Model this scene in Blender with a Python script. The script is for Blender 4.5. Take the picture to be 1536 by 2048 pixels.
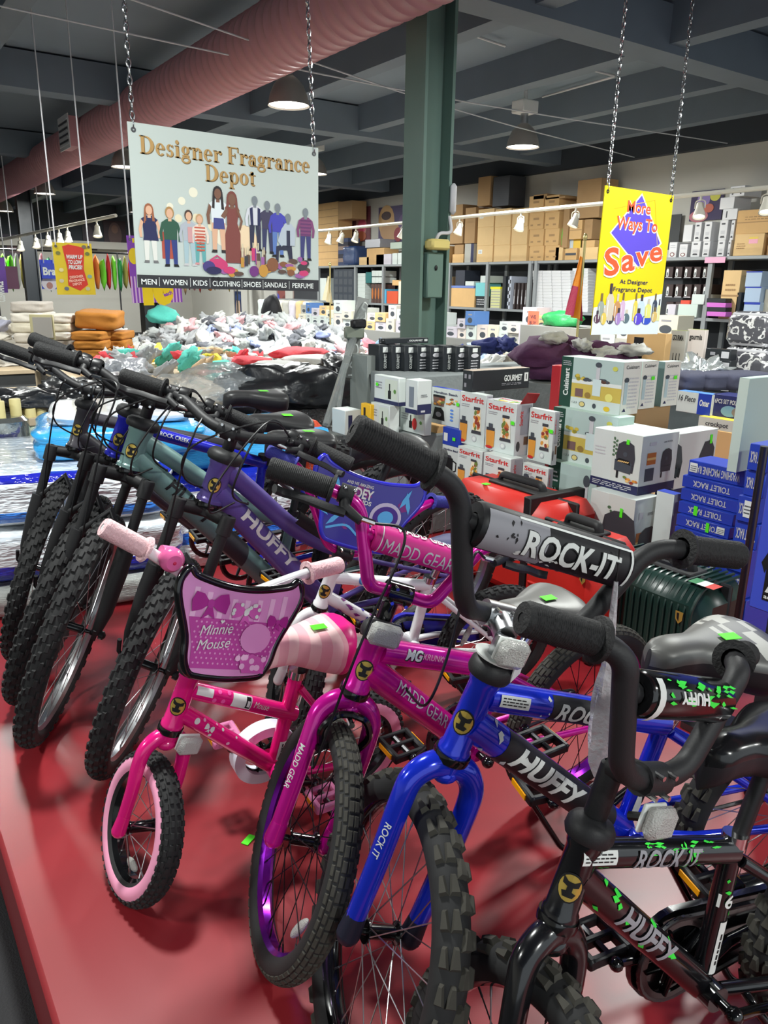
import bpy, bmesh, math, random
from mathutils import Vector as V, Matrix as MX, Quaternion, noise
for _o in list(bpy.data.objects): bpy.data.objects.remove(_o)
SC = bpy.context.scene; COL = SC.collection
R = math.radians; PI = math.pi
rnd = random.Random(7)
# ------------------------------------------------------------------ camera, world, exposure
FPX, PITCH, ROLL, EYE, YAW = 1540.0, R(16.3), R(0.9), 1.25, R(34.8)
_fw = V((math.sin(YAW) * math.cos(PITCH), math.cos(YAW) * math.cos(PITCH), -math.sin(PITCH)))
_rt = V((math.cos(YAW), -math.sin(YAW), 0)); _up = _rt.cross(_fw)
_cr = _rt * math.cos(ROLL) + _up * math.sin(ROLL); _cu = _up * math.cos(ROLL) - _rt * math.sin(ROLL)
cam = bpy.data.objects.new('camera', bpy.data.cameras.new('camera')); COL.objects.link(cam)
cam.matrix_world = MX(((_cr.x, _cu.x, -_fw.x, 0), (_cr.y, _cu.y, -_fw.y, 0), (_cr.z, _cu.z, -_fw.z, EYE), (0, 0, 0, 1)))
cam.data.sensor_fit = 'VERTICAL'; cam.data.sensor_height = 36; cam.data.lens = FPX / 2048 * 36
cam.data.clip_start = 0.05; cam.data.clip_end = 200
SC.camera = cam
SC.view_settings.view_transform = 'Standard'; SC.view_settings.look = 'None'
SC.view_settings.gamma = 1; SC.view_settings.use_curve_mapping = False
SC.view_settings.exposure = 0.0
LAMP_W, LAMP_NEAR, AMBIENT = 165.0, 80.0, 0.95
wd = bpy.data.worlds.new('world'); SC.world = wd; wd.use_nodes = True
wd.node_tree.nodes['Background'].inputs[0].default_value = (0.86, 0.95, 1.0, 1)
wd.node_tree.nodes['Background'].inputs[1].default_value = AMBIENT
FLOOR = -0.25; CEIL = 3.45
def ray(px, py):
    a, b = (px - 768) / FPX, (py - 1024) / FPX
    return _fw + _cr * a - _cu * b
def at(px, py, d): return V((0, 0, EYE)) + ray(px, py) * d
def onx(px, py, x): d = ray(px, py); return V((0, 0, EYE)) + d * (x / d.x)
def ony(px, py, y): d = ray(px, py); return V((0, 0, EYE)) + d * (y / d.y)
def onz(px, py, z): d = ray(px, py); return V((0, 0, EYE)) + d * ((z - EYE) / d.z)
# ------------------------------------------------------------------ materials
def lin(c): return tuple((x / 255 / 12.92) if x / 255 <= .04045 else ((x / 255 + .055) / 1.055) ** 2.4 for x in c)
_M = {}
def mat(name, rgb, rough=.5, metal=0., coat=0., bump=0., bscale=60., vary=0., trans=0., alpha=1., emit=0., vscale=8., ior=1.45):
    if name in _M: return _M[name]
    m = bpy.data.materials.new(name); m.use_nodes = True; nt = m.node_tree
    b = nt.nodes['Principled BSDF']; col = lin(rgb) + (1,)
    b.inputs['Base Color'].default_value = col; b.inputs['Roughness'].default_value = rough
    b.inputs['Metallic'].default_value = metal; b.inputs['Coat Weight'].default_value = coat
    b.inputs['Coat Roughness'].default_value = .08
    b.inputs['Transmission Weight'].default_value = trans; b.inputs['Alpha'].default_value = alpha; b.inputs['IOR'].default_value = ior
    if emit: b.inputs['Emission Color'].default_value = col; b.inputs['Emission Strength'].default_value = emit
    n = nt.nodes.new('ShaderNodeTexNoise'); n.inputs['Scale'].default_value = bscale if bump else vscale; n.inputs['Detail'].default_value = 3
    tc = nt.nodes.new('ShaderNodeTexCoord'); nt.links.new(tc.outputs['Object'], n.inputs['Vector'])
    if bump:
        bp = nt.nodes.new('ShaderNodeBump'); bp.inputs['Strength'].default_value = bump; bp.inputs['Distance'].default_value = .01
        nt.links.new(n.outputs['Fac'], bp.inputs['Height']); nt.links.new(bp.outputs['Normal'], b.inputs['Normal'])
    if vary:
        n2 = n
        if bump:
            n2 = nt.nodes.new('ShaderNodeTexNoise'); n2.inputs['Scale'].default_value = vscale; n2.inputs['Detail'].default_value = 4
            nt.links.new(tc.outputs['Object'], n2.inputs['Vector'])
        mx = nt.nodes.new('ShaderNodeMix'); mx.data_type = 'RGBA'
        mx.inputs[6].default_value = tuple(x * (1 - vary) for x in col[:3]) + (1,)
        mx.inputs[7].default_value = tuple(min(1, x * (1 + vary)) for x in col[:3]) + (1,)
        nt.links.new(n2.outputs['Fac'], mx.inputs[0]); nt.links.new(mx.outputs[2], b.inputs['Base Color'])
    elif not bump:
        mr = nt.nodes.new('ShaderNodeMapRange'); mr.inputs['To Min'].default_value = max(0, rough - .06); mr.inputs['To Max'].default_value = min(1, rough + .06)
        nt.links.new(n.outputs['Fac'], mr.inputs['Value']); nt.links.new(mr.outputs['Result'], b.inputs['Roughness'])
    _M[name] = m; return m
def ink(r, g, b): return mat('ink_%02x%02x%02x' % (r, g, b), (r, g, b), .55)
WHITE = ink(222, 226, 222); BLACK = ink(18, 18, 20); GREENTAG = ink(90, 240, 40)
DGREY = ink(60, 60, 66); MGREY = ink(150, 150, 156); LGREY = ink(196, 196, 200); LIME = ink(60, 230, 70); PINKW = ink(240, 176, 206)
rubber = mat('tyre_rubber', (34, 34, 35), .75, vary=.3, vscale=30)
rubber2 = mat('worn_tyre_rubber', (62, 60, 54), .85, vary=.25, vscale=40)
plastic = mat('black_plastic', (22, 22, 24), .42); matt = mat('matt_black', (30, 30, 32), .55, bump=.05, bscale=300)
gloss = mat('gloss_black', (10, 10, 12), .16, coat=.6)
gripm = mat('grip_rubber', (30, 30, 31), .68, bump=.25, bscale=220)
chrome = mat('chrome', (205, 205, 205), .14, 1); alu = mat('brushed_alu', (188, 190, 192), .3, 1); steel = mat('dark_steel', (90, 90, 92), .32, 1)
refl = mat('reflector_plastic', (225, 225, 220), .12, trans=.35, bump=.6, bscale=420)
# ------------------------------------------------------------------ mesh builder
class MB:
    def __init__(s): s.v = []; s.f = []; s.mi = []; s.ms = []; s.T = None
    def k(s, m):
        if m not in s.ms: s.ms.append(m)
        return s.ms.index(m)
    def add(s, vs, fs, m):
        o = len(s.v); k = s.k(m)
        s.v += [(s.T @ V(p)) if s.T else V(p) for p in vs]
        s.f += [[i + o for i in f] for f in fs]; s.mi += [k] * len(fs)
    def tube(s, pts, r, m, n=10, cap=True, closed=False, flat=1.0, ref=None):
        pts = [V(p) for p in pts]; N = len(pts); rs = r if isinstance(r, (list, tuple)) else [r] * N
        tg = []
        for i in range(N):
            a = pts[(i - 1) % N] if (i or closed) else pts[i]; b = pts[(i + 1) % N] if (i < N - 1 or closed) else pts[i]
            t = (b - a); tg.append(t.normalized() if t.length > 1e-9 else V((0, 0, 1)))
        u = V(ref) if ref is not None else tg[0].orthogonal()
        vs = []
        for i in range(N):
            u = (u - tg[i] * u.dot(tg[i]));
            u = u.normalized() if u.length > 1e-6 else tg[i].orthogonal().normalized()
            w = tg[i].cross(u)
            for j in range(n):
                a = 2 * PI * j / n; vs.append(pts[i] + u * (math.cos(a) * rs[i]) + w * (math.sin(a) * rs[i] * flat))
        fs = []
        for i in range(N if closed else N - 1):
            i2 = (i + 1) % N
            for j in range(n): fs.append((i * n + j, i * n + (j + 1) % n, i2 * n + (j + 1) % n, i2 * n + j))
        if cap and not closed: fs += [tuple(range(n))[::-1], tuple((N - 1) * n + j for j in range(n))]
        s.add(vs, fs, m)
    def box(s, c, size, m, rot=None, bev=0.):
        hx, hy, hz = [x / 2 for x in size]; b = min(bev, hx * .98, hy * .98, hz * .98)
        if b <= 0:
            vs = [(x, y, z) for x in (-hx, hx) for y in (-hy, hy) for z in (-hz, hz)]
            fs = [(0, 1, 3, 2), (4, 6, 7, 5), (0, 4, 5, 1), (2, 3, 7, 6), (0, 2, 6, 4), (1, 5, 7, 3)]
        else:
            vs = []; ix = {}
            for sx in (-1, 1):
                for sy in (-1, 1):
                    for sz in (-1, 1):
                        for k, p in enumerate(((hx, hy - b, hz - b), (hx - b, hy, hz - b), (hx - b, hy - b, hz))):
                            ix[sx, sy, sz, k] = len(vs); vs.append((p[0] * sx, p[1] * sy, p[2] * sz))
            fs = []
            for a in (-1, 1):
                fs.append([ix[a, y, z, 0] for y, z in ((-1, -1), (1, -1), (1, 1), (-1, 1))][::a])
                fs.append([ix[x, a, z, 1] for x, z in ((-1, -1), (-1, 1), (1, 1), (1, -1))][::a])
                fs.append([ix[x, y, a, 2] for x, y in ((-1, -1), (1, -1), (1, 1), (-1, 1))][::a])
            for a in (-1, 1):
                for c2 in (-1, 1):
                    fs.append([ix[a, c2, -1, 0], ix[a, c2, 1, 0], ix[a, c2, 1, 1], ix[a, c2, -1, 1]][::-a * c2])
                    fs.append([ix[a, -1, c2, 0], ix[a, 1, c2, 0], ix[a, 1, c2, 2], ix[a, -1, c2, 2]][::a * c2])
                    fs.append([ix[-1, a, c2, 1], ix[1, a, c2, 1], ix[1, a, c2, 2], ix[-1, a, c2, 2]][::-a * c2])
                    for d in (-1, 1): fs.append([ix[a, c2, d, 0], ix[a, c2, d, 1], ix[a, c2, d, 2]][::a * c2 * d])
            for i, f in enumerate(fs):
                p = [V(vs[j]) for j in f]
                if (p[1] - p[0]).cross(p[2] - p[0]).dot(sum(p, V())) < 0: fs[i] = f[::-1]
        c = V(c); q = rot
        s.add([(c + (q @ V(p)) if q else c + V(p)) for p in vs], fs, m)
    def lathe(s, prof, m, o=(0, 0, 0), ax=(0, 0, 1), n=24, ms=None, closed=False):
        ax = V(ax).normalized(); u = ax.orthogonal().normalized(); w = ax.cross(u); o = V(o)
        vs = []
        for r, h in prof:
            for j in range(n):
                a = 2 * PI * j / n; vs.append(o + ax * h + (u * math.cos(a) + w * math.sin(a)) * max(r, 1e-5))
        L = len(prof)
        for i in range(L if closed else L - 1):
            i2 = (i + 1) % L
            s_fs = [(i * n + j, i * n + (j + 1) % n, i2 * n + (j + 1) % n, i2 * n + j) for j in range(n)]
            if i == 0: base = len(s.v); s.add(vs, s_fs, ms[i] if ms else m)
            else:
                k = s.k(ms[i] if ms else m); s.f += [[q + base for q in f] for f in s_fs]; s.mi += [k] * n
    def ball(s, c, rad, m, rot=None, nu=16, nv=10):
        vs = []; fs = []; c = V(c); rad = rad if isinstance(rad, (tuple, list)) else (rad,) * 3
        for i in range(nv + 1):
            a = PI * i / nv
            for j in range(nu):
                b = 2 * PI * j / nu; p = V((math.sin(a) * math.cos(b) * rad[0], math.sin(a) * math.sin(b) * rad[1], math.cos(a) * rad[2]))
                vs.append(c + (rot @ p if rot else p))
        for i in range(nv):
            for j in range(nu): fs.append((i * nu + j, (i + 1) * nu + j, (i + 1) * nu + (j + 1) % nu, i * nu + (j + 1) % nu))
        s.add(vs, fs, m)
    def prism(s, pts, th, m, o, r, u, side=None):
        o, r, u = V(o), V(r), V(u); n = r.cross(u).normalized(); N = len(pts)
        f = [o + r * x + u * y + n * (th / 2) for x, y in pts]; b = [p - n * th for p in f]
        s.add(f + b, [list(range(N)), list(range(2 * N - 1, N - 1, -1))], m)
        s.add(f + b, [(i, i + N, (i + 1) % N + N, (i + 1) % N) for i in range(N)], side or m)
    def obj(s, name, parent=None, mw=None, smooth=40):
        me = bpy.data.meshes.new(name); me.from_pydata([tuple(p) for p in s.v], [], s.f)
        for m in s.ms: me.materials.append(m)
        me.polygons.foreach_set('material_index', s.mi)
        if smooth:
            me.polygons.foreach_set('use_smooth', [True] * len(s.f)); me.set_sharp_from_angle(angle=R(smooth))
        me.update()
        ob = bpy.data.objects.new(name, me); COL.objects.link(ob)
        if parent: ob.parent = parent
        if mw is not None: ob.matrix_local = mw
        return ob
def tag(o, label, cat, group=None, kind=None):
    if label: o['label'] = label
    if cat: o['category'] = cat
    if group: o['group'] = group
    if kind: o['kind'] = kind
    return o
def struct(o): o['kind'] = 'structure'; return o
def empty(name, mw, label, cat, group=None):
    o = bpy.data.objects.new(name, None); COL.objects.link(o); o.empty_display_size = .05
    o.matrix_world = mw if isinstance(mw, MX) else MX.Translation(V(mw))
    return tag(o, label, cat, group)
def dup(o, mw=None, label=None, parent=None):
    c = o.copy(); COL.objects.link(c)
    if parent: c.parent = parent; c.matrix_local = o.matrix_local.copy()
    if mw is not None: c.matrix_world = mw
    if label: c['label'] = label
    for ch in list(o.children): dup(ch, None, None, c)
    return c
def spline(pts, n=8, closed=False):
    pts = [V(p) for p in pts]; N = len(pts); out = []
    for i in range(N if closed else N - 1):
        p1, p2 = pts[i], pts[(i + 1) % N]
        p0 = pts[i - 1] if (i or closed) else p1 * 2 - p2; p3 = pts[(i + 2) % N] if (i + 2 < N or closed) else p2 * 2 - p1
        for k in range(n):
            t = k / n; out.append(.5 * ((2 * p1) + (p2 - p0) * t + (2 * p0 - 5 * p1 + 4 * p2 - p3) * t * t + (3 * p1 - p0 - 3 * p2 + p3) * t ** 3))
    if not closed: out.append(pts[-1])
    return out
def fillet(pts, rad, n=6):
    pts = [V(p) for p in pts]; out = [pts[0]]
    for i in range(1, len(pts) - 1):
        a, b, c = pts[i - 1], pts[i], pts[i + 1]
        d1, d2 = (a - b), (c - b); t = min(rad, d1.length * .48, d2.length * .48)
        p, q = b + d1.normalized() * t, b + d2.normalized() * t
        for k in range(n + 1):
            s = k / n; out.append(p * (1 - s) ** 2 + b * 2 * s * (1 - s) + q * s * s)
    out.append(pts[-1]); return out
# ------------------------------------------------------------------ lettering and printed faces
_TX = {}
def glyphs(s, bold=0., shear=0., space=1.0):
    key = (s, bold, shear, space)
    if key not in _TX:
        c = bpy.data.curves.new('t', 'FONT'); c.body = s; c.size = 1; c.offset = bold; c.shear = shear; c.resolution_u = 3; c.space_character = space
        o = bpy.data.objects.new('t', c); me = bpy.data.meshes.new_from_object(o)
        vs = [v.co.copy() for v in me.vertices]; fs = [list(p.vertices) for p in me.polygons]
        bpy.data.objects.remove(o); bpy.data.curves.remove(c); bpy.data.meshes.remove(me)
        x0 = min([v.x for v in vs] or [0]); x1 = max([v.x for v in vs] or [1])
        _TX[key] = ([(v.x - x0, v.y) for v in vs], fs, x1 - x0)
    return _TX[key]
class Canvas:
    """prints flat shapes on a plane, or round a tube when rad is given; x runs along r, y along u"""
    def __init__(s, mb, o, r, u, rad=0., lift=.0005, turn=0.):
        s.mb = mb; s.o = V(o); s.r = V(r).normalized(); s.u = V(u).normalized(); s.n = s.r.cross(s.u); s.rad = rad; s.lift = lift; s.k = 1; s.seq = 0
        if turn: q = Quaternion(s.r, turn); s.u = q @ s.u; s.n = q @ s.n
    def mp(s, x, y, k):
        if s.rad:
            a = y / s.rad; return s.o + s.r * x + (s.n * math.cos(a) + s.u * math.sin(a)) * (s.rad + s.lift * k)
        return s.o + s.r * x + s.u * y + s.n * (s.lift * k)
    def put(s, vs, fs, m, k=None):
        k = (s.k if k is None else k) + s.seq * .02; s.seq += 1
        if s.rad:
            bm = bmesh.new(); bv = [bm.verts.new((x, y, 0)) for x, y in vs]
            for f in fs:
                try: bm.faces.new([bv[i] for i in f])
                except ValueError: pass
            ys = [v[1] for v in vs]; st = s.rad * .25; y = math.floor(min(ys) / st) * st
            while y < max(ys):
                bmesh.ops.bisect_plane(bm, geom=bm.verts[:] + bm.edges[:] + bm.faces[:], plane_co=(0, y, 0), plane_no=(0, 1, 0)); y += st
            bm.verts.index_update(); vs = [(v.co.x, v.co.y) for v in bm.verts]; fs = [[v.index for v in f.verts] for f in bm.faces]; bm.free()
        s.mb.add([s.mp(x, y, k) for x, y in vs], fs, m)
    def poly(s, pts, m, k=None): s.put(pts, [list(range(len(pts)))], m, k)
    def rect(s, x0, y0, x1, y1, m, k=None): s.poly([(x0, y0), (x1, y0), (x1, y1), (x0, y1)], m, k)
    def ell(s, x, y, a, b, m, k=None, n=18, rot=0.):
        c, d = math.cos(rot), math.sin(rot)
        s.poly([(x + a * math.cos(2 * PI * i / n) * c - b * math.sin(2 * PI * i / n) * d, y + a * math.cos(2 * PI * i / n) * d + b * math.sin(2 * PI * i / n) * c) for i in range(n)], m, k)
    def line(s, pts, w, m, k=None):
        for a, b in zip(pts, pts[1:]):
            d = V((b[0] - a[0], b[1] - a[1])); L = d.length or 1e-6; n = V((-d.y, d.x)) / L * w / 2; e = d / L * w * .3
            s.poly([(a[0] - e.x - n.x, a[1] - e.y - n.y), (b[0] + e.x - n.x, b[1] + e.y - n.y), (b[0] + e.x + n.x, b[1] + e.y + n.y), (a[0] - e.x + n.x, a[1] - e.y + n.y)], m, k)
    def text(s, t, x, y, h, m, al='c', bold=0., shear=0., w=None, k=None, rot=0., space=1.0):
        vs, fs, L = glyphs(t, bold, shear, space); sy = h / .73; sx = (w / L) if w else sy
        dx = {'c': -L / 2, 'l': 0, 'r': -L}[al] * sx; c, d = math.cos(rot), math.sin(rot)
        q = [(px * sx + dx, py * sy) for px, py in vs]
        s.put([(x + a * c - b * d, y + a * d + b * c) for a, b in q], fs, m, k)
    def marks(s, x0, y0, x1, y1, m, rows=3, k=None, seed=0):
        """small-print lines"""
        g = random.Random(seed); dy = (y1 - y0) / rows
        for i in range(rows):
            x = x0; yy = y1 - (i + .7) * dy
            while x < x1 - (x1 - x0) * .12:
                w = (x1 - x0) * g.uniform(.08, .22); s.rect(x, yy, min(x + w, x1), yy + dy * .4, m, k); x += w + (x1 - x0) * .04
# ------------------------------------------------------------------ the room
def proj(p):
    d = V(p) - V((0, 0, EYE)); z = d.dot(_fw); return 768 + FPX * d.dot(_cr) / z, 1024 - FPX * d.dot(_cu) / z, z
C_CEIL = mat('ceiling_paint', (120, 132, 144), .8, vary=.12, vscale=1.2); C_BEAM = mat('beam_paint', (108, 119, 131), .7, vary=.15, vscale=2); C_WALL = mat('wall_paint', (202, 200, 192), .8, vary=.06, vscale=.8)
C_FLOOR = mat('dark_carpet', (46, 46, 48), .9, bump=.4, bscale=200); C_RED = mat('red_vinyl_platform', (144, 32, 40), .38, vary=.07, vscale=1.5, ior=1.7)
C_SHELF = mat('grey_shelf_metal', (150, 154, 156), .45, .2); C_DARKW = mat('dark_header', (60, 66, 74), .8, vary=.1, vscale=1)
def sbox_struct(name, x0, y0, z0, x1, y1, z1, m, bev=0.):
    b = MB(); b.box(((x0 + x1) / 2, (y0 + y1) / 2, (z0 + z1) / 2), (abs(x1 - x0), abs(y1 - y0), abs(z1 - z0)), m, None, bev); return struct(b.obj(name))
WX, FY = 9.62, 25.0
sbox_struct('floor', -6, -4, FLOOR - .1, WX + .2, FY + .2, FLOOR, C_FLOOR)
sbox_struct('ceiling', -6, -4, CEIL, WX + .2, FY + .2, CEIL + .1, C_CEIL)
sbox_struct('wall_right', WX, -4, FLOOR, WX + .15, FY + .2, CEIL, C_WALL)
sbox_struct('wall_far', -6, FY, FLOOR, WX, FY + .15, CEIL, C_WALL)
sbox_struct('wall_left', -6.15, -4, FLOOR, -6, FY, CEIL, C_WALL)
sbox_struct('trim_1', WX - .12, -4, 3.02, WX, FY, CEIL, C_DARKW)          # dark band over the right wall
sbox_struct('trim_2', -6, FY - .3, 2.35, WX - .12, FY, CEIL, C_DARKW)
for i, x in enumerate((-3.2, -.9, 1.4, 4.4, 5.9, 7.4, 8.7)): sbox_struct('trim_%d' % (3 + i), x - .09, -4, CEIL - .3, x + .09, FY, CEIL, C_BEAM)
for i, y in enumerate((4.6, 9.2, 13.8, 18.4)): sbox_struct('trim_%d' % (10 + i), -6, y - .14, CEIL - .36, WX, y + .14, CEIL - .02, C_BEAM)
b = MB(); b.box((2.07, .9, FLOOR / 2), (3.88, 5.4, -FLOOR), C_RED, None, .01); plat = b.obj('platform'); plat['kind'] = 'structure'
# steel columns
C_COL = mat('green_column_paint', (98, 124, 115), .45, vary=.1, vscale=3); C_COLD = mat('black_column_paint', (34, 38, 42), .5)
def column(x, y, m, w=.25, dpt=.22, extras=False):
    b = MB(); h = CEIL - FLOOR; zc = (CEIL + FLOOR) / 2
    b.box((x - w / 2 + .012, y, zc), (.024, dpt, h), m); b.box((x + w / 2 - .012, y, zc), (.024, dpt, h), m); b.box((x, y, zc), (w - .05, .016, h), m)
    o = struct(b.obj('column')); return o
column(3.445, 4.5, C_COL); column(3.445, 17.9, C_COLD, .28, .22); column(3.445, 10.5, C_COLD, .2, .2)
b = MB(); b.box((3.43, 4.4, 1.33), (.14, .08, .3), C_COL, None, .008); b.ball((3.43, 4.355, 1.38), (.012, .006, .018), BLACK); tag(b.obj('switch_box'), 'dark green switch box on the near face of the green steel column', 'switch box')
b = MB(); b.tube(spline([(3.56, 4.39, 1.72), (3.55, 4.36, 1.62), (3.44, 4.34, 1.6), (3.42, 4.36, 1.55)], 6), .012, LGREY, 8); b.box((3.57, 4.37, 1.83), (.05, .05, .2), LGREY, None, .02); b.box((3.43, 4.35, 1.53), (.16, .1, .07), mat('yellowed_plastic', (214, 196, 120), .5), None, .015); tag(b.obj('wall_telephone'), 'cream wall telephone strapped to the green steel column', 'telephone')
# ------------------------------------------------------------------ air duct
C_DUCT = mat('pink_duct_paint', (192, 138, 144), .5, vary=.08, vscale=1.5)
b = MB(); pr = []; y = -4.0
while y < FY: pr += [(.245, y), (.245, y + .108), (.252, y + .113), (.252, y + .121)]; y += .126
b.lathe(pr, C_DUCT, (3.02, 0, 3.03), (0, 1, 0), 40); duct = tag(b.obj('air_duct', None, None, 60), 'big pink spiral air duct running under the dark ceiling', 'air duct')
b = MB(); c = V((2.72, 10.9, 3.02)); b.box(c, (.12, .46, .34), C_DUCT); b.box(c - V((.065, 0, 0)), (.012, .5, .38), LGREY)
for i in range(9): b.box(c - V((.074, 0, -.14 + i * .035)), (.008, .42, .02), DGREY if i % 2 else LGREY)
b.obj('duct_vent', duct)
# ------------------------------------------------------------------ high bay lamps
C_BELL = mat('lamp_bell', (158, 152, 146), .4, .35); C_LENS = mat('lamp_lens', (255, 252, 240), .3, emit=9.0); C_BALL = mat('ballast_white', (214, 214, 212), .5)
def lamp(x, y, label, z=2.82, power=LAMP_W):
    root = empty('high_bay_lamp', (x, y, z), label, 'ceiling lamp', 'high bay lamps')
    b = MB(); b.lathe([(.19, .0), (.186, .02), (.17, .09), (.135, .17), (.09, .22), (.05, .25), (.05, .25), (.085, .212), (.128, .164), (.162, .088), (.178, .02), (.19, 0)], C_BELL, n=32); b.obj('lamp_shade', root)
    b = MB(); b.lathe([(.0, .012), (.1, .009), (.176, .014), (.176, .02), (0, .02)], C_LENS, n=32); b.obj('lens', root)
    b = MB(); b.lathe([(.045, .25), (.045, .36)], alu, n=16); b.box((0, 0, .42), (.24, .2, .13), C_BALL, None, .01); b.tube([(0, 0, .48), (0, 0, CEIL - z)], .02, C_BALL); b.obj('ballast_box', root)
    l = bpy.data.lights.new('lamp_light', 'AREA'); l.shape = 'DISK'; l.size = .34; l.energy = power; l.color = (.97, 1, .965)
    lo = bpy.data.objects.new('lamp_light', l); COL.objects.link(lo); lo.parent = root; lo.location = (0, 0, -.01)
lamp(3.68, 6.92, 'bell shaped ceiling lamp just under the duct, beside a chain of the white sign'); lamp(6.82, 7.12, 'bell shaped ceiling lamp between the green column and the yellow sale sign')
lamp(3.68, 11.87, 'lit ceiling lamp half hidden by the left edge of the white sign'); lamp(3.54, 16.37, 'lit ceiling lamp over the top of the black column at left'); lamp(3.63, 21.08, 'lit ceiling lamp at the far left edge of the view')
for x, y in ((3.65, 2.1), (.5, 2.1), (.5, 6.95), (6.8, 2.1), (-2.6, 2.1), (.5, -2.4), (3.65, -2.4), (-2.6, 6.95)): lamp(x, y, 'bell shaped ceiling lamp outside the view', power=LAMP_NEAR)
for x, y in ((6.8, 11.9), (6.8, 16.6), (6.8, 21.2)): lamp(x, y, 'bell shaped ceiling lamp hidden behind the white sign', z=3.0)
# ------------------------------------------------------------------ sprinkler pipes and cables under the ceiling
C_PIPE = mat('grey_conduit', (120, 126, 132), .5)
for pts, lab in (([(640, 118), (720, 142), (775, 128), (838, 104)], 'thin bent conduit left of the green column'), ([(905, 88), (945, 70), (1092, 22)], 'thin conduit under the ceiling right of the green column'), ([(945, 70), (1010, 92)], 'short thin conduit branching right of the green column'), ([(1143, 130), (1232, 152), (1085, 194)], 'bent conduit left of the yellow sign chain')):
    b = MB(); q = [onz(px, py, CEIL - .05) if py < 205 else onz(px, py, CEIL - .1) for px, py in pts]; b.tube(fillet(q, .05, 4), .012, LGREY, 8); tag(b.obj('conduit_pipe'), lab + ', ceiling grid', 'pipe')
for (a, c_, lab) in (((0, 6.2), (9.4, 6.2), 'thin cable strung across the ceiling near the lamps'), ((1.2, 5.4), (9.4, 7.6), 'thin cable sagging across the ceiling behind the green column')):
    b = MB(); b.tube(spline([(a[0], a[1], 3.0), ((a[0] + c_[0]) / 2, (a[1] + c_[1]) / 2, 2.93), (c_[0], c_[1], 3.02)], 8), .006, LGREY, 6); tag(b.obj('ceiling_cable'), lab, 'cable')
# ------------------------------------------------------------------ track lighting
C_TRK = mat('track_white', (226, 222, 208), .45)
def spot(p, label, aim=(-.3, -.2, -1), s=1.0):
    root = empty('track_spotlight', p, label, 'spotlight', 'track spotlights')
    d = V(aim).normalized(); b = MB(); b.tube([(0, 0, 0), (0, 0, -.06)], .012 * s, C_TRK, 8)
    for sg in (-1, 1): b.tube(spline([(0, 0, -.05), (0, .05 * sg, -.07), (0, .055 * sg, -.13)], 5), .006 * s, C_TRK, 6)
    b.obj('yoke', root)
    b = MB(); b.lathe([(.02, -.07), (.034, -.06), (.036, -.02), (.05, .03), (.062, .08), (.056, .078), (.03, .0)], C_TRK, (0, 0, -.14), d, 18); b.obj('lamp_head', root)
    b = MB(); b.lathe([(0, .06), (.056, .062)], mat('spot_lens', (255, 250, 235), .3, emit=2.5), (0, 0, -.14), d, 18); b.obj('lens', root)
TZ = 2.15
def rail(p0, p1, label):
    b = MB(); b.tube([p0, p1], .022, C_TRK, 8); tag(b.obj('light_track'), label, 'light track')
rail((7, 2.6, TZ), (7, 15.8, TZ), 'long cream light track in front of the stacked cartons along the right wall')
rail((2.6, 19.0, 2.32), (9.0, 19.0, 2.32), 'pale light track above the far left posters') if False else None
for px, lab in ((658, 'nearest the white sign'), (683, 'second from the white sign'), (712, 'over the blue wrapped pack'), (806, 'beside the green column, on its left'), (920, 'first to the right of the green column'), (1042, 'midway between the green column and the yellow sign'), (1151, 'nearest the yellow sign, on its left'), (1398, 'to the right of the yellow sign, over the poster'), (1530, 'at the right edge of the view')):
    y = onx(px, 430, 7).y; spot((7, y, TZ), 'small white track spotlight ' + lab, (-.35, -.25 + .2 * (px % 3), -1))
a, c_ = onx(0, 480, 4.6), onx(225, 432, 4.6)
pa, pb = at(0, 480, 12.5), at(232, 431, 10.0); rail(pa, pb, 'sloping pale light track at left behind the small yellow sign')
for t, lab in ((.2, 'left of the black column'), (.35, 'just right of the black column'), (.46, 'above the left edge of the small yellow sign'), (.56, 'above the small yellow sign, middle'), (.63, 'above the small yellow sign, right of middle'), (.86, 'right of the small yellow sign')): spot(pa.lerp(pb, t), 'white track spotlight ' + lab, (-.1, -.3, -1), .9)
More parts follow.
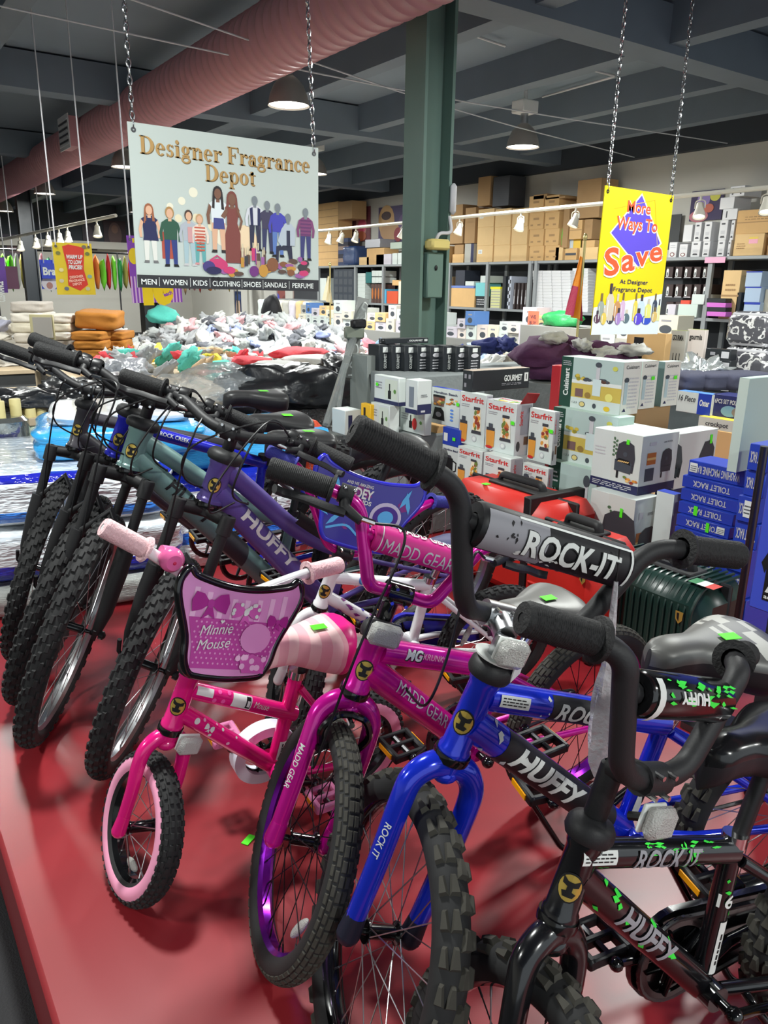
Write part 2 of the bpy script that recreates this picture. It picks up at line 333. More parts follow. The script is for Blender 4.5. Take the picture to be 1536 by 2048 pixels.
# ------------------------------------------------------------------ hanging signs
def chain(p0, p1, label):
    b = MB(); p0, p1 = V(p0), V(p1); L = (p1 - p0).length; d = (p1 - p0) / L; n = int(L / .034); u = d.orthogonal().normalized(); w = d.cross(u)
    for i in range(n):
        c = p0 + d * (L * (i + .5) / n); a = R(45 + (90 if i % 2 else 0)); x = u * math.cos(a) + w * math.sin(a)
        b.tube([c + d * (.023 * math.sin(t)) + x * (.0095 * math.cos(t)) for t in [2 * PI * k / 8 for k in range(8)]], .0034, chrome, 5, closed=True)
    return tag(b.obj('chain'), label, 'chain', 'sign chains')
def hang_sign(name, tl, tr, bl, br, y, mcol, label, draw, cat='sign'):
    q = [ony(*p, y) for p in (tl, tr, bl, br)]; o = (q[2] + q[0]) * .5; w = ((q[1] - q[0]).length + (q[3] - q[2]).length) / 2; h = ((q[0] - q[2]).length + (q[1] - q[3]).length) / 2
    r = ((q[1] + q[3]) - (q[0] + q[2])).normalized(); u = V((0, 1, 0)).cross(r) * -1; u = r.cross(V((0, -1, 0))) * -1
    if u.z < 0: u = -u
    cc = sum(q, V()) / 4; b = MB(); b.box(cc, (w, .006, h), mcol, MX(((r.x, 0, u.x), (0, 1, 0), (r.z, 0, u.z))))
    ob = tag(b.obj(name, None, None, 0), label, cat)
    b = MB(); cv = Canvas(b, cc - V((0, .003, 0)) - r * w / 2 - u * h / 2, r, u, 0, .0005); draw(cv, w, h); b.obj('printed_face', ob, None, 0)
    for x in (.025, w - .025): b = MB(); b.lathe([(.004, -.006), (.011, -.006), (.012, .0), (.011, .006), (.004, .006)], steel, cc - r * (w / 2 - x) + u * (h / 2 - .03), (0, 1, 0), 14); b.obj('eyelet', ob)
    return ob, cc - r * (w / 2 - .025) + u * (h / 2 - .02), cc + r * (w / 2 - .025) + u * (h / 2 - .02)
GOLD = ink(176, 140, 84); GOLDS = ink(116, 92, 54)
# bold serif capitals and small letters for the big sign, drawn as stems, bowls and slabs (1 = cap height .66)
def _rc(x0, y0, x1, y1): return [[(x0, y0), (x1, y0), (x1, y1), (x0, y1)]]
def _ring(cx, cy, rx, ry, ix, iy, a0=0, a1=360, dx=0.):
    n = max(6, int(abs(a1 - a0) / 15)); t = [R(a0 + (a1 - a0) * i / n) for i in range(n + 1)]
    o = [(cx + rx * math.cos(a), cy + ry * math.sin(a)) for a in t]; i_ = [(cx + dx + ix * math.cos(a), cy + iy * math.sin(a)) for a in t]
    return [[o[k], o[k + 1], i_[k + 1], i_[k]] for k in range(n)]
def _dot(cx, cy, r): return [[(cx + r * math.cos(2 * PI * k / 14), cy + r * math.sin(2 * PI * k / 14)) for k in range(14)]]
SERIF = {
    'D': (_rc(.06, 0, .2, .66) + _rc(0, 0, .26, .035) + _rc(0, .625, .26, .66) + _ring(.24, .33, .38, .33, .22, .285, -90, 90), .68), 'F': (_rc(.06, 0, .2, .66) + _rc(0, 0, .28, .035) + _rc(0, .622, .54, .66) + _rc(.49, .47, .54, .66) + _rc(.2, .32, .38, .355) + _rc(.345, .25, .385, .43), .58),
    'e': (_ring(.215, .225, .205, .235, .075, .195, 8, 318) + _rc(.1, .225, .405, .262), .46), 's': (_ring(.18, .325, .145, .135, .045, .10, 30, 262) + _ring(.175, .125, .155, .135, .045, .10, 90, -155) + _rc(.29, .34, .32, .45) + _rc(.02, .0, .05, .13), .38),
    'i': (_rc(.07, 0, .2, .44) + _rc(.01, 0, .26, .032) + _rc(.02, .41, .2, .445) + _dot(.135, .575, .078), .3), 'g': (_ring(.2, .305, .175, .155, .055, .12) + _rc(.34, .385, .46, .44) + _dot(.43, .41, .05) + _rc(.06, .06, .36, .13) + _ring(.21, -.06, .21, .135, .13, .075), .48),
    'n': (_rc(.06, 0, .19, .44) + _rc(.01, 0, .25, .032) + _rc(.01, .41, .19, .445) + _rc(.35, 0, .48, .31) + _rc(.3, 0, .54, .032) + _ring(.3, .29, .18, .165, .05, .115, 0, 165), .56), 'r': (_rc(.06, 0, .19, .44) + _rc(.01, 0, .27, .032) + _rc(.01, .41, .19, .445) + _ring(.31, .29, .15, .155, .12, .09, 60, 170) + _dot(.345, .37, .075), .43),
    'a': (_ring(.17, .125, .16, .135, .04, .09) + _rc(.25, .03, .38, .33) + _ring(.215, .315, .165, .14, .035, .105, 0, 165) + _dot(.09, .33, .06) + _rc(.36, 0, .46, .035) + _rc(.27, 0, .38, .06), .47), 'c': (_ring(.21, .225, .205, .235, .075, .195, 48, 318) + _dot(.33, .345, .068), .42),
    'o': (_ring(.23, .225, .22, .235, .085, .195), .49), 't': (_rc(.09, .05, .22, .56) + _rc(.0, .405, .33, .44) + _ring(.2, .09, .12, .1, .0, .05, 180, 330, .02) + [[(.0, .43), (.22, .56), (.22, .43)]], .35), 'p': (_rc(.06, -.2, .19, .44) + _rc(0, -.2, .26, -.168) + _rc(.01, .41, .19, .445) + _ring(.27, .225, .205, .235, .085, .19), .52), ' ': ([], .26)}
def serif_text(cv, s, x, y, h, m, k, w):
    L = sum(SERIF[c][1] for c in s); sc = w / L; sy = h / .66; px = x - w / 2; k0 = cv.seq
    for c in s:
        for q in SERIF[c][0]: cv.seq = k0; cv.poly([(px + a * sc, y + b * sy) for a, b in q], m, k)
        px += SERIF[c][1] * sc
    cv.seq = k0 + 1
def person(cv, x, y, s, hair, skin, top, bot, shoe, female=False, sit=False, dress=False, pattern=None, arms=.0, k=4):
    """flat printed figure, feet at y, height s"""
    u = s / 8.0; hx = x
    P_ = lambda pts, m, kk: cv.poly([(x + a * u, y + b * u) for a, b in pts], m, kk)
    if sit:
        P_([(-1.5, 2.6), (.6, 2.9), (.8, .2), (.2, .2), (-.2, 1.9), (-1.7, 1.8), (-1.8, 0), (-2.3, 0), (-2.2, 2.4)], bot, k); P_([(-1.1, 2.6), (1.2, 2.6), (1.3, 5.2), (.5, 6), (-.5, 6), (-1.2, 5.1)], top, k + 1); P_([(-1.2, 5.1), (-1.9, 3.2), (-1.2, 2.4), (-.8, 2.8), (-1.1, 3.4)], top, k + 1); hy = 6.9
    elif dress:
        P_([(-.8, 6.3), (.8, 6.3), (.75, 5.4), (.62, 4.6), (1.0, 3.4), (.95, 1.5), (2.0, 0), (-1.0, 0), (-1.0, 3.2), (-.62, 4.6), (-.75, 5.4)], top, k + 1); P_([(-.8, 6.4), (.8, 6.4), (1.0, 6.0), (-1.0, 6.0)], skin, k); P_([(.75, 6.3), (1.35, 4.9), (1.0, 3.8), (.8, 4.0), (1.05, 4.9), (.6, 6)], skin, k + 2); P_([(-.75, 6.3), (-1.5, 5.3), (-1.0, 5.0), (-.6, 5.8)], skin, k + 2); hy = 7.3
    else:
        for sg in (-1, 1): P_([(.06 * sg, 3.9), (.95 * sg, 3.9), (.9 * sg, .25), (.35 * sg, .25)], bot, k); P_([(.3 * sg, .35), (.95 * sg, .35), (1.1 * sg, 0), (.3 * sg, 0)], shoe, k + 1)
        P_([(-.95, 3.7), (.95, 3.7), (1.0, 5.2), (1.25, 6.0), (.5, 6.5), (-.5, 6.5), (-1.25, 6.0), (-1.0, 5.2)], top, k + 1)
        for sg in (-1, 1): P_([(1.25 * sg, 6.0), (1.65 * sg, 4.6), (1.5 * sg, 3.5), (1.15 * sg, 3.5), (1.2 * sg, 4.6), (.9 * sg, 5.6)], top if not female else skin, k + 1)
        hy = 7.3
    cv.rect(x - .25 * u, y + (hy - 1.1) * u, x + .25 * u, y + (hy - .4) * u, skin, k + 1)
    if hair: cv.ell(x, y + (hy + .08) * u, .66 * u, .82 * u, hair, k + 1, 14)
    if hair and (female or dress): cv.poly([(x - .66 * u, y + (hy + .2) * u), (x + .66 * u, y + (hy + .2) * u), (x + .85 * u, y + (hy - 2.0) * u), (x + .45 * u, y + (hy - 1.9) * u), (x + .4 * u, y + (hy - .5) * u), (x - .4 * u, y + (hy - .5) * u), (x - .5 * u, y + (hy - 1.9) * u), (x - .85 * u, y + (hy - 1.8) * u)], hair, k + 1)
    cv.ell(x, y + (hy - .05) * u, .48 * u, .64 * u, skin, k + 2, 14)
    if pattern:
        for i in range(5): cv.rect(x - .95 * u, y + (3.8 + i * .52) * u, x + .95 * u, y + (4.02 + i * .52) * u, pattern, k + 2)
SK = ink(214, 170, 140); SKD = ink(120, 84, 66); MAN = ink(120, 128, 134); NAVY = ink(36, 40, 80); DEN = ink(64, 70, 130); BRN = ink(120, 66, 56); BLUSH = ink(66, 66, 170)
def depot(cv, w, h):
    s = h / .76; serif_text(cv, 'Designer Fragrance', w * .5 + .003, h * .825 - .003, h * .105, GOLDS, 2, w=w * .90); serif_text(cv, 'Designer Fragrance', w * .5, h * .825, h * .105, GOLD, 3, w=w * .90)
    serif_text(cv, 'Depot', w * .5 + .003, h * .70 - .003, h * .105, GOLDS, 2, w=w * .27); serif_text(cv, 'Depot', w * .5, h * .70, h * .105, GOLD, 3, w=w * .27)
    g = random.Random(3); spk = [ink(226, 222, 200), ink(222, 212, 180), ink(230, 206, 170)]
    for x, y, r_ in ((.30, .62, .022), (.24, .56, .018), (.18, .52, .016), (.22, .45, .018), (.31, .46, .02), (.15, .40, .014), (.45, .36, .05), (.56, .33, .075), (.40, .42, .03)): cv.ell(w * x, h * y, r_, r_, spk[int(x * 100) % 3], 1, 18)
    F = lambda x, y, hh, *a, **k: person(cv, w * x, h * y, h * hh, *a, **k)
    F(.075, .16, .36, ink(150, 90, 60), SK, NAVY, ink(214, 214, 206), ink(110, 110, 110), female=True); cv.poly([(w * .04, h * .30), (w * .115, h * .30), (w * .10, h * .42), (w * .055, h * .42)], NAVY, 6)
    cv.rect(w * .13, h * .19, w * .2, h * .36, ink(168, 76, 60), 2); F(.175, .14, .37, ink(170, 130, 80), SK, ink(44, 84, 66), ink(46, 60, 120), BLACK)
    F(.27, .15, .35, ink(70, 50, 44), SK, ink(170, 176, 184), ink(160, 184, 190), ink(190, 190, 190), female=False); cv.rect(w * .262, h * .30, w * .285, h * .40, ink(200, 150, 150), 7)
    F(.325, .16, .32, ink(190, 150, 110), SK, ink(224, 206, 190), ink(96, 160, 160), ink(200, 140, 140), pattern=ink(190, 90, 70)); 
    for i in range(5): cv.rect(w * .305, h * (.25 + i * .022), w * .347, h * (.26 + i * .022), ink(190, 90, 70), 7)
    F(.425, .245, .42, ink(40, 34, 36), SKD, ink(214, 222, 224), SK, ink(44, 38, 40), female=True); cv.poly([(w * .40, h * .47), (w * .452, h * .47), (w * .458, h * .40), (w * .396, h * .40)], DEN, 6)
    F(.50, .18, .46, BRN, SKD, ink(124, 66, 60), BRN, BRN, dress=True)
    F(.625, .27, .37, None, MAN, ink(206, 208, 214), ink(44, 46, 70), BLACK, pattern=None); cv.poly([(w * .60, h * .44), (w * .615, h * .44), (w * .612, h * .56), (w * .596, h * .55)], NAVY, 7); cv.poly([(w * .638, h * .44), (w * .652, h * .44), (w * .655, h * .55), (w * .64, h * .56)], NAVY, 7)
    F(.695, .255, .36, None, MAN, ink(62, 58, 84), ink(50, 54, 90), BLACK); F(.755, .235, .37, None, MAN, BLUSH, ink(90, 120, 180), BLACK); F(.815, .20, .36, None, MAN, ink(176, 186, 196), ink(40, 42, 64), BLACK, sit=True); cv.rect(w * .805, h * .31, w * .825, h * .42, ink(44, 46, 70), 7)
    F(.92, .22, .37, None, MAN, ink(124, 64, 110), ink(56, 58, 110), BLACK, pattern=ink(96, 50, 100))
    cols = [ink(196, 60, 110), ink(70, 60, 120), ink(120, 70, 140), ink(190, 140, 60), ink(130, 84, 56), ink(90, 70, 60), ink(170, 150, 130), ink(60, 60, 64), ink(200, 200, 190), ink(150, 90, 150)]
    cv.ell(w * .415, h * .165, .05, .028, cols[0], 8); cv.ell(w * .365, h * .15, .032, .026, cols[1], 9); cv.ell(w * .39, h * .125, .04, .018, ink(40, 40, 80), 10); cv.line([(w * .37, h * .19), (w * .41, h * .225), (w * .45, h * .19)], .006, cols[0], 8)
    for i in range(46):
        x = g.uniform(.44, .92); y = g.uniform(.10, .15) + (.0 if x < .53 else g.uniform(0, .09)); t = cols[g.randrange(10)]
        if .54 < x < .68: cv.rect(w * x - .009, h * y, w * x + .009, h * y + g.uniform(.03, .08), t, 8 + i % 3); cv.rect(w * x - .003, h * y + .05, w * x + .003, h * y + .085, ink(210, 200, 170), 8)
        else: cv.ell(w * x, h * y, g.uniform(.014, .03), g.uniform(.008, .018), t, 8 + i % 3, 12)
    cv.ell(w * .72, h * .18, .032, .034, cols[4], 10); cv.ell(w * .612, h * .13, .026, .026, ink(110, 50, 120), 11); cv.ell(w * .665, h * .135, .026, .03, cols[3], 11)
    for sg in (-1, 1): cv.ell(w * .40 + .013 * sg, h * .072, .011, .008, BLACK, 8)
    cv.rect(0, 0, w, h * .082, ink(44, 44, 48), 5); xs = (.055, .185, .315, .455, .60, .735, .90); wid = (.075, .125, .075, .15, .1, .13, .13)
    for s_, x, ww in zip(('MEN', 'WOMEN', 'KIDS', 'CLOTHING', 'SHOES', 'SANDALS', 'PERFUME'), xs, wid): cv.text(s_, w * x, h * .022, h * .036, WHITE, 'c', .015, 0, w * ww, 9)
    for x in (.105, .262, .365, .54, .66, .815): cv.rect(w * x, h * .012, w * x + .002, h * .07, WHITE, 9)
SGN = mat('white_sign_board', (186, 196, 190), .5)
_, c1, c2 = hang_sign('hanging_sign', (256, 243), (635, 296), (273, 575), (637, 583), 3.72, SGN, 'large white hanging sign with gold lettering, printed people and a black strip of words', depot)
chain(c1, c1 + V((.0, 0, CEIL - c1.z)), 'steel chain holding the left corner of the white sign'); chain(c2, c2 + V((-.06, 0, CEIL - c2.z)), 'steel chain holding the right corner of the white sign')
YEL = mat('yellow_sign_board', (226, 204, 20), .45); SRED = ink(226, 84, 44); SVIO = ink(88, 70, 196)
def bottle(cv, x, y, w, h, m, cap, k=4, rnd_=False):
    if rnd_: cv.ell(x, y + h * .36, w * .5, h * .36, m, k, 18)
    else: cv.poly([(x - w / 2, y), (x + w / 2, y), (x + w * .5, y + h * .6), (x + w * .2, y + h * .74), (x - w * .2, y + h * .74), (x - w * .5, y + h * .6)], m, k)
    cv.rect(x - w * .17, y + h * .72, x + w * .17, y + h, cap, k + 1); cv.rect(x - w * .3, y + h * .1, x - w * .2, y + h * .55, WHITE, k + 1)
def save(cv, w, h):
    cv.poly([(0, 0), (w, 0), (w, h * .3), (0, h * .19)], ink(214, 224, 226), 1)
    cv.poly([(w * .52, h * .985), (w * .90, h * .66), (w * .58, h * .47), (w * .12, h * .70)], ink(250, 240, 200), 1); cv.poly([(w * .52, h * .97), (w * .87, h * .66), (w * .58, h * .485), (w * .14, h * .70)], SVIO, 2)
    cv.line([(w * .15, h * .86), (w * .72, h * .95), (w * .86, h * .56), (w * .4, h * .43)], .004, ink(200, 170, 20), 2)
    for s_, x, y, hh, ww, rot in (('More', .5, .85, .08, .34, 0), ('Ways To', .5, .735, .085, .6, .0)): cv.text(s_, w * x + .003, h * y - .004, h * hh, WHITE, 'c', .05, 0, w * ww, 3); cv.text(s_, w * x, h * y, h * hh, SRED, 'c', .02, 0, w * ww, 4)
    for s_, x, y, hh, ww in (('S', .2, .42, .19, .21), ('a', .43, .455, .165, .19), ('v', .63, .495, .15, .2), ('e', .83, .535, .15, .19)): cv.text(s_, w * x + .002, h * y - .003, h * hh, WHITE, 'c', .06, 0, w * ww * 1.1, 5, .12); cv.text(s_, w * x, h * y, h * hh, SRED, 'c', .022, 0, w * ww, 6, .12)
    cv.text('At Designer', w * .54, h * .362, h * .032, NAVY, 'c', .01, 0, w * .42, 4); cv.text('Fragrance Depot', w * .54, h * .308, h * .032, NAVY, 'c', .01, 0, w * .58, 4)
    for i, (x, y, bw, bh, c, rd) in enumerate(((.1, .09, .09, .2, (150, 160, 150), 0), (.22, .1, .11, .26, (200, 190, 170), 0), (.33, .1, .09, .19, (190, 140, 90), 0), (.41, .1, .07, .2, (200, 170, 200), 0), (.06, .08, .09, .09, (90, 60, 80), 1), (.15, .07, .08, .12, (214, 190, 90), 1), (.25, .075, .1, .1, (60, 60, 80), 1), (.36, .07, .09, .12, (160, 130, 190), 1), (.48, .08, .1, .1, (90, 110, 120), 1), (.6, .1, .06, .2, (220, 200, 80), 0), (.69, .12, .1, .17, (190, 210, 220), 0), (.8, .12, .09, .14, (216, 214, 120), 0), (.9, .13, .07, .17, (60, 70, 90), 0), (.66, .07, .13, .12, (90, 70, 200), 1), (.79, .07, .15, .1, (50, 80, 190), 1), (.91, .09, .09, .11, (210, 180, 110), 1), (.97, .1, .05, .16, (220, 220, 160), 0))): bottle(cv, w * x, h * y, w * bw, h * bh, ink(*c), (ink(120, 100, 60), ink(60, 50, 60), ink(200, 190, 170))[i % 3], 3 + 2 * (i % 2), rd)
_, c1, c2 = hang_sign('hanging_sign', (1207, 372), (1341, 389), (1184, 668), (1320, 669), 3.2, YEL, 'yellow sale sign with a violet diamond, big orange lettering and printed perfume bottles', save)
chain(c1, c1 + V((.02, 0, CEIL - c1.z)), 'steel chain holding the left corner of the yellow sale sign'); chain(c2, c2 + V((.0, 0, CEIL - c2.z)), 'steel chain holding the right corner of the yellow sale sign')
def warm(cv, w, h):
    cv.poly([(w * .24, h * .93), (w * .4, h * .97), (w * .7, h * .93), (w * .8, h * .9), (w * .74, h * .5), (w * .82, h * .2), (w * .6, h * .08), (w * .3, h * .18), (w * .32, h * .5)], ink(206, 60, 44), 1)
    for s_, y, hh, ww in (('WARM UP', .70, .075, .42), ('TO LOW', .60, .075, .36), ('PRICES!', .50, .075, .36)): cv.text(s_, w * .53, h * y, h * hh, WHITE, 'c', .04, .2, w * ww, 3)
    for s_, y, ww in (('DESIGNER', .33, .36), ('FRAGRANCE', .26, .4), ('DEPOT', .19, .24)): cv.text(s_, w * .54, h * y, h * .05, ink(240, 190, 170), 'c', .04, 0, w * ww, 3, .12)
    for x, y, c in ((.12, .8, (120, 120, 60)), (.87, .8, (110, 120, 60)), (.16, .48, (220, 210, 150)), (.14, .27, (200, 190, 160)), (.88, .36, (130, 170, 160)), (.25, .12, (100, 110, 130)), (.8, .12, (190, 190, 150)), (.8, .93, (120, 110, 90))): cv.ell(w * x, h * y, w * .06, w * .05, ink(*c), 2)
_, c1, c2 = hang_sign('hanging_sign', (106, 485), (184, 487), (113, 589), (190, 590), 7.2, mat('mustard_sign_board', (214, 190, 40), .5), 'small yellow sign with a red shape and white words hanging at far left', warm)
def cord(p, top, lab): b = MB(); b.tube([p, (p.x - .01, p.y, top)], .005, LGREY, 6); tag(b.obj('sign_cord'), lab, 'cord')
cord(c1, CEIL, 'thin cord holding the left corner of the small yellow sign'); cord(c2, CEIL, 'thin cord holding the right corner of the small yellow sign')
def bogo(cv, w, h):
    for i in range(15): cv.rect(w * i / 15, 0, w * (i + .45) / 15, h * .4, ink(226, 190, 236), 1)
    cv.text('BUY 1', w * .3, h * .9, h * .06, ink(250, 220, 30), 'c', .05, 0, w * .4, 3); cv.ell(w * .1, h * .7, w * .1, h * .12, ink(250, 220, 30), 2)
    cv.text('10', w * .52, h * .02, h * .36, ink(252, 220, 20), 'c', .12, 0, w * .62, 4); cv.text('each', w * .72, h * .11, h * .06, ink(140, 60, 190), 'c', .04, 0, w * .18, 5, .3)
_, c1, c2 = hang_sign('hanging_sign', (256, 470), (362, 475), (262, 607), (358, 603), 6.4, mat('purple_sign_board', (142, 70, 196), .5), 'purple sale sign with a big yellow number, mostly hidden behind the white sign', bogo)
cord(c1, CEIL, 'thin cord above the left corner of the purple sale sign')
# ------------------------------------------------------------------ measured bicycle poses and proportions (metres, radians)
FIT = {
 'grey26': dict(X=-0.2815, Y=3.1126, psi=3.7203, phi=0.0829, ua=0.9465, wa=0.7205, ha=1.2627, htl=0.1358, fl=0.4352, off=0.0300, ub=0.3600, wb=0.2900, st=1.1422, R=0.3219, clamp_a=0.0700, clamp_f=0.0600, gi_a=0.1131, gi_l=0.1546, gi_f=0.0377, go_a=0.1169, go_l=0.2962, go_f=0.0175),
 'blue26': dict(X=-0.1266, Y=2.8873, psi=3.7255, phi=0.1815, ua=0.9130, wa=0.7616, ha=1.2103, htl=0.1301, fl=0.4758, off=0.0362, ub=0.3600, wb=0.2900, st=1.0448, R=0.3386, clamp_a=0.0700, clamp_f=0.0600, gi_a=0.1127, gi_l=0.1989, gi_f=0.0435, go_a=0.1089, go_l=0.3190, go_f=0.0216, snose_u=0.5001, snose_w=0.8443, srear_u=0.2562, srear_w=0.8240, seatc_u=0.4301, seatc_w=0.6896),
 'teal': dict(X=0.0270, Y=2.6654, psi=3.7426, phi=0.0621, ua=0.9327, wa=0.7546, ha=1.2021, htl=0.1166, fl=0.4741, off=0.0389, ub=0.3600, wb=0.2900, st=1.0649, R=0.3370, clamp_a=0.0849, clamp_f=0.0506, gi_a=0.1218, gi_l=0.1659, gi_f=0.0291, go_a=0.1122, go_l=0.3195, go_f=0.0174, snose_u=0.5039, snose_w=0.8026, srear_u=0.2718, srear_w=0.7753),
 'purple': dict(X=0.1553, Y=2.5586, psi=3.8325, phi=0.1453, ua=0.8759, wa=0.7171, ha=1.2211, htl=0.1123, fl=0.4643, off=0.0336, ub=0.3600, wb=0.2800, st=0.8318, R=0.3013, clamp_a=0.0871, clamp_f=0.0884, gi_a=0.1208, gi_l=0.1596, gi_f=0.0098, go_a=0.1104, go_l=0.3106, go_f=0.0056, snose_u=0.4230, snose_w=0.8082, srear_u=0.1426, srear_w=0.7902),
 'minnie': dict(X=-0.0913, Y=1.6849, psi=3.7023, phi=0.1399, ua=0.4378, wa=0.3726, ha=1.2220, htl=0.1276, fl=0.2301, off=0.0267, ub=0.2026, wb=0.1765, st=1.6159, R=0.1585, clamp_a=0.1877, clamp_f=0.0218, gi_a=0.2499, gi_l=0.1757, gi_f=0.0015, go_a=0.2785, go_l=0.2676, go_f=-0.0109, seatc_u=0.1573, seatc_w=0.4166, srear_u=0.0228, srear_w=0.4833),
 'spidey': dict(X=0.3412, Y=2.2247, psi=3.5145, phi=0.1502, ua=0.5752, wa=0.4110, ha=1.2562, htl=0.1154, fl=0.2294, off=0.0284, ub=0.2999, wb=0.2276, st=1.4629, R=0.1972, clamp_a=0.0600, clamp_f=0.0200, gi_a=0.2563, gi_l=0.1847, gi_f=-0.0011, go_a=0.2589, go_l=0.2689, go_f=-0.0379, seatc_u=0.2522, seatc_w=0.4349),
 'mg': dict(X=0.4812, Y=1.7197, psi=3.7148, phi=0.1150, ua=0.6698, wa=0.5214, ha=1.2180, htl=0.1102, fl=0.3116, off=0.0338, ub=0.3600, wb=0.2800, st=1.2551, R=0.2452, clamp_a=0.0980, clamp_f=0.0157, b1_a=0.0966, b1_l=0.0650, b1_f=0.0291, b2_a=0.2254, b2_l=0.1294, b2_f=0.0098, gi_a=0.2425, gi_l=0.1846, gi_f=0.0089, go_a=0.2387, go_l=0.2952, go_f=-0.0254, snose_u=0.3471, snose_w=0.6209, srear_u=0.1103, srear_w=0.5672),
 'blue20': dict(X=0.7980, Y=1.3623, psi=3.4959, phi=0.1019, ua=0.7508, wa=0.5593, ha=1.2333, htl=0.1385, fl=0.3352, off=0.0281, ub=0.3879, wb=0.3009, st=1.4894, R=0.2556, clamp_a=0.0823, clamp_f=-0.0439, b1_a=0.1146, b1_l=0.0964, b1_f=0.0172, b2_a=0.2543, b2_l=0.1654, b2_f=0.0024, gi_a=0.2813, gi_l=0.2381, gi_f=0.0079, go_a=0.2942, go_l=0.3376, go_f=-0.0017, seatc_u=0.3429, seatc_w=0.5332, snose_u=0.3986, snose_w=0.6805, srear_u=0.1589, srear_w=0.6537),
 'black16': dict(X=0.7914, Y=1.0690, psi=3.5721, phi=-0.0435, ua=0.5955, wa=0.4478, ha=1.2240, htl=0.1137, fl=0.2680, off=0.0328, ub=0.3131, wb=0.2183, st=1.7434, R=0.2068, clamp_a=0.1162, clamp_f=0.0528, b1_a=0.1381, b1_l=0.0723, b1_f=0.0538, b2_a=0.2582, b2_l=0.1306, b2_f=0.0487, gi_a=0.2755, gi_l=0.1614, gi_f=0.0208, go_a=0.2778, go_l=0.2524, go_f=-0.0116, seatc_u=0.2789, seatc_w=0.4480, snose_u=0.3508, snose_w=0.6299),
}
def wheel_tyre(rad, wt, kind, side=None):
    """tyre round the y axis, centre at origin"""
    mb = MB(); h = wt / 2; c = rad - h - .004; n = 72 if kind != 'kid' else 54
    prof = []; ms = []
    for i in range(15):
        a = R(-140 + 280 * i / 14); prof.append((c + math.cos(a) * h * .98, math.sin(a) * h))
        am = abs(-140 + 280 * (i + .5) / 14); ms.append(side if (side and 62 < am < 125) else rubber)
    mb.lathe(prof, rubber, ax=(0, 1, 0), n=n, ms=ms, closed=False)
    def knob(ph, al, lc, lw, hk, m, wedge=0.):
        N = V((math.cos(ph), 0, math.sin(ph))); T = V((-math.sin(ph), 0, math.cos(ph))); B = V((0, 1, 0))
        o = N * c; nr = N * math.cos(al) + B * math.sin(al); bl = B * math.cos(al) - N * math.sin(al); vs = []
        for k, hh in ((1, h * .9), (.74, h + hk)):
            for x, y in ((-1, -1), (1, -1), (1, 1), (-1, 1)):
                ww = lw / 2 * k * (1 - wedge * (x + 1) / 2); vs.append(o + nr * hh + T * (x * lc / 2 * k) + bl * (y * ww))
        mb.add(vs, [(4, 5, 6, 7), (0, 1, 5, 4), (1, 2, 6, 5), (2, 3, 7, 6), (3, 0, 4, 7)], m)
    if kind == 'mtb':
        N = 46; p = 2 * PI / N; pl = p * rad
        for i in range(N):
            a = i * p
            for sg in (-1, 1):
                knob(a + p * .25 * sg, .22 * sg, pl * .52, wt * .2, .0052, rubber); knob(a + p * .5, .62 * sg, pl * .5, wt * .16, .005, rubber); knob(a, 1.0 * sg, pl * .6, wt * .17, .0052, rubber)
    elif kind == 'bmx':
        N = 34; p = 2 * PI / N; pl = p * rad
        for i in range(N):
            a = i * p
            for sg in (-1, 1):
                knob(a + p * .25 * sg, .27 * sg, pl * .66, wt * .3, .006, rubber2, .55); knob(a + p * .25 * sg, .85 * sg, pl * .62, wt * .26, .0065, rubber2, .5)
    elif kind == 'street':
        N = 64; p = 2 * PI / N; pl = p * rad
        for i in range(N):
            a = i * p
            for sg in (-1, 1):
                knob(a, .2 * sg, pl * .9, wt * .19, .0016, rubber2); knob(a + p * .3, .6 * sg, pl * .88, wt * .17, .0016, rubber2); knob(a + p * .6, .98 * sg, pl * .86, wt * .16, .0016, rubber2)
    else:
        N = 44; p = 2 * PI / N; pl = p * rad
        for i in range(N):
            a = i * p
            for sg in (-1, 1):
                knob(a, .24 * sg, pl * .62, wt * .15, .0032, rubber); knob(a + p * .5, .62 * sg, pl * .62, wt * .15, .0032, rubber); knob(a, .98 * sg, pl * .6, wt * .13, .003, rubber)
    return mb
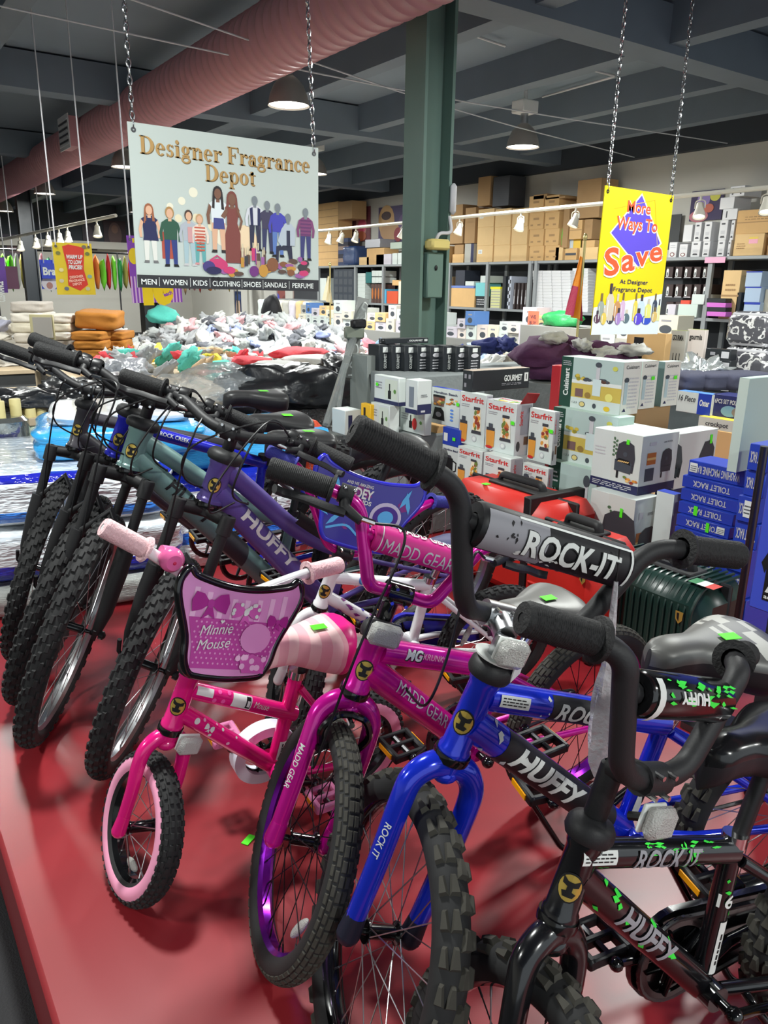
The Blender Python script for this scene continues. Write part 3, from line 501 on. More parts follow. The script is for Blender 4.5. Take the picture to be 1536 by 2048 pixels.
def saddle_mesh(L, Wd, T, mtop, mlow, stripes=None, rear=None, patch=None):
    """x from rear (0) to nose (L); z=0 is the top line"""
    mb = MB(); ns, nr = 22, 20; secs = []
    for i in range(ns + 1):
        t = i / ns; x = L * t
        w = Wd / 2 * (max(.02, math.sin(min(1, (t + .012) / .2) * PI / 2)) if t < .2 else 1) * ((1 - .62 * (min(1, max(0, (t - .24) / .42)) ** 1.2)) if t < .66 else .38)
        if t > .88: w *= math.sqrt(max(.03, 1 - ((t - .88) / .12) ** 2))
        top = .012 * (1 - min(1, t / .22)) ** 0 * (1 + .9 * max(0, .3 - t)) - (.014 * max(0, (t - .8) / .2) ** 2)
        th = T * (1 - .45 * min(1, max(0, (t - .15) / .5)))
        if t < .1: th *= .55 + 4.5 * t; top -= (.1 - t) * .2
        ring = []
        for j in range(nr):
            a = 2 * PI * j / nr; cy, sz = math.cos(a), math.sin(a)
            y = w * abs(cy) ** .75 * (1 if cy >= 0 else -1); z = (sz ** .8 * T * .34 if sz >= 0 else -th * abs(sz) ** .5 * (.92 - .3 * abs(cy) ** 3))
            ring.append((x, y, top + z - T * .2))
        secs.append(ring)
    vs = [p for r in secs for p in r]
    for i in range(ns):
        for j in range(nr):
            up = j < nr // 2 + (0 if nr % 2 else 0); m = mtop if up else mlow
            if stripes and not (rear and i < 5): m = stripes[(i // 2) % 2]
            if rear and i < 5: m = rear
            if patch and 2 <= i <= 9 and 2 <= j <= 8 and (i * 5 + j * 7 + i * j) % 4 < 2 and (i + j) % 5: m = patch
            q = (i * nr + j, (i + 1) * nr + j, (i + 1) * nr + (j + 1) % nr, i * nr + (j + 1) % nr)
            mb.add([vs[k] for k in q], [(0, 1, 2, 3)], m)
    mb.add(secs[0], [list(range(nr))], rear or mlow); mb.add(secs[-1], [list(range(nr))[::-1]], mlow)
    # weld
    return mb
def weld(ob, smooth=50):
    bm = bmesh.new(); bm.from_mesh(ob.data); bmesh.ops.remove_doubles(bm, verts=bm.verts, dist=1e-5); bmesh.ops.recalc_face_normals(bm, faces=bm.faces)
    bm.to_mesh(ob.data); bm.free(); ob.data.polygons.foreach_set('use_smooth', [True] * len(ob.data.polygons)); ob.data.set_sharp_from_angle(angle=R(smooth)); return ob
def bike(key, sp):
    d = FIT[key]; g = d.get
    cy, sy = math.cos(d['psi'] - YAW), math.sin(d['psi'] - YAW)
    fwd = V((cy, sy, 0)); lf = V((-sy, cy, 0)); up = V((0, 0, 1)) * math.cos(d['phi']) + lf * math.sin(d['phi']); left = lf * math.cos(d['phi']) - V((0, 0, 1)) * math.sin(d['phi'])
    o = MX.Rotation(-YAW, 3, 'Z') @ V((d['X'], d['Y'], 0))
    mw = MX(((fwd.x, left.x, up.x, o.x), (fwd.y, left.y, up.y, o.y), (fwd.z, left.z, up.z, o.z), (0, 0, 0, 1)))
    root = empty('bicycle', mw, sp['label'], 'bicycle', 'bicycles parked in a row on the red platform')
    ha, st, Rw = d['ha'], d['st'], d['R']; htl = d['htl']; mtb = sp['kind'] == 'mtb'; kid = sp['kind'] == 'kid'
    A = V((d['ua'], 0, d['wa'])); e = V((-math.cos(ha), 0, math.sin(ha))); n = V((math.sin(ha), 0, math.cos(ha)))
    q = Quaternion(e, st); n2 = q @ n; l2 = q @ V((0, 1, 0))
    def S(a, l, f): return A + e * a + n2 * f + l2 * l
    def T(a, l, f): return S(htl + a, l, f)
    P = lambda u, w, l=0.: V((u, l, w))
    BB = P(*sp.get('bb', (d['ub'], d['wb']))); RA = P(0, Rw); SCp = P(*sp['seatc']); ax = S(-d['fl'], 0, d['off'])
    pm, fm = sp['paint'], sp.get('fork', sp['paint']); wt = sp['wt']; tr = sp.get('tube', .016); dr = sp.get('down', .019); hr = sp.get('head', .019)
    HT = A + e * htl
    # ---- frame
    f = MB()
    f.lathe([(hr * 1.0, 0), (hr * 1.12, .001), (hr * 1.12, .01), (hr, .014), (hr, htl - .014), (hr * 1.1, htl - .01), (hr * 1.1, htl), (.01, htl)], pm, A, e, 24)
    dt0 = A + e * (htl * sp.get('dta', .3)); f.tube([dt0, BB], dr, pm, 16)
    tts = [P(*p) for p in sp['tt']] if 'tt' in sp else [A + e * (htl * sp.get('tta', .78)), SCp]
    f.tube(spline(tts, 6) if len(tts) > 2 else tts, tr, pm, 16)
    if sp.get('tt2'): f.tube([A + e * (htl * .45), P(*sp['tt2'])], .009, pm, 12)
    sdir = (SCp - BB).normalized(); f.tube([BB, SCp + sdir * .025], sp.get('seat_r', .0155), pm, 14); f.tube([SCp + sdir * .012, SCp + sdir * .03], sp.get('seat_r', .0155) * 1.2, plastic if mtb else chrome, 14)
    f.lathe([(.005, -.036), (.021, -.036), (.021, .036), (.005, .036)], pm, BB, (0, 1, 0), 20)
    for sg in (-1, 1):
        f.tube([BB + V((-.02, .022 * sg, 0)), BB.lerp(RA, .35) + V((0, .045 * sg, 0)), RA + V((.012, .058 * sg, 0))], [.011, .010, .008], pm, 10)
        f.tube([SCp + V((-.008, .014 * sg, -.012)), SCp.lerp(RA, .3) + V((0, .04 * sg, 0)), RA + V((.006, .058 * sg, .012))], [.009, .008, .007], pm, 10)
        f.box(RA + V((.004, .058 * sg, .002)), (.03, .005, .034), pm)
    dn = (BB - dt0).normalized(); dl = (BB - dt0).length
    for t in sp.get('texts', ()):
        if t['on'] == 'down': cv = Canvas(f, dt0, dn, V((0, 1, 0)).cross(dn), dr, .0005, 0); cv.u = V((0, 0, 1)) - dn * dn.z; cv.u.normalize(); cv.n = cv.r.cross(cv.u)
        elif t['on'] == 'top':
            a, b = tts[0], tts[-1]; dd = (b - a).normalized(); cv = Canvas(f, a, dd, V((0, 0, 1)) - dd * dd.z, tr, .0005)
        elif t['on'] == 'seat':
            cv = Canvas(f, SCp, -sdir, V((-1, 0, 0)), sp.get('seat_r', .0155), .0005); cv.u = (V((-1, 0, 0)) - sdir * (-sdir.x)).normalized(); cv.n = cv.r.cross(cv.u)
        q2 = Quaternion(cv.r, -R(t.get('turn', 25))); cv.u = q2 @ cv.u; cv.n = q2 @ cv.n
        t['draw'](cv)
    # emblem on the head tube
    cv = Canvas(f, A + e * htl * .45, l2 * 0 + V((0, 1, 0)).cross(e) * -1, e, 0); nn = Quaternion(e, R(sp.get('badge', 55))) @ n; rr = e.cross(nn)
    cv = Canvas(f, A + e * htl * .45, e, -rr, hr * 1.0, .0006)
    gold = mat('badge_gold', (214, 184, 90), .3, .6)
    cv.ell(0, 0, .021, .017, BLACK, 2); cv.ell(0, 0, .0185, .0145, sp.get('badge_m', gold), 3)
    cv.poly([(.014, -.011), (.009, -.004), (.009, .004), (.014, .011), (.004, .010), (.002, .0035), (-.004, .0035), (-.006, .009), (-.013, .006), (-.012, -.006), (-.006, -.009), (-.004, -.0035), (.002, -.0035), (.004, -.010)], BLACK, 4)
    fo = f.obj('frame', root)
    # ---- headset cup, fork
    m = MB(); m.lathe([(.012, 0), (hr * 1.35, 0), (hr * 1.5, .008), (hr * 1.45, .02), (hr * 1.2, .028), (.013, .032)], matt, HT, e, 20)
    m.obj('headset_cup', root); m = MB(); m.lathe([(.013, -.012), (hr * 1.25, -.012), (hr * 1.3, -.004), (hr * 1.25, .002), (.013, .002)], gloss, A, e, 20); m.obj('crown_race', root)
    k = MB(); off = d['off']; fl = d['fl']
    if mtb:
        k.lathe([(.022, -.035), (.022, -.012)], fm, A, e, 16)
        k.tube([S(-.028, -.078, off), S(-.026, -.05, off * .7), S(-.024, 0, 0), S(-.026, .05, off * .7), S(-.028, .078, off)], [.017, .019, .021, .019, .017], fm, 12, flat=.9)
        k2 = MB()
        ra = S(-fl, 0, off)
        for sg in (-1, 1):
            k.lathe([(.006, .022), (.018, .02), (.02, .012), (.02, -.03), (.0145, -.032)], fm, S(-.03, .066 * sg, off), e, 16)
            k.tube([S(-.05, .066 * sg, off), S(-fl * .55, .066 * sg, off)], .0145, sp.get('stan', matt), 14)
            k.tube([S(-fl * .42, .066 * sg, off), S(-fl * .6, .067 * sg, off), S(-fl * .85, .067 * sg, off), S(-fl, .06 * sg, off)], [.024, .0255, .021, .013], fm, 14)
            k.box(S(-fl + .002, .058 * sg, off), (.026, .008, .03), fm, q)
            cv = Canvas(k, S(-fl * .62, .067 * sg, off), -e, n2, .0208, .0006); cv.n = (l2 + n2 * .6 * sg).normalized(); cv.u = cv.n.cross(cv.r) 
            if sp.get('fdecal'):
                cv.rect(-.018, -.017, .012, .017, sp['fdecal']); cv.text('RC', .03, 0, .016, WHITE, rot=PI / 2)
        k.tube([S(-fl * .43, -.064, off), S(-fl * .40, -.05, off + .02), S(-fl + Rw + .022, 0, off + .03), S(-fl * .40, .05, off + .02), S(-fl * .43, .064, off)], .0115, fm, 10)
    else:
        fr = sp.get('fork_r', .017); k.lathe([(hr * .95, -.04), (hr * 1.02, -.012)], fm, A, e, 20)
        wl = sp.get('fork_w', .052)
        for sg in (-1, 1):
            pts = spline([S(-.022, 0, 0), S(-.028, wl * .55 * sg, .004), S(-.052, wl * .95 * sg, .008), S(-.09, wl * 1.05 * sg, off * .5), S(-fl * .6, wl * 1.03 * sg, off * .85), S(-fl + .012, wl * sg, off)], 7)
            k.tube(pts, [fr * (1.05 - .28 * i / len(pts)) for i in range(len(pts))], fm, 14)
            k.tube([S(-fl + .034, wl * sg, off), S(-fl - .006, wl * sg, off)], [fr * .8, fr * .95], sp.get('tip', fm), 12); k.ball(S(-fl - .006, wl * sg, off), fr * .94, sp.get('tip', fm), None, 12, 8)
        k.ball(S(-.036, 0, .004), (.022, .022, .016), fm, None, 14, 8)
        if sp.get('fork_text'):
            cv = Canvas(k, S(-fl * .36, -wl * 1.04, off * .8), -e, n2, fr * .95, .0006); cv.n = (-l2 * .75 + n2 * .6).normalized(); cv.u = cv.n.cross(cv.r); cv.text(sp['fork_text'], 0, -.006, .012, WHITE, 'l', .01)
    k.obj('fork', root)
    # ---- wheels
    tyre_mb = wheel_tyre(Rw, wt, sp['tyre'], sp.get('wall')); rimm = sp.get('rim', alu); ri = Rw - wt * .86; tyre_me = None; hub_me = None; sp_me = None; fl_r = .019 if not kid else .014; ns = sp.get('ns', 28)
    for front in (True, False):
        if front: mm = MX(((n2.x, l2.x, e.x, ax.x), (n2.y, l2.y, e.y, ax.y), (n2.z, l2.z, e.z, ax.z), (0, 0, 0, 1)))
        else: mm = MX.Translation(RA)
        w = MB(); hw = wt * .34
        w.lathe([(ri + .008, -hw), (ri + .008, hw), (ri - .004, hw * .96), (ri - .012, hw * .45), (ri - .012, -hw * .45), (ri - .004, -hw * .96)], rimm, ax=(0, 1, 0), n=64, closed=True)
        wo = w.obj('wheel', root, mm)
        if tyre_me is None:
            to = tyre_mb.obj('tyre', wo, None, 30); tyre_me = to.data
            hmb = MB(); hw2 = .032 if mtb else .03
            hmb.lathe([(.004, -hw2 - .022), (.008, -hw2 - .022), (.008, -hw2 - .014), (.005, -hw2 - .012), (.006, -hw2), (fl_r, -hw2), (fl_r, -hw2 + .004), (.012, -hw2 + .008), (.012, hw2 - .008), (fl_r, hw2 - .004), (fl_r, hw2), (.006, hw2), (.005, hw2 + .012), (.008, hw2 + .014), (.008, hw2 + .022), (.004, hw2 + .022)], sp.get('hub', gloss), ax=(0, 1, 0), n=16)
            if mtb: hmb.lathe([(.004, .07), (.012, .07), (.013, .082), (.005, .088)], plastic, ax=(0, 1, 0), n=12); hmb.tube([(0, -.072, 0), (0, -.085, .01), (.01, -.09, .045)], .006, plastic, 8); hmb.tube([(0, -.075, 0), (0, .075, 0)], .005, steel, 8)
            ho = hmb.obj('hub', wo); hub_me = ho.data
        else:
            for nm, me in (('tyre', tyre_me), ('hub', hub_me)):
                ob = bpy.data.objects.new(nm, me); COL.objects.link(ob); ob.parent = wo
        spm = sp.get('spoke', alu)
        for i in range(ns):
            a = 2 * PI * i / ns; sg = 1 if i % 2 else -1; cr = (.62 if (i // 2) % 2 else -.62) * (1 if not kid else .7)
            p0 = V((math.cos(a + cr) * fl_r * .9, sg * (hw2 - .002), math.sin(a + cr) * fl_r * .9)); p1 = V((math.cos(a) * (ri - .01), sg * .003, math.sin(a) * (ri - .01)))
            dv = p1 - p0
            if sp_me is None:
                sm = MB(); Ls = dv.length; sm.tube([(0, 0, 0), (0, 0, Ls)], sp.get('spoke_r', .0011), spm, 6, False); sm.tube([(0, 0, Ls - .016), (0, 0, Ls)], .0019, spm, 6); so = sm.obj('spoke', wo); sp_me = so.data
            else: so = bpy.data.objects.new('spoke', sp_me); COL.objects.link(so); so.parent = wo
            so.matrix_local = MX.Translation(p0) @ dv.to_track_quat('Z', 'Y').to_matrix().to_4x4()
        if sp.get('wrefl', True):
            rm = MB(); aa = R(sp.get('refl_a', 20)); c0 = V((math.cos(aa), 0, math.sin(aa))) * (ri - .045 if not kid else ri - .03); rm.ball(c0, (.011, .006, .042 if not kid else .026), refl, MX.Rotation(-aa, 3, 'Y'), 16, 10); rm.obj('spoke_reflector', wo)
    # ---- seat post and saddle
    sr, sn = sp['saddle']; sr, sn = P(*sr), P(*sn); sd = sn - sr; smid = sr + sd * .42 - V((0, 0, .03))
    m = MB(); m.tube([SCp - sdir * .03, smid], .0125, sp.get('post', chrome if not mtb else matt), 12); m.box(smid + V((0, 0, .004)), (.045, .034, .022), steel, None, .004)
    for sg in (-1, 1): m.tube([sr + V((.03, .03 * sg, -.018)), smid + V((-.03, .02 * sg, .008)), smid + V((.05, .02 * sg, .008)), sn + V((-.05, .006 * sg, -.014))], .0035, steel, 6)
    m.obj('seat_post', root)
    smb = saddle_mesh(sd.length, sp.get('sw', .17), sp.get('sth', .075), *sp['smat']); ang = math.atan2(sd.z, sd.x)
    sob = weld(smb.obj('saddle', root)); sob.matrix_local = MX.Translation(sr) @ MX.Rotation(-ang, 4, 'Y')
    if sp.get('tag', True):
        m = MB(); m.box((0, 0, 0), (.035, .02, .001), GREENTAG); t = m.obj('price_sticker', sob); t.matrix_local = MX.Translation((sd.length * .42, .012, sp.get('sth', .075) * .16 + .014))
    # ---- cranks, chain, kickstand
    ca = R(sp.get('crank_a', 200)); cl = .15 if mtb else (.11 if not kid else .08); rc = sp.get('ring_r', .075)
    m = MB(); m.lathe([(rc * .82, -.003), (rc, -.003), (rc, .003), (rc * .82, .003)], sp.get('ring_m', gloss), BB + V((0, -.052, 0)), (0, 1, 0), 40, closed=True)
    for i in range(5):
        a = 2 * PI * i / 5; m.tube([BB + V((0, -.052, 0)), BB + V((math.cos(a) * rc * .86, -.052, math.sin(a) * rc * .86))], [.012, .008], sp.get('ring_m', gloss), 8, flat=.4, ref=(0, 1, 0))
    for i in range(30): a = 2 * PI * i / 30; m.box(BB + V((math.cos(a) * rc, -.052, math.sin(a) * rc)), (.007, .004, .007), sp.get('ring_m', gloss), MX.Rotation(-a, 3, 'Y'))
    if sp.get('guard'): m.lathe([(rc * .86, -.010), (rc * 1.28, -.010), (rc * 1.28, .026), (rc * .86, .026)], sp['guard'], BB + V((0, -.062, 0)), (0, 1, 0), 40, closed=True)
    m.obj('chain_ring', root)
    for sg in (-1, 1):
        a = ca + (PI if sg < 0 else 0); c0 = BB + V((0, .066 * sg, 0)); c1 = c0 + V((math.cos(a), .012 * sg / cl * cl, math.sin(a))) * cl
        m = MB(); m.tube([BB + V((0, .03 * sg, 0)), c0], .009, gloss, 10); m.tube([c0, c1], [.013, .0095], sp.get('crank_m', gloss), 10, flat=.7); m.ball(c0, .014, sp.get('crank_m', gloss), None, 10, 8); m.ball(c1, .012, sp.get('crank_m', gloss), None, 10, 8)
        cr_o = m.obj('crank_arm', root)
        m = MB(); pc = c1 + V((0, .052 * sg, 0)); pe = sp.get('pedal_m', plastic); k_ = .8 if kid else 1
        m.tube([c1, pc + V((0, .04 * sg * k_, 0))], .007, steel, 8)
        for x in (-1, 1): m.box(pc + V((x * .036 * k_, 0, 0)), (.014, .085 * k_, .022), pe, None, .004); m.box(pc + V((x * .044 * k_, 0, 0)), (.003, .05 * k_, .012), mat('amber_reflector', (250, 170, 20), .2))
        for x in (-1, 0, 1): m.box(pc + V((0, x * .036 * k_, 0)), (.07 * k_, .012, .02), pe, None, .003)
        m.obj('pedal', cr_o)
    m = MB(); c0, c1 = BB + V((0, -.052, 0)), RA + V((0, -.052, 0)); rk = .032; lp = []
    for i in range(13): a = R(-90 + 180 * i / 12); lp.append(c0 + V((math.cos(a) * rc, 0, math.sin(a) * rc)))
    for i in range(9): a = R(90 + 180 * i / 8); lp.append(c1 + V((math.cos(a) * rk, 0, math.sin(a) * rk)))
    m.tube(lp, .0045, steel, 6, closed=True); m.obj('chain', root)
    m = MB(); m.lathe([(.012, -.06), (rk, -.056), (rk, -.044), (.014, -.04)], steel, RA, (0, 1, 0), 20); m.obj('sprocket', root)
    if sp.get('gearcase'):
        m = MB(); pts = [(c0.x + math.cos(R(a)) * rc * 1.1, c0.z + math.sin(R(a)) * rc * 1.1) for a in range(-90, 91, 15)] + [(c1.x + math.cos(R(a)) * .045, c1.z + math.sin(R(a)) * .045) for a in range(90, 271, 20)]
        m.prism(pts, .012, sp['gearcase'], (0, -.068, 0), (1, 0, 0), (0, 0, 1)); m.obj('chain_guard', root)
    ku, kl = BB.x - .06, .05; foot_l = .17 if not kid else .12; fu = ku - .13 if not kid else ku - .08
    ft = V((fu, foot_l, foot_l * math.tan(d['phi']) + .005)); m = MB()
    m.tube(fillet([P(ku, BB.z - .01, .03), P(ku, BB.z - .02, .05), ft + V((.01, -.008, .012)), ft + V((-.03, .012, 0))], .02), .0075, gloss, 10); m.obj('kickstand', root)
    # ---- stem, handlebar
    T0 = T; ca_, cf = g('clamp_a'), g('clamp_f'); clamp = T(ca_, 0, cf)
    m = MB(); m.lathe([(.013, .03), (.016, .034), (.016, max(.045, ca_ - .012)), (.0125, max(.05, ca_ - .008))], sp.get('stem_m', matt), HT, e, 16) if ca_ > .045 else m.lathe([(.016, .028), (.016, ca_ + .02), (.006, ca_ + .022)], sp.get('stem_m', matt), HT, e, 16)
    m.tube([T(ca_ - .012, 0, 0), clamp], [.019, .018], sp.get('stem_m', matt), 12); m.tube([clamp - l2 * .024, clamp + l2 * .024], .021, sp.get('stem_m', matt), 16)
    for x in (-1, 1):
        for y in (-1, 1): m.tube([clamp + l2 * (.014 * x) + n2 * .012 + e * (.014 * y), clamp + l2 * (.014 * x) + n2 * .026 + e * (.014 * y)], .0035, chrome, 8)
    m.obj('stem', root)
    bmatl = sp.get('bar_m', matt); br = sp.get('bar_r', .0115)
    gi = lambda s_: T(g('gi_a'), g('gi_l') * s_, g('gi_f')); go = lambda s_: T(g('go_a'), g('go_l') * s_, g('go_f'))
    if 'b1_a' in d:
        b1 = lambda s_: T(g('b1_a') - sp.get('low', 0), g('b1_l') * s_, g('b1_f')); b2 = lambda s_: T(g('b2_a') + .008, g('b2_l') * s_, g('b2_f'))
        pts = fillet([go(1), gi(1), b2(1), b1(1) , clamp + l2 * .03, clamp - l2 * .03, b1(-1), b2(-1), gi(-1), go(-1)], .05, 7)
    elif mtb: pts = fillet([go(1), gi(1) , T(ca_, .045, cf), T(ca_, -.045, cf), gi(-1), go(-1)], .05, 7)
    else: pts = fillet([go(1), gi(1), T(ca_ + .01, .05, cf), clamp, T(ca_ + .01, -.05, cf), gi(-1), go(-1)], .06, 6)
    m = MB(); m.tube(pts, br, bmatl, 12); 
    hb = m.obj('handlebar', root)
    gl = sp.get('grip_l', .115)
    for s_ in (1, -1):
        dvec = (gi(s_) - go(s_)).normalized(); a0, a1 = go(s_) - dvec * .004, go(s_) + dvec * gl; gm = sp.get('grip_m', gripm); gr = sp.get('grip_r', .0165)
        m = MB(); m.lathe([(.006, -.001), (gr * .9, 0), (gr * 1.02, .006)] + [(gr * (1.0 + (.02 if i % 2 else -.015)), .008 + (gl - .016) * i / 64) for i in range(65)] + [(gr * 1.35, gl - .006), (gr * 1.4, gl - .001), (gr * .8, gl)], gm, go(s_), dvec, 18); m.obj('grip', hb)
        if sp.get('levers'):
            c0 = go(s_) + dvec * (gl + .022); fw_ = n2; dn_ = -e
            m = MB(); lm = sp.get('lever_m', matt); m.tube([c0 - dvec * .012, c0 + dvec * .014], .0175, lm, 14)
            m.tube([c0, c0 + fw_ * .02 + dn_ * .02, c0 + fw_ * .034 + dn_ * .03 + dvec * .03], [.012, .011, .008], lm, 10)
            lv = c0 + fw_ * .03 + dn_ * .026
            m.tube(spline([lv, lv - dvec * .03 + fw_ * .006, lv - dvec * .07 - fw_ * .004, lv - dvec * .105 - fw_ * .012 + dn_ * .004, lv - dvec * .125 + fw_ * .002], 5), .0062, lm, 8, flat=1.5)
            m.tube([lv + dvec * .03, lv + dvec * .055], .0055, chrome, 8)
            for x in (-.006, .006): m.ball(c0 + e * .012 + dvec * x * 1.5 + fw_ * .013, .004, chrome, None, 8, 6)
            m.obj('brake_lever', hb)
            if mtb:
                m = MB(); c2 = c0 + dvec * .03
                m.lathe([(.013, -.012), (.021, -.012), (.022, .006), (.019, .012), (.012, .013)], plastic, c2, dvec, 18); m.ball(c2 + fw_ * .02 - e * .01, (.014, .014, .01), plastic, None, 12, 8); m.obj('gear_shifter', hb)
            m = MB(); cst = lv + dvec * .05
            tgt = S(-fl * .4, .05 * (1 if s_ > 0 else -1), off + .02) if s_ < 0 else (A + e * htl * .2 + V((-.09, .03, -.03)))
            mid = T(.02, .07 * s_, .13 + .02 * s_)
            m.tube(spline([cst, cst + dvec * .05 + fw_ * .03, mid + e * .04, mid - e * .06, tgt + n2 * .02, tgt], 9), .0026, plastic, 6); m.obj('brake_cable', hb)
            if mtb and s_ > 0:
                for kk in range(2):
                    m = MB(); c3 = c2 + fw_ * .02; mid2 = T(-.02 + .05 * kk, .03 - .09 * kk, .15 - .03 * kk)
                    m.tube(spline([c3, c3 + dvec * .06 + fw_ * .05 + e * .02, mid2, mid2 - e * .09 - n2 * .03, A + e * htl * .1 + V((-.05, .035 * (1 - 2 * kk), -.01))], 9), .0026, plastic, 6); m.obj('gear_cable', hb)
    if sp.get('pad'):
        tfr, pr_, pmat, endm, drawer = sp['pad']
        e0, e1 = b2(-1).lerp(b1(-1), tfr), b2(1).lerp(b1(1), tfr); px = (e1 - e0).normalized()
        m = MB(); m.tube([e0, e1], br * .9, bmatl, 10); L = (e1 - e0).length
        m.lathe([(br, .018), (pr_ * .9, .018), (pr_, .024), (pr_, L - .024), (pr_ * .9, L - .018), (br, L - .018)], pmat, e0, px, 28)
        uu = (e - px * e.dot(px)).normalized(); cv = Canvas(m, e0.lerp(e1, .5), px, uu, pr_, .0006)
        drawer(cv, L - .05); m.obj('crossbar_pad', hb)
    if sp.get('plaque'): sp['plaque'](hb, T, n2, l2, e, d)
    if sp.get('reflector'):
        l_, a_, f_ = sp['reflector']; m = MB(); c0 = T(a_, l_, f_)
        rot = MX(((n2.x, l2.x, e.x), (n2.y, l2.y, e.y), (n2.z, l2.z, e.z)))
        m.box(c0, (.022, .05, .042), refl, rot, .008); m.box(c0 - n2 * .013, (.006, .046, .038), WHITE, rot, .002); m.tube([c0 - n2 * .012, c0 - n2 * .04 - e * .015], .006, plastic, 8); m.obj('front_reflector', hb if sp.get('rbar', True) else root)
    if sp.get('caliper'):
        m = MB(); c0 = S(-.05, 0, .03)
        for sg in (-1, 1): m.tube(spline([c0 + e * .012, c0 + l2 * (.03 * sg) + e * .006 + n2 * .005, c0 + l2 * (.048 * sg) - e * .025 + n2 * .006, c0 + l2 * (.036 * sg) - e * .06], 6), .007, gloss, 8); m.box(c0 + l2 * (.03 * sg) - e * .062, (.03, .009, .012), plastic)
        m.tube([c0 - n2 * .03, c0 + n2 * .02], .006, chrome, 8); m.obj('brake_caliper', root)
    if sp.get('extra'): sp['extra'](root, hb, T, S, n2, l2, e, P, BB, d)
    return root
# ------------------------------------------------------------------ the nine bicycles
P_MAG = mat('magenta_metallic_paint', (206, 14, 150), .22, .35, .6); P_PINK = mat('hot_pink_paint', (232, 22, 128), .22, .1, .7); P_BLUE = mat('blue_paint', (22, 48, 205), .2, .3, .7)
P_BLK = mat('black_paint', (14, 14, 17), .2, 0, .7); P_PURP = mat('matt_purple_paint', (92, 76, 150), .4, .1, .1); P_TEAL = mat('matt_teal_paint', (112, 146, 142), .45, 0, .1)
P_GREY = mat('matt_grey_paint', (66, 64, 70), .45, .1, .1); P_WHT = mat('white_paint', (236, 236, 238), .25, 0, .6); P_MBLU = mat('royal_blue_paint', (34, 40, 190), .28, .2, .5)
SILV = mat('silver_vinyl', (104, 104, 102), .42, .5); DKV = mat('dark_vinyl', (28, 28, 32), .48)
def splat(cv, x0, x1, y0, y1, m, n, seed, s=.3, k=1):
    g = random.Random(seed)
    for i in range(n):
        x, y = g.uniform(x0, x1), g.uniform(y0, y1); L = (x1 - x0) * g.uniform(.03, .12) * s * 3; w = (y1 - y0) * g.uniform(.05, .16)
        cv.poly([(x, y), (x + L * .5, y - w), (x + L, y + w * g.uniform(-1, 1)), (x + L * .4, y + w)], m, k)
def d_huffy(col, h, x0, bold=.02, sh=.35, w=None, al='l', extra=None):
    def f(cv):
        if extra: extra(cv)
        cv.text('HUFFY', x0, -h / 2, h, col, al, bold, sh, w, 3)
    return dict(on='down', draw=f)
def d_text(on, s, col, h, x0, bold=.015, sh=0., w=None, extra=None, turn=25):
    def f(cv):
        if extra: extra(cv)
        cv.text(s, x0, -h / 2, h, col, 'l', bold, sh, w, 3)
    return dict(on=on, draw=f, turn=turn)
def sticker(x0, x1, h=.018, y=.004, lines=True):
    def f(cv):
        cv.rect(x0, y - h / 2, x1, y + h / 2, WHITE, 4)
        if lines: cv.marks(x0 + .004, y - h * .35, x1 - .004, y + h * .35, BLACK, 3, 5, 3)
    return f
def pad_plain(cv, L): pass
M1 = dict(kind='mtb', wt=.054, tyre='mtb', levers=True, grip_r=.0205, sw=.17, sth=.07, smat=(mat('black_saddle_vinyl', (38, 38, 39), .4), DKV), bar_r=.0135, crank_a=215, fork=matt, spoke=alu, ring_r=.085, head=.022)
def mt(**k): z = dict(M1); z.update(k); return z
bike('grey26', mt(label='matt dark grey mountain bike at the far left end of the bicycle row', paint=P_GREY, bb=(.46, .29), seatc=(.36, .66), down=.028, tube=.021, head=.025, saddle=((.16, .84), (.42, .86)), fdecal=ink(150, 30, 36), texts=[d_huffy(LGREY, .024, .16)]))
bike('blue26', mt(label='royal blue mountain bike standing between the grey and the teal one', paint=P_MBLU, bb=(.46, .29), seatc=(.426, .683), down=.027, tube=.019, head=.029, saddle=((.249, .817), (.495, .838)), rim=gloss, texts=[d_huffy(WHITE, .024, .18), d_text('top', 'ROCK CREEK', WHITE, .012, .1)]))
bike('teal', mt(label='matt teal mountain bike with thick pale green tubes and black suspension fork', paint=P_TEAL, bb=(.47, .29), seatc=(.42, .52), tt=[(.905, .84), (.82, .775), (.6, .6), (.435, .515)], down=.035, tube=.025, head=.0315, saddle=((.272, .775), (.51, .803)), fdecal=ink(150, 200, 186), refl_a=200,
    texts=[d_text('down', 'HUFFY', BLACK, .044, .12, .025, .2, None, lambda cv: cv.poly([(.36, -.05), (.50, -.05), (.46, .05), (.32, .05)], DGREY, 1)), dict(on='down', turn=70, draw=lambda cv: cv.text('29', .13, -.02, .036, DGREY, 'l', .01, .3))]))
bike('purple', mt(label='matt purple mountain bike with white lettering on the down tube and curved top tube', paint=P_PURP, bb=(.45, .28), seatc=(.41, .47), tt=[(.83, .80), (.74, .715), (.62, .60), (.52, .53), (.42, .475)], down=.0335, tube=.025, head=.031, saddle=((.143, .79), (.423, .808)), fdecal=ink(150, 140, 200), fork_r=.02,
    texts=[d_text('down', 'HUFFY', WHITE, .036, .1, .03, .12, .27), dict(on='top', turn=10, draw=lambda cv: cv.rect(.28, -.02, .44, .022, BLACK, 1))]))
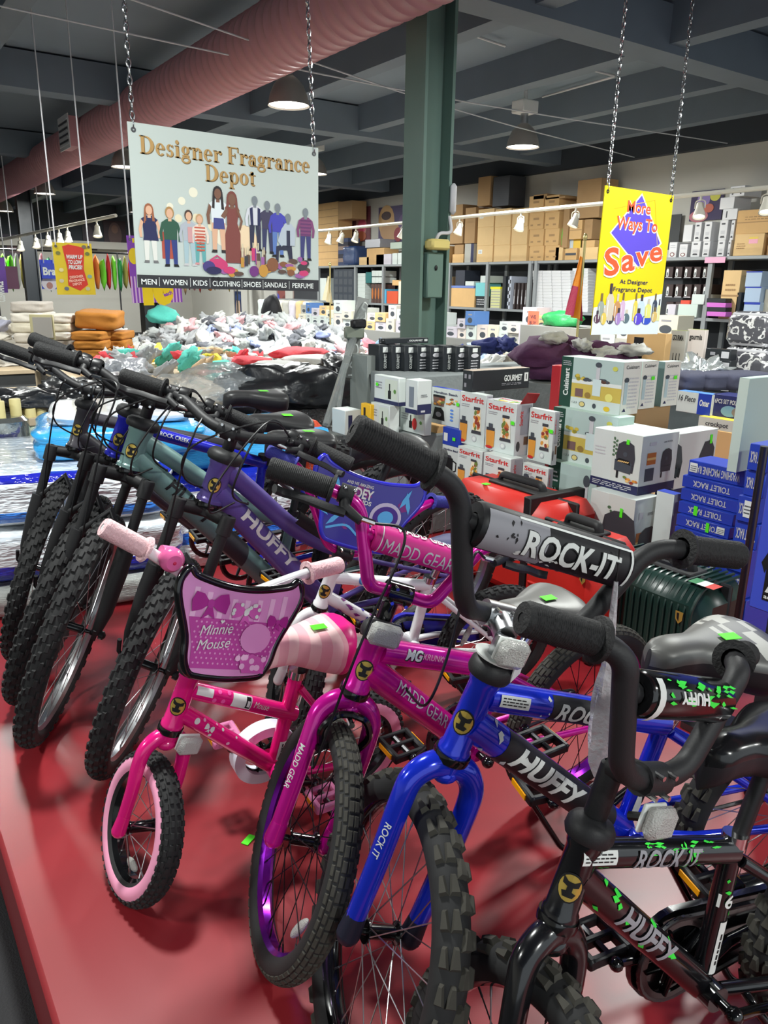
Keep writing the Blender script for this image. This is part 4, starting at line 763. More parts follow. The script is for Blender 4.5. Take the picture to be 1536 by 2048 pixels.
# -------- small pink bike with plaque
def plaque_shape(w, h, ins, dip):
    tp = [(-w / 2 + .012, h * .5)] + [(-w / 2 + w * t, h * .5 - dip * math.sin(PI * t) ** .8) for t in (.1, .2, .35, .5, .65, .8, .9)] + [(w / 2 - .012, h * .5)]
    rt_ = [(w / 2, h * .38), (w / 2 - .004, h * .22), (w / 2 - ins * .8, -h * .12), (w / 2 - ins, -h * .34), (w / 2 - ins - .012, -h * .46)]
    bt = [(w / 2 - ins - .03, -h * .5), (0, -h * .52), (-w / 2 + ins + .03, -h * .5)]
    return tp + rt_ + bt + [(-x, y) for x, y in rt_[::-1]]
def bow(cv, x, y, s, m, m2, k=3):
    for sg in (-1, 1): cv.poly([(x, y), (x + sg * .4 * s, y + .42 * s), (x + sg * .8 * s, y + .5 * s), (x + sg * .95 * s, y + .1 * s), (x + sg * .85 * s, y - .42 * s), (x + sg * .4 * s, y - .3 * s)], m, k)
    cv.poly([(x - .1 * s, y - .1 * s), (x - .35 * s, y - .75 * s), (x, y - .5 * s), (x + .35 * s, y - .7 * s), (x + .1 * s, y - .1 * s)], m, k)
    cv.ell(x, y, .17 * s, .2 * s, m2, k + 1)
def plaque_pink(hb, T, n2, l2, e, d):
    c = T(d['clamp_a'] - .035, .008, d['clamp_f'] + .055); n = (n2 * .97 + e * .25).normalized(); u = (e - n * e.dot(n)).normalized(); r = u.cross(n)
    pts = plaque_shape(.262, .195, .04, .028)
    m = MB(); m.prism(pts, .012, mat('pink_board', (222, 150, 205), .35), c, r, u)
    cv = Canvas(m, c + n * .006, r, u, 0, .0006); mg = ink(176, 52, 150); pk = ink(226, 150, 206); lp = ink(240, 190, 226)
    for i in range(8): cv.rect(-.105 + i * .028, .012, -.094 + i * .028, .072 - .02 * math.sin(PI * (i + .5) / 8), lp, 1)
    cv.poly([(-.105, .012), (.11, .012), (.088, -.04), (.082, -.085), (-.082, -.085), (-.088, -.04)], ink(190, 70, 160), 2)
    for i in range(18):
        for j in range(9):
            x, y = -.088 + i * .0105 + (j % 2) * .005, .004 - j * .0098
            if abs(x) < .1 - .018 * (j / 8) - .003: cv.ell(x, y, .0022, .0022, pk, 3, 8)
    bow(cv, -.068, .04, .042, ink(168, 36, 140), mg, 4); bow(cv, .088, .016, .026, ink(168, 36, 140), mg, 4); bow(cv, .012, .03, .034, ink(206, 92, 176), WHITE, 4)
    g = random.Random(5)
    for i in range(10): cv.ell(.012 + g.uniform(-.03, .03), .032 + g.uniform(-.012, .014), .004, .004, WHITE, 6, 10)
    for i in range(9): cv.ell(.045 + g.uniform(-.03, .03), -.07 + g.uniform(-.012, .012), .006, .006, lp, 5, 12)
    cv.ell(.045, -.02, .034, .03, pk, 4); cv.poly([(.03, -.09), (.08, -.09), (.075, -.06), (.045, -.052), (.02, -.066)], ink(206, 92, 176), 4)
    for s_, yy in (('Minnie', -.022), ('Mouse', -.05)): cv.text(s_, -.078, yy, .021, WHITE, 'l', .0, .35, .07, 6, R(8))
    cv.poly([(-.036, .004), (-.041, .009), (-.038, .012), (-.036, .009), (-.034, .012), (-.031, .009)], WHITE, 6)
    for a in range(1): pass
    pq = m.obj('name_plaque', hb)
    m = MB(); loop = [c + r * x * 1.03 + u * y * 1.03 for x, y in pts]; m.tube(spline(loop, 4, True), .0085, gloss, 10, closed=True); m.obj('plaque_rim', hb)
    m = MB(); gp = T(d['gi_a'], -d['gi_l'] + .035, d['gi_f']); m.lathe([(.001, .03), (.015, .029), (.022, .022), (.0235, .012), (.022, .004), (.012, 0)], mat('pink_bell', (240, 110, 170), .2, 0, .5), gp + n2 * .012, n2, 24); m.ball(gp + n2 * .04, (.004, .004, .004), ink(220, 40, 90)); m.tube([gp - l2 * .012, gp + l2 * .012], .0155, ink(240, 120, 176), 12); m.obj('bell', hb)
FL = mat('pale_pink_grip', (238, 196, 200), .6, bump=.4, bscale=160); STR1 = mat('pink_stripe_vinyl', (238, 178, 186), .45); STR2 = mat('cream_stripe_vinyl', (246, 208, 206), .45); MREAR = mat('magenta_vinyl', (226, 30, 130), .35)
def minnie_decal(cv):
    cv.rect(.015, -.006, .055, .012, WHITE, 2); cv.rect(.105, -.014, .155, .016, WHITE, 2); cv.rect(.14, -.011, .152, .013, BLACK, 3); cv.rect(.143, -.008, .15, .004, WHITE, 4)
    cv.text('Mouse', .162, -.006, .013, WHITE, 'l', 0, .3, .04, 3)
    for x, y in ((.07, .01), (.083, -.008), (.094, .012), (.062, -.01)): cv.ell(x, y, .005, .005, ink(240, 90, 170), 2, 12)
def minnie_dots(cv):
    for i, (x, y, s_) in enumerate(((.045, 0, .007), (.062, .01, .004), (.12, .012, .004), (.15, -.008, .004), (.095, -.012, .004), (.1, .016, .003), (.165, .012, .003))): cv.ell(x, y, s_, s_, (WHITE, PINKW)[i % 2], 2, 12)
    bow(cv, .083, 0, .014, WHITE, ink(190, 60, 150), 3)
bike('minnie', dict(kind='kid', label='smallest hot pink child bike with a pink name plaque on its white handlebar', wt=.054, tyre='kid', wall=mat('pink_sidewall', (240, 160, 192), .6), rim=gloss, paint=P_PINK, hub=gloss, ns=20, seatc=(.157, .40), tt=[(.405, .455), (.155, .31)], tube=.0185, down=.0195, head=.021, seat_r=.0165, saddle=((.012, .50), (.255, .52)), sw=.15, sth=.1, smat=(STR1, STR2, (STR1, STR2), MREAR), post=plastic,
    bar_m=P_WHT, grip_m=FL, grip_r=.0185, grip_l=.092, bar_r=.0115, stem_m=chrome, plaque=plaque_pink, ring_r=.062, ring_m=gloss, guard=ink(226, 228, 240), gearcase=None, pedal_m=mat('pink_pedal', (244, 150, 200), .3, trans=.3), fork_r=.0165, fork_w=.046, crank_m=gloss, refl_a=285,
    texts=[dict(on='top', turn=25, draw=minnie_decal), dict(on='down', turn=20, draw=minnie_dots), dict(on='seat', draw=lambda cv: (cv.rect(.15, -.014, .2, .014, WHITE, 2), cv.marks(.155, -.01, .195, .01, BLACK, 3, 3)))],
    reflector=(.03, -.145, .045), rbar=False))
# -------- white bike with dark blue plaque
def plaque_blue(hb, T, n2, l2, e, d):
    c = T(d['gi_a'] - .055, 0.005, d['gi_f'] + .035); n = (n2 * .95 + e * .3).normalized(); u = (e - n * e.dot(n)).normalized(); r = u.cross(n)
    pts = plaque_shape(.30, .20, .05, .03); m = MB(); m.prism(pts, .012, mat('deep_blue_board', (52, 44, 150), .3, 0, .4), c, r, u); cv = Canvas(m, c + n * .006, r, u, 0, .0006)
    lb, mg, dk = ink(90, 180, 236), ink(130, 40, 130), ink(70, 40, 140)
    splat(cv, -.1, .1, -.07, .05, mg, 8, 4, .5, 1)
    for x, y, a in ((-.105, .02, .5), (-.085, .03, 1.9), (-.11, -.03, 2.6), (-.08, -.05, .9), (.115, .03, 1.9), (.1, .04, 1.2)): cv.poly([(x + .04 * math.cos(a + t) * s_, y + .04 * math.sin(a + t) * s_) for t, s_ in ((0, 1), (.25, .5), (1.2, .16), (3.1, .5), (4.6, .16), (-.25, .5))], lb, 2)
    cv.text('SPIDEY', -.03, .022, .026, WHITE, 'c', .03, 0, .085, 4); cv.text('AND HIS AMAZING', -.03, .052, .008, WHITE, 'c', .02, 0, .075, 4); cv.text('FRIENDS', -.02, .008, .011, WHITE, 'c', .03, 0, .065, 4)
    cv.ell(.06, -.012, .045, .04, ink(200, 196, 220), 3, 24, .4); cv.ell(.06, -.012, .036, .03, dk, 4, 24, .4); cv.ell(.06, -.012, .022, .018, lb, 5, 20, .4)
    cv.line(spline([(-.09, -.072, 0), (-.04, -.055, 0), (0, -.075, 0), (.03, -.07, 0)], 5), .006, lb, 3)
    m.obj('name_plaque', hb); m = MB(); m.tube(spline([c + r * x * 1.02 + u * y * 1.02 for x, y in pts], 4, True), .007, mat('blue_plastic', (44, 44, 190), .25, 0, .4), 10, closed=True); m.obj('plaque_rim', hb)
BLUG = mat('blue_grip', (56, 60, 150), .6, bump=.3, bscale=150)
bike('spidey', dict(kind='bmx', label='white child bike with a dark blue name plaque, half hidden behind the magenta handlebar', wt=.05, tyre='kid', rim=gloss, paint=P_WHT, fork=P_WHT, ns=28, seatc=(.253, .43), tube=.0165, down=.018, bb=(.285, .235), saddle=((.13, .54), (.33, .56)), sw=.15, smat=(mat('navy_vinyl', (40, 40, 90), .45), DKV), bar_m=P_MAG, grip_m=BLUG, grip_l=.085, plaque=plaque_blue, ring_r=.06, fork_r=.016, gearcase=mat('blue_guard', (50, 46, 160), .35), fork_w=.046, tag=False,
    texts=[dict(on='top', turn=20, draw=lambda cv: (cv.ell(.09, 0, .013, .013, ink(60, 120, 190), 2), cv.ell(.09, 0, .009, .009, ink(120, 180, 230), 3))), dict(on='down', turn=20, draw=lambda cv: (splat(cv, .04, .2, -.02, .02, ink(130, 40, 130), 10, 3, .6, 2), splat(cv, .1, .2, -.02, .02, ink(60, 50, 170), 6, 8, .8, 3)))]))
# -------- magenta bike
def mg_pad(cv, L):
    cv.rect(-L / 2, -.03, L / 2, .03, mat('magenta_pad_print', (214, 40, 140), .5), 1); cv.text('MADD GEAR', 0, -.017, .026, LGREY, 'c', .0, 0, L * .86, 3)
    cv.text('MADD GEAR', .01, .028, .02, WHITE, 'c', .02, 0, L * .7, 3); cv.line([(-L / 2 + .004, -.03), (-L / 2 + .004, .03)], .002, WHITE, 3)
def mg_extra(root, hb, T, S, n2, l2, e, P, BB, d):
    m = MB(); rot = MX(((n2.x, l2.x, e.x), (n2.y, l2.y, e.y), (n2.z, l2.z, e.z))); m.box(T(.02, .0, .034), (.024, .062, .042), refl, rot, .007); m.box(T(.02, .0, .02), (.01, .064, .044), steel, rot, .004); m.obj('front_reflector', root)
bike('mg', dict(kind='bmx', label='metallic magenta bike with a padded crossbar, in the middle of the front row', wt=.05, tyre='street', rim=mat('purple_anodised', (150, 40, 200), .18, .9), spoke=mat('black_spoke', (40, 34, 38), .35, .7), paint=P_MAG, seatc=(.285, .45), tt=[(.625, .595), (.285, .455)], tube=.0245, down=.0285, head=.0235, dta=.45, saddle=((.10, .585), (.345, .605)), sw=.17, sth=.07, smat=(SILV, DKV), bar_m=P_MAG, bar_r=.0125, levers=True, grip_r=.0195, grip_l=.118, pad=(.35, .025, mat('magenta_foam', (190, 26, 120), .55), None, mg_pad), caliper=True, fork_r=.02, fork_w=.055, fork_text='MADD GEAR', refl_a=330, stem_m=gloss, low=-.004, extra=mg_extra, crank_a=150,
    texts=[d_text('down', 'MADD GEAR', LGREY, .026, .08, .0, 0, .19), d_text('top', 'MG', WHITE, .02, .05, .04, .25, None, lambda cv: (cv.text('KRUNK', .095, -.006, .012, PINKW, 'l', .0, .2, None, 3), cv.text('MG', .052, -.012, .02, BLACK, 'l', .06, .25, None, 2)))]))
# -------- blue bike
def blue_bag(root, hb, T, S, n2, l2, e, P, BB, d):
    """thin bag of papers tied to the left riser of the bar, hanging plumb"""
    p = root.matrix_world @ T(.6 * d['b2_a'] + .4 * d['b1_a'], d['b2_l'] * .6 + d['b1_l'] * .4, d['b2_f'])
    p = p + (V((0, 0, EYE)) - p).normalized() * .05
    w = MB(); vw = (p - V((0, 0, EYE))); vw.z = 0; vw.normalize(); sd = V((vw.y, -vw.x, 0)); n_ = 24; vs = []; nt = 14
    for i in range(n_ + 1):
        t = i / n_; r_ = .003 + .006 * min(1, t / .5) + (.008 * math.sin(PI * min(1, max(0, (t - .42) / .58))) if t > .42 else 0); r_ *= 1 if t < .93 else (1 - (t - .93) / .09)
        for j in range(nt): a = 2 * PI * j / nt; rr = r_ * (1 + .22 * math.sin(5 * a + 9 * t)); vs.append(p + sd * (math.cos(a) * rr) + vw * (math.sin(a) * rr * .45) - V((0, 0, .33 * t)))
    w.add(vs, [(i * nt + j, i * nt + (j + 1) % nt, (i + 1) * nt + (j + 1) % nt, (i + 1) * nt + j) for i in range(n_) for j in range(nt)], mat('clear_poly_bag', (214, 212, 216), .2, trans=.25, bump=.5, bscale=90))
    w.tube([p + V((0, 0, .05)), p], .0012, BLACK, 5)
    w.box(p - V((0, 0, .235)), (.014, .006, .13), ink(206, 202, 200), vw.to_track_quat('Y', 'Z').to_matrix()); tag(w.obj('manual_bag'), 'narrow clear bag of folded papers hanging from the blue bicycle handlebar', 'bag')
def rock_pad(cv, L):
    cv.rect(-L / 2, -.034, L / 2, .034, ink(24, 24, 28), 1); cv.rect(-L / 2, -.03, L * -.1, .036, MGREY, 2); splat(cv, -L * .34, -L * .02, -.036, -.012, WHITE, 12, 2, .5, 3); splat(cv, -L * .46, -L * .3, .0, .03, BLACK, 9, 5, .4, 3); splat(cv, -L * .05, L * .3, -.034, -.024, DGREY, 12, 9, .6, 3)
    cv.line([(-L * .3, .034), (L * .49, .034), (L * .49, -.02)], .004, WHITE, 4); cv.text('ROCK-IT', .02, -.014, .034, BLACK, 'c', .06, 0, L * .66, 4); cv.text('ROCK-IT', .02, -.014, .034, WHITE, 'c', .03, 0, L * .65, 5)
def blue_extra(root, hb, T, S, n2, l2, e, P, BB, d):
    m = MB(); m.lathe([(.012, .031), (.034, .033), (.035, .036), (.012, .037)], WHITE, T(0, 0, 0), e, 24); m.box(T(.028, .03, .02), (.03, .002, .03), WHITE, Quaternion(e, .6)); m.obj('paper_collar', root); blue_bag(root, hb, T, S, n2, l2, e, P, BB, d)
TIPB = mat('navy_plastic', (22, 26, 44), .5)
def rock_top(cv): cv.rect(.115, -.03, .27, .026, DKV, 1); splat(cv, .085, .13, -.016, .02, WHITE, 3, 4, .6, 2); splat(cv, .17, .26, .006, .022, WHITE, 8, 6, .5, 2); sticker(.012, .068)(cv)
bike('blue20', dict(kind='bmx', label='bright blue bike with a tall black handlebar and knobby tyres', wt=.056, tyre='bmx', rim=gloss, paint=P_BLUE, tip=TIPB, seatc=(.343, .525), tt=[(.705, .655), (.345, .53)], tube=.024, down=.028, head=.0235, dta=.42, saddle=((.145, .66), (.405, .678)), sw=.185, sth=.085, smat=(SILV, DKV, None, None, mat('pale_saddle_print', (176, 176, 170), .45)), bar_m=matt, bar_r=.0152, grip_r=.022, grip_l=.125, pad=(.24, .033, mat('black_foam', (22, 22, 25), .5), None, rock_pad), fork_r=.0215, fork_w=.056, fork_text='ROCK IT', stem_m=alu, reflector=(0, .058, .035), rbar=False, extra=blue_extra, crank_a=195, refl_a=195, low=.012, badge=40,
    texts=[d_text('top', 'ROCK IT', WHITE, .027, .125, .025, .3, .155, rock_top, 8), d_text('down', 'HUFFY', WHITE, .036, .10, .04, .35, .2, lambda cv: (cv.rect(.075, -.05, .40, .035, DKV, 1), splat(cv, .03, .12, -.03, .035, WHITE, 6, 3, .5, 2)), 12), dict(on='seat', draw=lambda cv: (cv.rect(.11, -.014, .19, .014, WHITE, 2), cv.poly([(.13, -.01), (.16, 0), (.15, .012), (.14, .002)], BLACK, 3)))]))
# -------- black bike
def blk_pad(cv, L):
    splat(cv, -L * .4, L * .45, .002, .03, LIME, 30, 2, .5, 2); cv.text('HUFFY', -L * .06, .016, .013, WHITE, 'c', .05, -.2, L * .36, 4, PI); cv.rect(-L / 2, -.03, -L * .43, .03, WHITE, 3); splat(cv, L * .3, L * .42, -.03, -.01, WHITE, 3, 4, .6, 3)
def blk_top(cv): sticker(-.01, .05)(cv); splat(cv, .1, .24, .006, .022, LIME, 22, 3, .4, 2); splat(cv, .17, .22, -.018, .018, LIME, 10, 8, .4, 2)
bike('black16', dict(kind='bmx', label='small black bike with lime green splashes, nearest to the camera at the lower right', wt=.056, tyre='bmx', rim=gloss, paint=P_BLK, hub=gloss, seatc=(.279, .445), tt=[(.57, .535), (.279, .448)], tube=.0205, down=.0235, head=.0225, dta=.55, saddle=((.12, .615), (.36, .63)), sw=.17, sth=.08, smat=(mat('gloss_vinyl', (20, 20, 22), .2, coat=.4), DKV), post=plastic, bar_m=matt, bar_r=.0155, grip_r=.0205, grip_l=.105, pad=(.3, .029, gloss, None, blk_pad), fork_r=.0205, fork_w=.052, stem_m=matt, reflector=(.0, .075, .085), crank_a=190, gearcase=gloss, low=.006, spoke=mat('black_spoke', (40, 34, 38), .35, .7), badge=45, tag=False, spoke_r=.0012,
    texts=[d_text('top', 'ROCK IT', MGREY, .026, .085, .02, .3, .13, blk_top, 5), d_text('down', 'HUFFY', MGREY, .033, .1, .03, .35, .16, lambda cv: splat(cv, .03, .24, -.02, .024, LIME, 12, 3, .3, 2), 8), dict(on='seat', draw=lambda cv: (splat(cv, .035, .1, -.016, .016, LIME, 16, 2, .5, 2), cv.text('16', .085, -.012, .022, WHITE, 'c', .02, 0, None, 4, PI / 2), cv.rect(.11, -.013, .2, .013, WHITE, 2), cv.marks(.13, -.01, .19, .01, BLACK, 3, 3, 5)))]))
# ------------------------------------------------------------------ boxed goods, stacked in front of the clothes tables
CARD = mat('brown_cardboard', (212, 172, 118), .8, vary=.08, vscale=6); CARD2 = mat('light_cardboard', (224, 190, 138), .8, vary=.07, vscale=5); CARD3 = mat('dark_cardboard', (172, 138, 98), .85, vary=.1, vscale=4)  # the third cardboard is a darker brown, also used for tape, seams and print
BXW = mat('white_carton', (208, 216, 212), .45, vary=.02, vscale=3); BXM = mat('pale_green_carton', (182, 206, 196), .5, vary=.03, vscale=3); BXK = mat('black_carton', (38, 42, 46), .4); BXB = mat('blue_carton', (38, 64, 172), .4, vary=.05, vscale=4)
GRN = ink(28, 66, 54); SKYB = ink(90, 140, 220); TAN = ink(206, 170, 110); REDT = ink(206, 44, 44); FOOD = [ink(190, 110, 50), ink(220, 150, 60), ink(150, 60, 40), ink(110, 130, 60), ink(230, 190, 120)]; SHAD = ink(70, 76, 84)
def fit_box(D, xc, yt, yb, xl, xr, zb=None, zt=None):
    c = at(xc, yt, D); hd = math.hypot(c.x, c.y)
    if zt is not None: c.z = zt
    if zb is None: d = ray(xc, yb); zb = EYE + d.z * hd / math.hypot(d.x, d.y)
    py = yt
    for _ in range(4): p = onx(xl, py, c.x); py = proj((c.x, p.y, c.z))[1]
    w = p.y - c.y; py = yt
    for _ in range(4): p = ony(xr, py, c.y); py = proj((p.x, c.y, c.z))[1]
    return V((c.x, c.y, zb)), max(w, .03), max(p.x - c.x, .03), c.z - zb
class Box:
    """carton whose nearest upright edge is at o; left face looks along -x, right face along -y"""
    def __init__(s, o, w, d, h, m, top=None, bev=.002, left=None, right=None):
        s.o, s.w, s.d, s.h = V(o), w, d, h; s.mb = MB(); s.mb.box((d / 2, w / 2, h / 2), (d, w, h), m, None, bev)
        s.L = Canvas(s.mb, (0, w, 0), (0, -1, 0), (0, 0, 1)); s.R = Canvas(s.mb, (0, 0, 0), (1, 0, 0), (0, 0, 1)); s.U = Canvas(s.mb, (0, w, h), (0, -1, 0), (1, 0, 0))
        if top: s.U.rect(.002, .002, w - .002, d - .002, top, 1)
        if left: s.L.rect(.002, .002, w - .002, h - .002, left, 1)
        if right: s.R.rect(.002, .002, d - .002, h - .002, right, 1)
    def done(s, name, label, cat='box', group=None, rz=0.):
        ob = s.mb.obj(name); ob.location = s.o; ob.rotation_euler[2] = rz; return tag(ob, label, cat, group)
    @property
    def top(s): return s.o.z + s.h
def pb(D, xc, yt, yb, xl, xr, m, zb=None, zt=None, **k): return Box(*fit_box(D, xc, yt, yb, xl, xr, zb, zt), m, **k)
def gtag(cv, x, y): cv.rect(x, y, x + .022, y + .016, GREENTAG, 9)
# ---- starred blender cartons
def starfrit(b, alt=0, gt=False):
    w, h, d = b.w, b.h, b.d; L = b.L
    L.text('Starfrit', w * .5, h * .83, h * .11, REDT, 'c', .02, 0, w * .84, 3); L.marks(w * .08, h * .72, w * .42, h * .79, MGREY, 2, 3, 1)
    L.poly([(w * .52, h * .3), (w * .86, h * .3), (w * .82, h * .72), (w * .6, h * .72)], ink(236, 226, 200), 3); g = random.Random(int(w * 1e4) + alt)
    for i in range(16): y = g.uniform(.32, .7); L.ell(w * (.7 + g.uniform(-.11, .11)), h * y, w * .07, h * .035, FOOD[g.randrange(5)], 4 + i % 3, 8, g.uniform(0, 3))
    L.poly([(w * .5, h * .25), (w * .88, h * .25), (w * .86, h * .31), (w * .53, h * .31)], DGREY, 6); L.rect(w * .57, h * .70, w * .8, h * .755, DGREY, 6)
    L.poly([(w * .06, h * .08), (w * .32, h * .08), (w * .34, h * .4), (w * .04, h * .4)], FOOD[1], 4); L.rect(w * .05, h * .4, w * .33, h * .46, DGREY, 5); L.rect(w * .12, h * .46, w * .26, h * .54, SHAD, 5)
    L.ell(w * .16, h * .07, w * .12, h * .03, REDT, 5, 10); L.ell(w * .62, h * .15, w * .09, h * .06, LGREY, 4); L.ell(w * .62, h * .15, w * .06, h * .04, WHITE, 5)
    if alt: L.ell(w * .18, h * .68, w * .11, h * .06, SHAD, 5); L.ell(w * .42, h * .66, w * .1, h * .06, MGREY, 5)
    if gt: gtag(L, w * .86, h * .6)
    R_ = b.R; R_.rect(0, 0, d, h, LGREY, 1); R_.rect(d * .3, h * .4, d * .96, h * .97, ink(160, 160, 168), 2); R_.rect(d * .55, h * .2, d * .9, h * .36, ink(110, 80, 60), 2); R_.text('Starfrit', d * .42, h * .72, d * .2, REDT, 'c', .02, 0, h * .28, 3, PI / 2); R_.ell(d * .2, h * .18, d * .12, h * .1, DGREY, 3)
PL = MB(); PL.box((2.86, 2.72, .17), (.62, 1.5, .34), mat('black_plinth', (30, 30, 34), .6), None, .005); tag(PL.obj('display_plinth'), 'low black plinth under the blender cartons behind the red suitcases', 'plinth')
PZ = .34
SG = 'blender cartons'
s4 = pb(3.55, 965, 904, 982, 916, 985, BXW, zb=PZ); starfrit(s4, 0); s4.done('blender_carton', 'white blender carton with red lettering, at the left end of the bottom row', 'box', SG)
s5 = pb(3.36, 1022, 919, 995, 968, 1047, BXW, zb=PZ); starfrit(s5, 0, True); s5.done('blender_carton', 'white blender carton with red lettering, bottom row middle, green tag on its edge', 'box', SG)
s6 = pb(3.28, 1097, 938, 1012, 1046, 1106, BXW, zb=PZ); starfrit(s6, 1); s6.done('blender_carton', 'white blender carton with red lettering, bottom row right, two round pictures on it', 'box', SG)
s1 = pb(3.55, 973, 791, 892, 921, 986, BXW, zb=s4.top); starfrit(s1); s1.done('blender_carton', 'white blender carton with red lettering, top row left, under the long black box', 'box', SG)
s2 = pb(3.36, 1034, 809, 916, 974, 1066, BXW, zb=s5.top); starfrit(s2, 0, True)
s2.U.rect(0, 0, s2.w, s2.d, LGREY, 1); s2.U.text('Starfrit', s2.w * .5, s2.d * .62, s2.d * .2, REDT, 'c', .02, 0, s2.w * .8, 3); g_ = random.Random(4)
for i in range(12): s2.U.ell(s2.w * g_.uniform(.1, .9), s2.d * g_.uniform(.1, .45), .014, .01, [ink(150, 200, 60), ink(240, 200, 60), WHITE, ink(110, 160, 60)][i % 4], 3 + i % 3, 8)
s2.done('blender_carton', 'white blender carton with red lettering, top row middle, salad picture on its lid', 'box', SG)
fl_ = MB(); fl_.prism([(0, 0), (.09, 0), (.09, .05), (.01, .06)], .003, ink(150, 30, 34), s2.o + V((.02, 0, s2.h)), (1, 0, 0), V((0, -.5, .85)).normalized()); tag(fl_.obj('carton_flap'), 'dark red cardboard flap sticking up on the middle blender carton', 'flap')
s3 = pb(3.28, 1110, 824, 924, 1060, 1119, BXW, zb=s6.top); starfrit(s3, 0, True); s3.U.marks(.01, .01, s3.w - .01, s3.d - .01, DGREY, 8, 3, 2); s3.done('blender_carton', 'white blender carton with red lettering, top row right, against the green box spine', 'box', SG)
# ---- jug blender cartons
def beach(b, jug=True):
    w, h = b.w, b.h; L = b.L; b.R.rect(0, 0, b.d, h, BXB, 1); b.U.rect(0, 0, b.w, b.d, BXB, 1); L.text('Hamilton Beach', w * .5, h * .84, h * .065, NAVY, 'c', .02, 0, w * .82, 3)
    if jug:
        L.poly([(w * .1, h * .5), (w * .45, h * .5), (w * .5, h * .78), (w * .06, h * .78)], ink(120, 90, 80), 3); g = random.Random(2)
        for i in range(9): L.ell(w * g.uniform(.12, .44), h * g.uniform(.53, .7), w * .06, h * .03, FOOD[i % 5], 4, 8)
        L.poly([(w * .06, h * .12), (w * .5, h * .12), (w * .46, h * .38), (w * .36, h * .46), (w * .14, h * .46)], BLACK, 4); L.ell(w * .28, h * .27, w * .1, h * .07, MGREY, 5); L.rect(w * .08, h * .74, w * .48, h * .8, BLACK, 5)
        for i in range(10): L.ell(w * g.uniform(.56, .92), h * g.uniform(.6, .75), w * .05, h * .025, FOOD[i % 5], 3 + i % 2, 8)
        for i in range(4): L.ell(w * .74, h * (.18 + .09 * i), w * .06, h * .03, SKYB, 3, 10)
    else: L.rect(w * .2, h * .12, w * .62, h * .62, BLACK, 3); L.line([(w * .62, h * .55), (w * .8, h * .5), (w * .78, h * .25), (w * .62, h * .2)], w * .05, BLACK, 3); L.poly([(w * .25, h * .62), (w * .57, h * .62), (w * .5, h * .7), (w * .3, h * .7)], DGREY, 3)
tb = MB(); tb.box((2.62, 3.34, .268), (.78, .62, .536), mat('grey_cloth_table', (126, 132, 132), .9, bump=.3, bscale=40), None, .01); tag(tb.obj('draped_table'), 'grey draped table under the white bottle opener boxes', 'table')
h3 = pb(3.75, 921, 897, 948, 885, 936, BXW, zb=PZ); beach(h3, False); h3.done('kettle_carton', 'blue and white carton with a black kettle picture, lower row beside the blender cartons', 'box')
h2 = pb(3.95, 880, 868, 950, 821, 900, BXW, zb=PZ); beach(h2); h2.done('blender_carton', 'blue and white blender carton, lower row at left under the open brown carton', 'box', 'blue and white blender cartons')
h1 = pb(3.72, 921, 782, 857, 864, 926, BXW, zb=None); hz = h1.o.z; beach(h1); gtag(h1.L, h1.w * .9, h1.h * .6); 
k3 = pb(3.73, 921, 866, 897, 886, 928, BXB, zb=h3.top, zt=hz - .002); k3.L.rect(.01, .02, .04, .06, WHITE, 2); gtag(k3.L, k3.w * .6, .03); k3.done('small_blue_box', 'small blue box with a green tag lying on the kettle carton', 'box')
k2 = pb(3.92, 874, 853, 868, 822, 893, CARD, zb=h2.top); k2.h = k2.h; k2.done('open_carton', 'shallow brown cardboard carton on top of the left blue and white carton', 'box')
h1.o.z = k3.top; h1.done('blender_carton', 'blue and white blender carton with a jug picture, upper row left of the blender cartons', 'box', 'blue and white blender cartons')
# ---- long black gourmet boxes
def gourmet(b, n=1):
    w, h, d = b.w, b.h, b.d; b.R.text('GOURMET', d * .7, h * .42, h * .3, WHITE, 'c', .03, 0, d * .32, 3); b.R.rect(d * .9, h * .35, d * .97, h * .78, WHITE, 3); b.R.rect(d * .93, h * .45, d * .945, h * .7, BXK, 4); b.R.marks(d * .5, h * .2, d * .86, h * .34, MGREY, 2, 3, 2)
    for x, y in ((.2, .62), (.6, .62), (.2, .2)): b.L.rect(w * x, h * y, w * (x + .22), h * (y + .2), MGREY, 3)
g2 = pb(3.62, 946, 746, 788, 926, 1060, BXK, zb=None); gourmet(g2); g2.U.rect(0, 0, g2.w, g2.d, ink(150, 130, 110), 1); g2.o.z = max(g2.o.z, s1.top + .001); g2.done('long_gift_box', 'long black box with white lettering lying across the blender cartons', 'box', 'long black boxes')
row_z = None; rb = []
for i in range(8):
    x0 = 757 + i * 25.6; b = pb(4.25, x0 + 1, 712, 742, x0 - 5, x0 + 25.6, BXK, zb=None)
    if row_z is None: row_z = b.o.z
    b.o.z = row_z; b.h = .142
    b = Box(b.o, .11, b.d, .14, BXK)
    if i in (3, 4, 6, 7): b.R.ell(b.d * .5, .09, b.d * .3, .012, LGREY, 3); b.R.rect(b.d * .3, .108, b.d * .7, .13, WHITE, 3); b.R.marks(b.d * .2, .01, b.d * .8, .07, LGREY, 4, 3, i); lab = 'small black box with small print, %s in the row of black boxes' % {3: 'fourth', 4: 'fifth', 6: 'seventh', 7: 'rightmost'}[i]
    else: b.R.rect(b.d * .3, .1, b.d * .72, .13, WHITE, 3); b.R.text('GOURMET', b.d * .6, .012, .018, WHITE, 'l', .03, 0, .08, 3, PI / 2); lab = 'small black box with upright white lettering, %s in the row of black boxes' % {0: 'leftmost', 1: 'second', 2: 'third', 5: 'sixth'}[i]
    b.done('small_gift_box', lab, 'box', 'row of small black boxes'); rb.append(b)
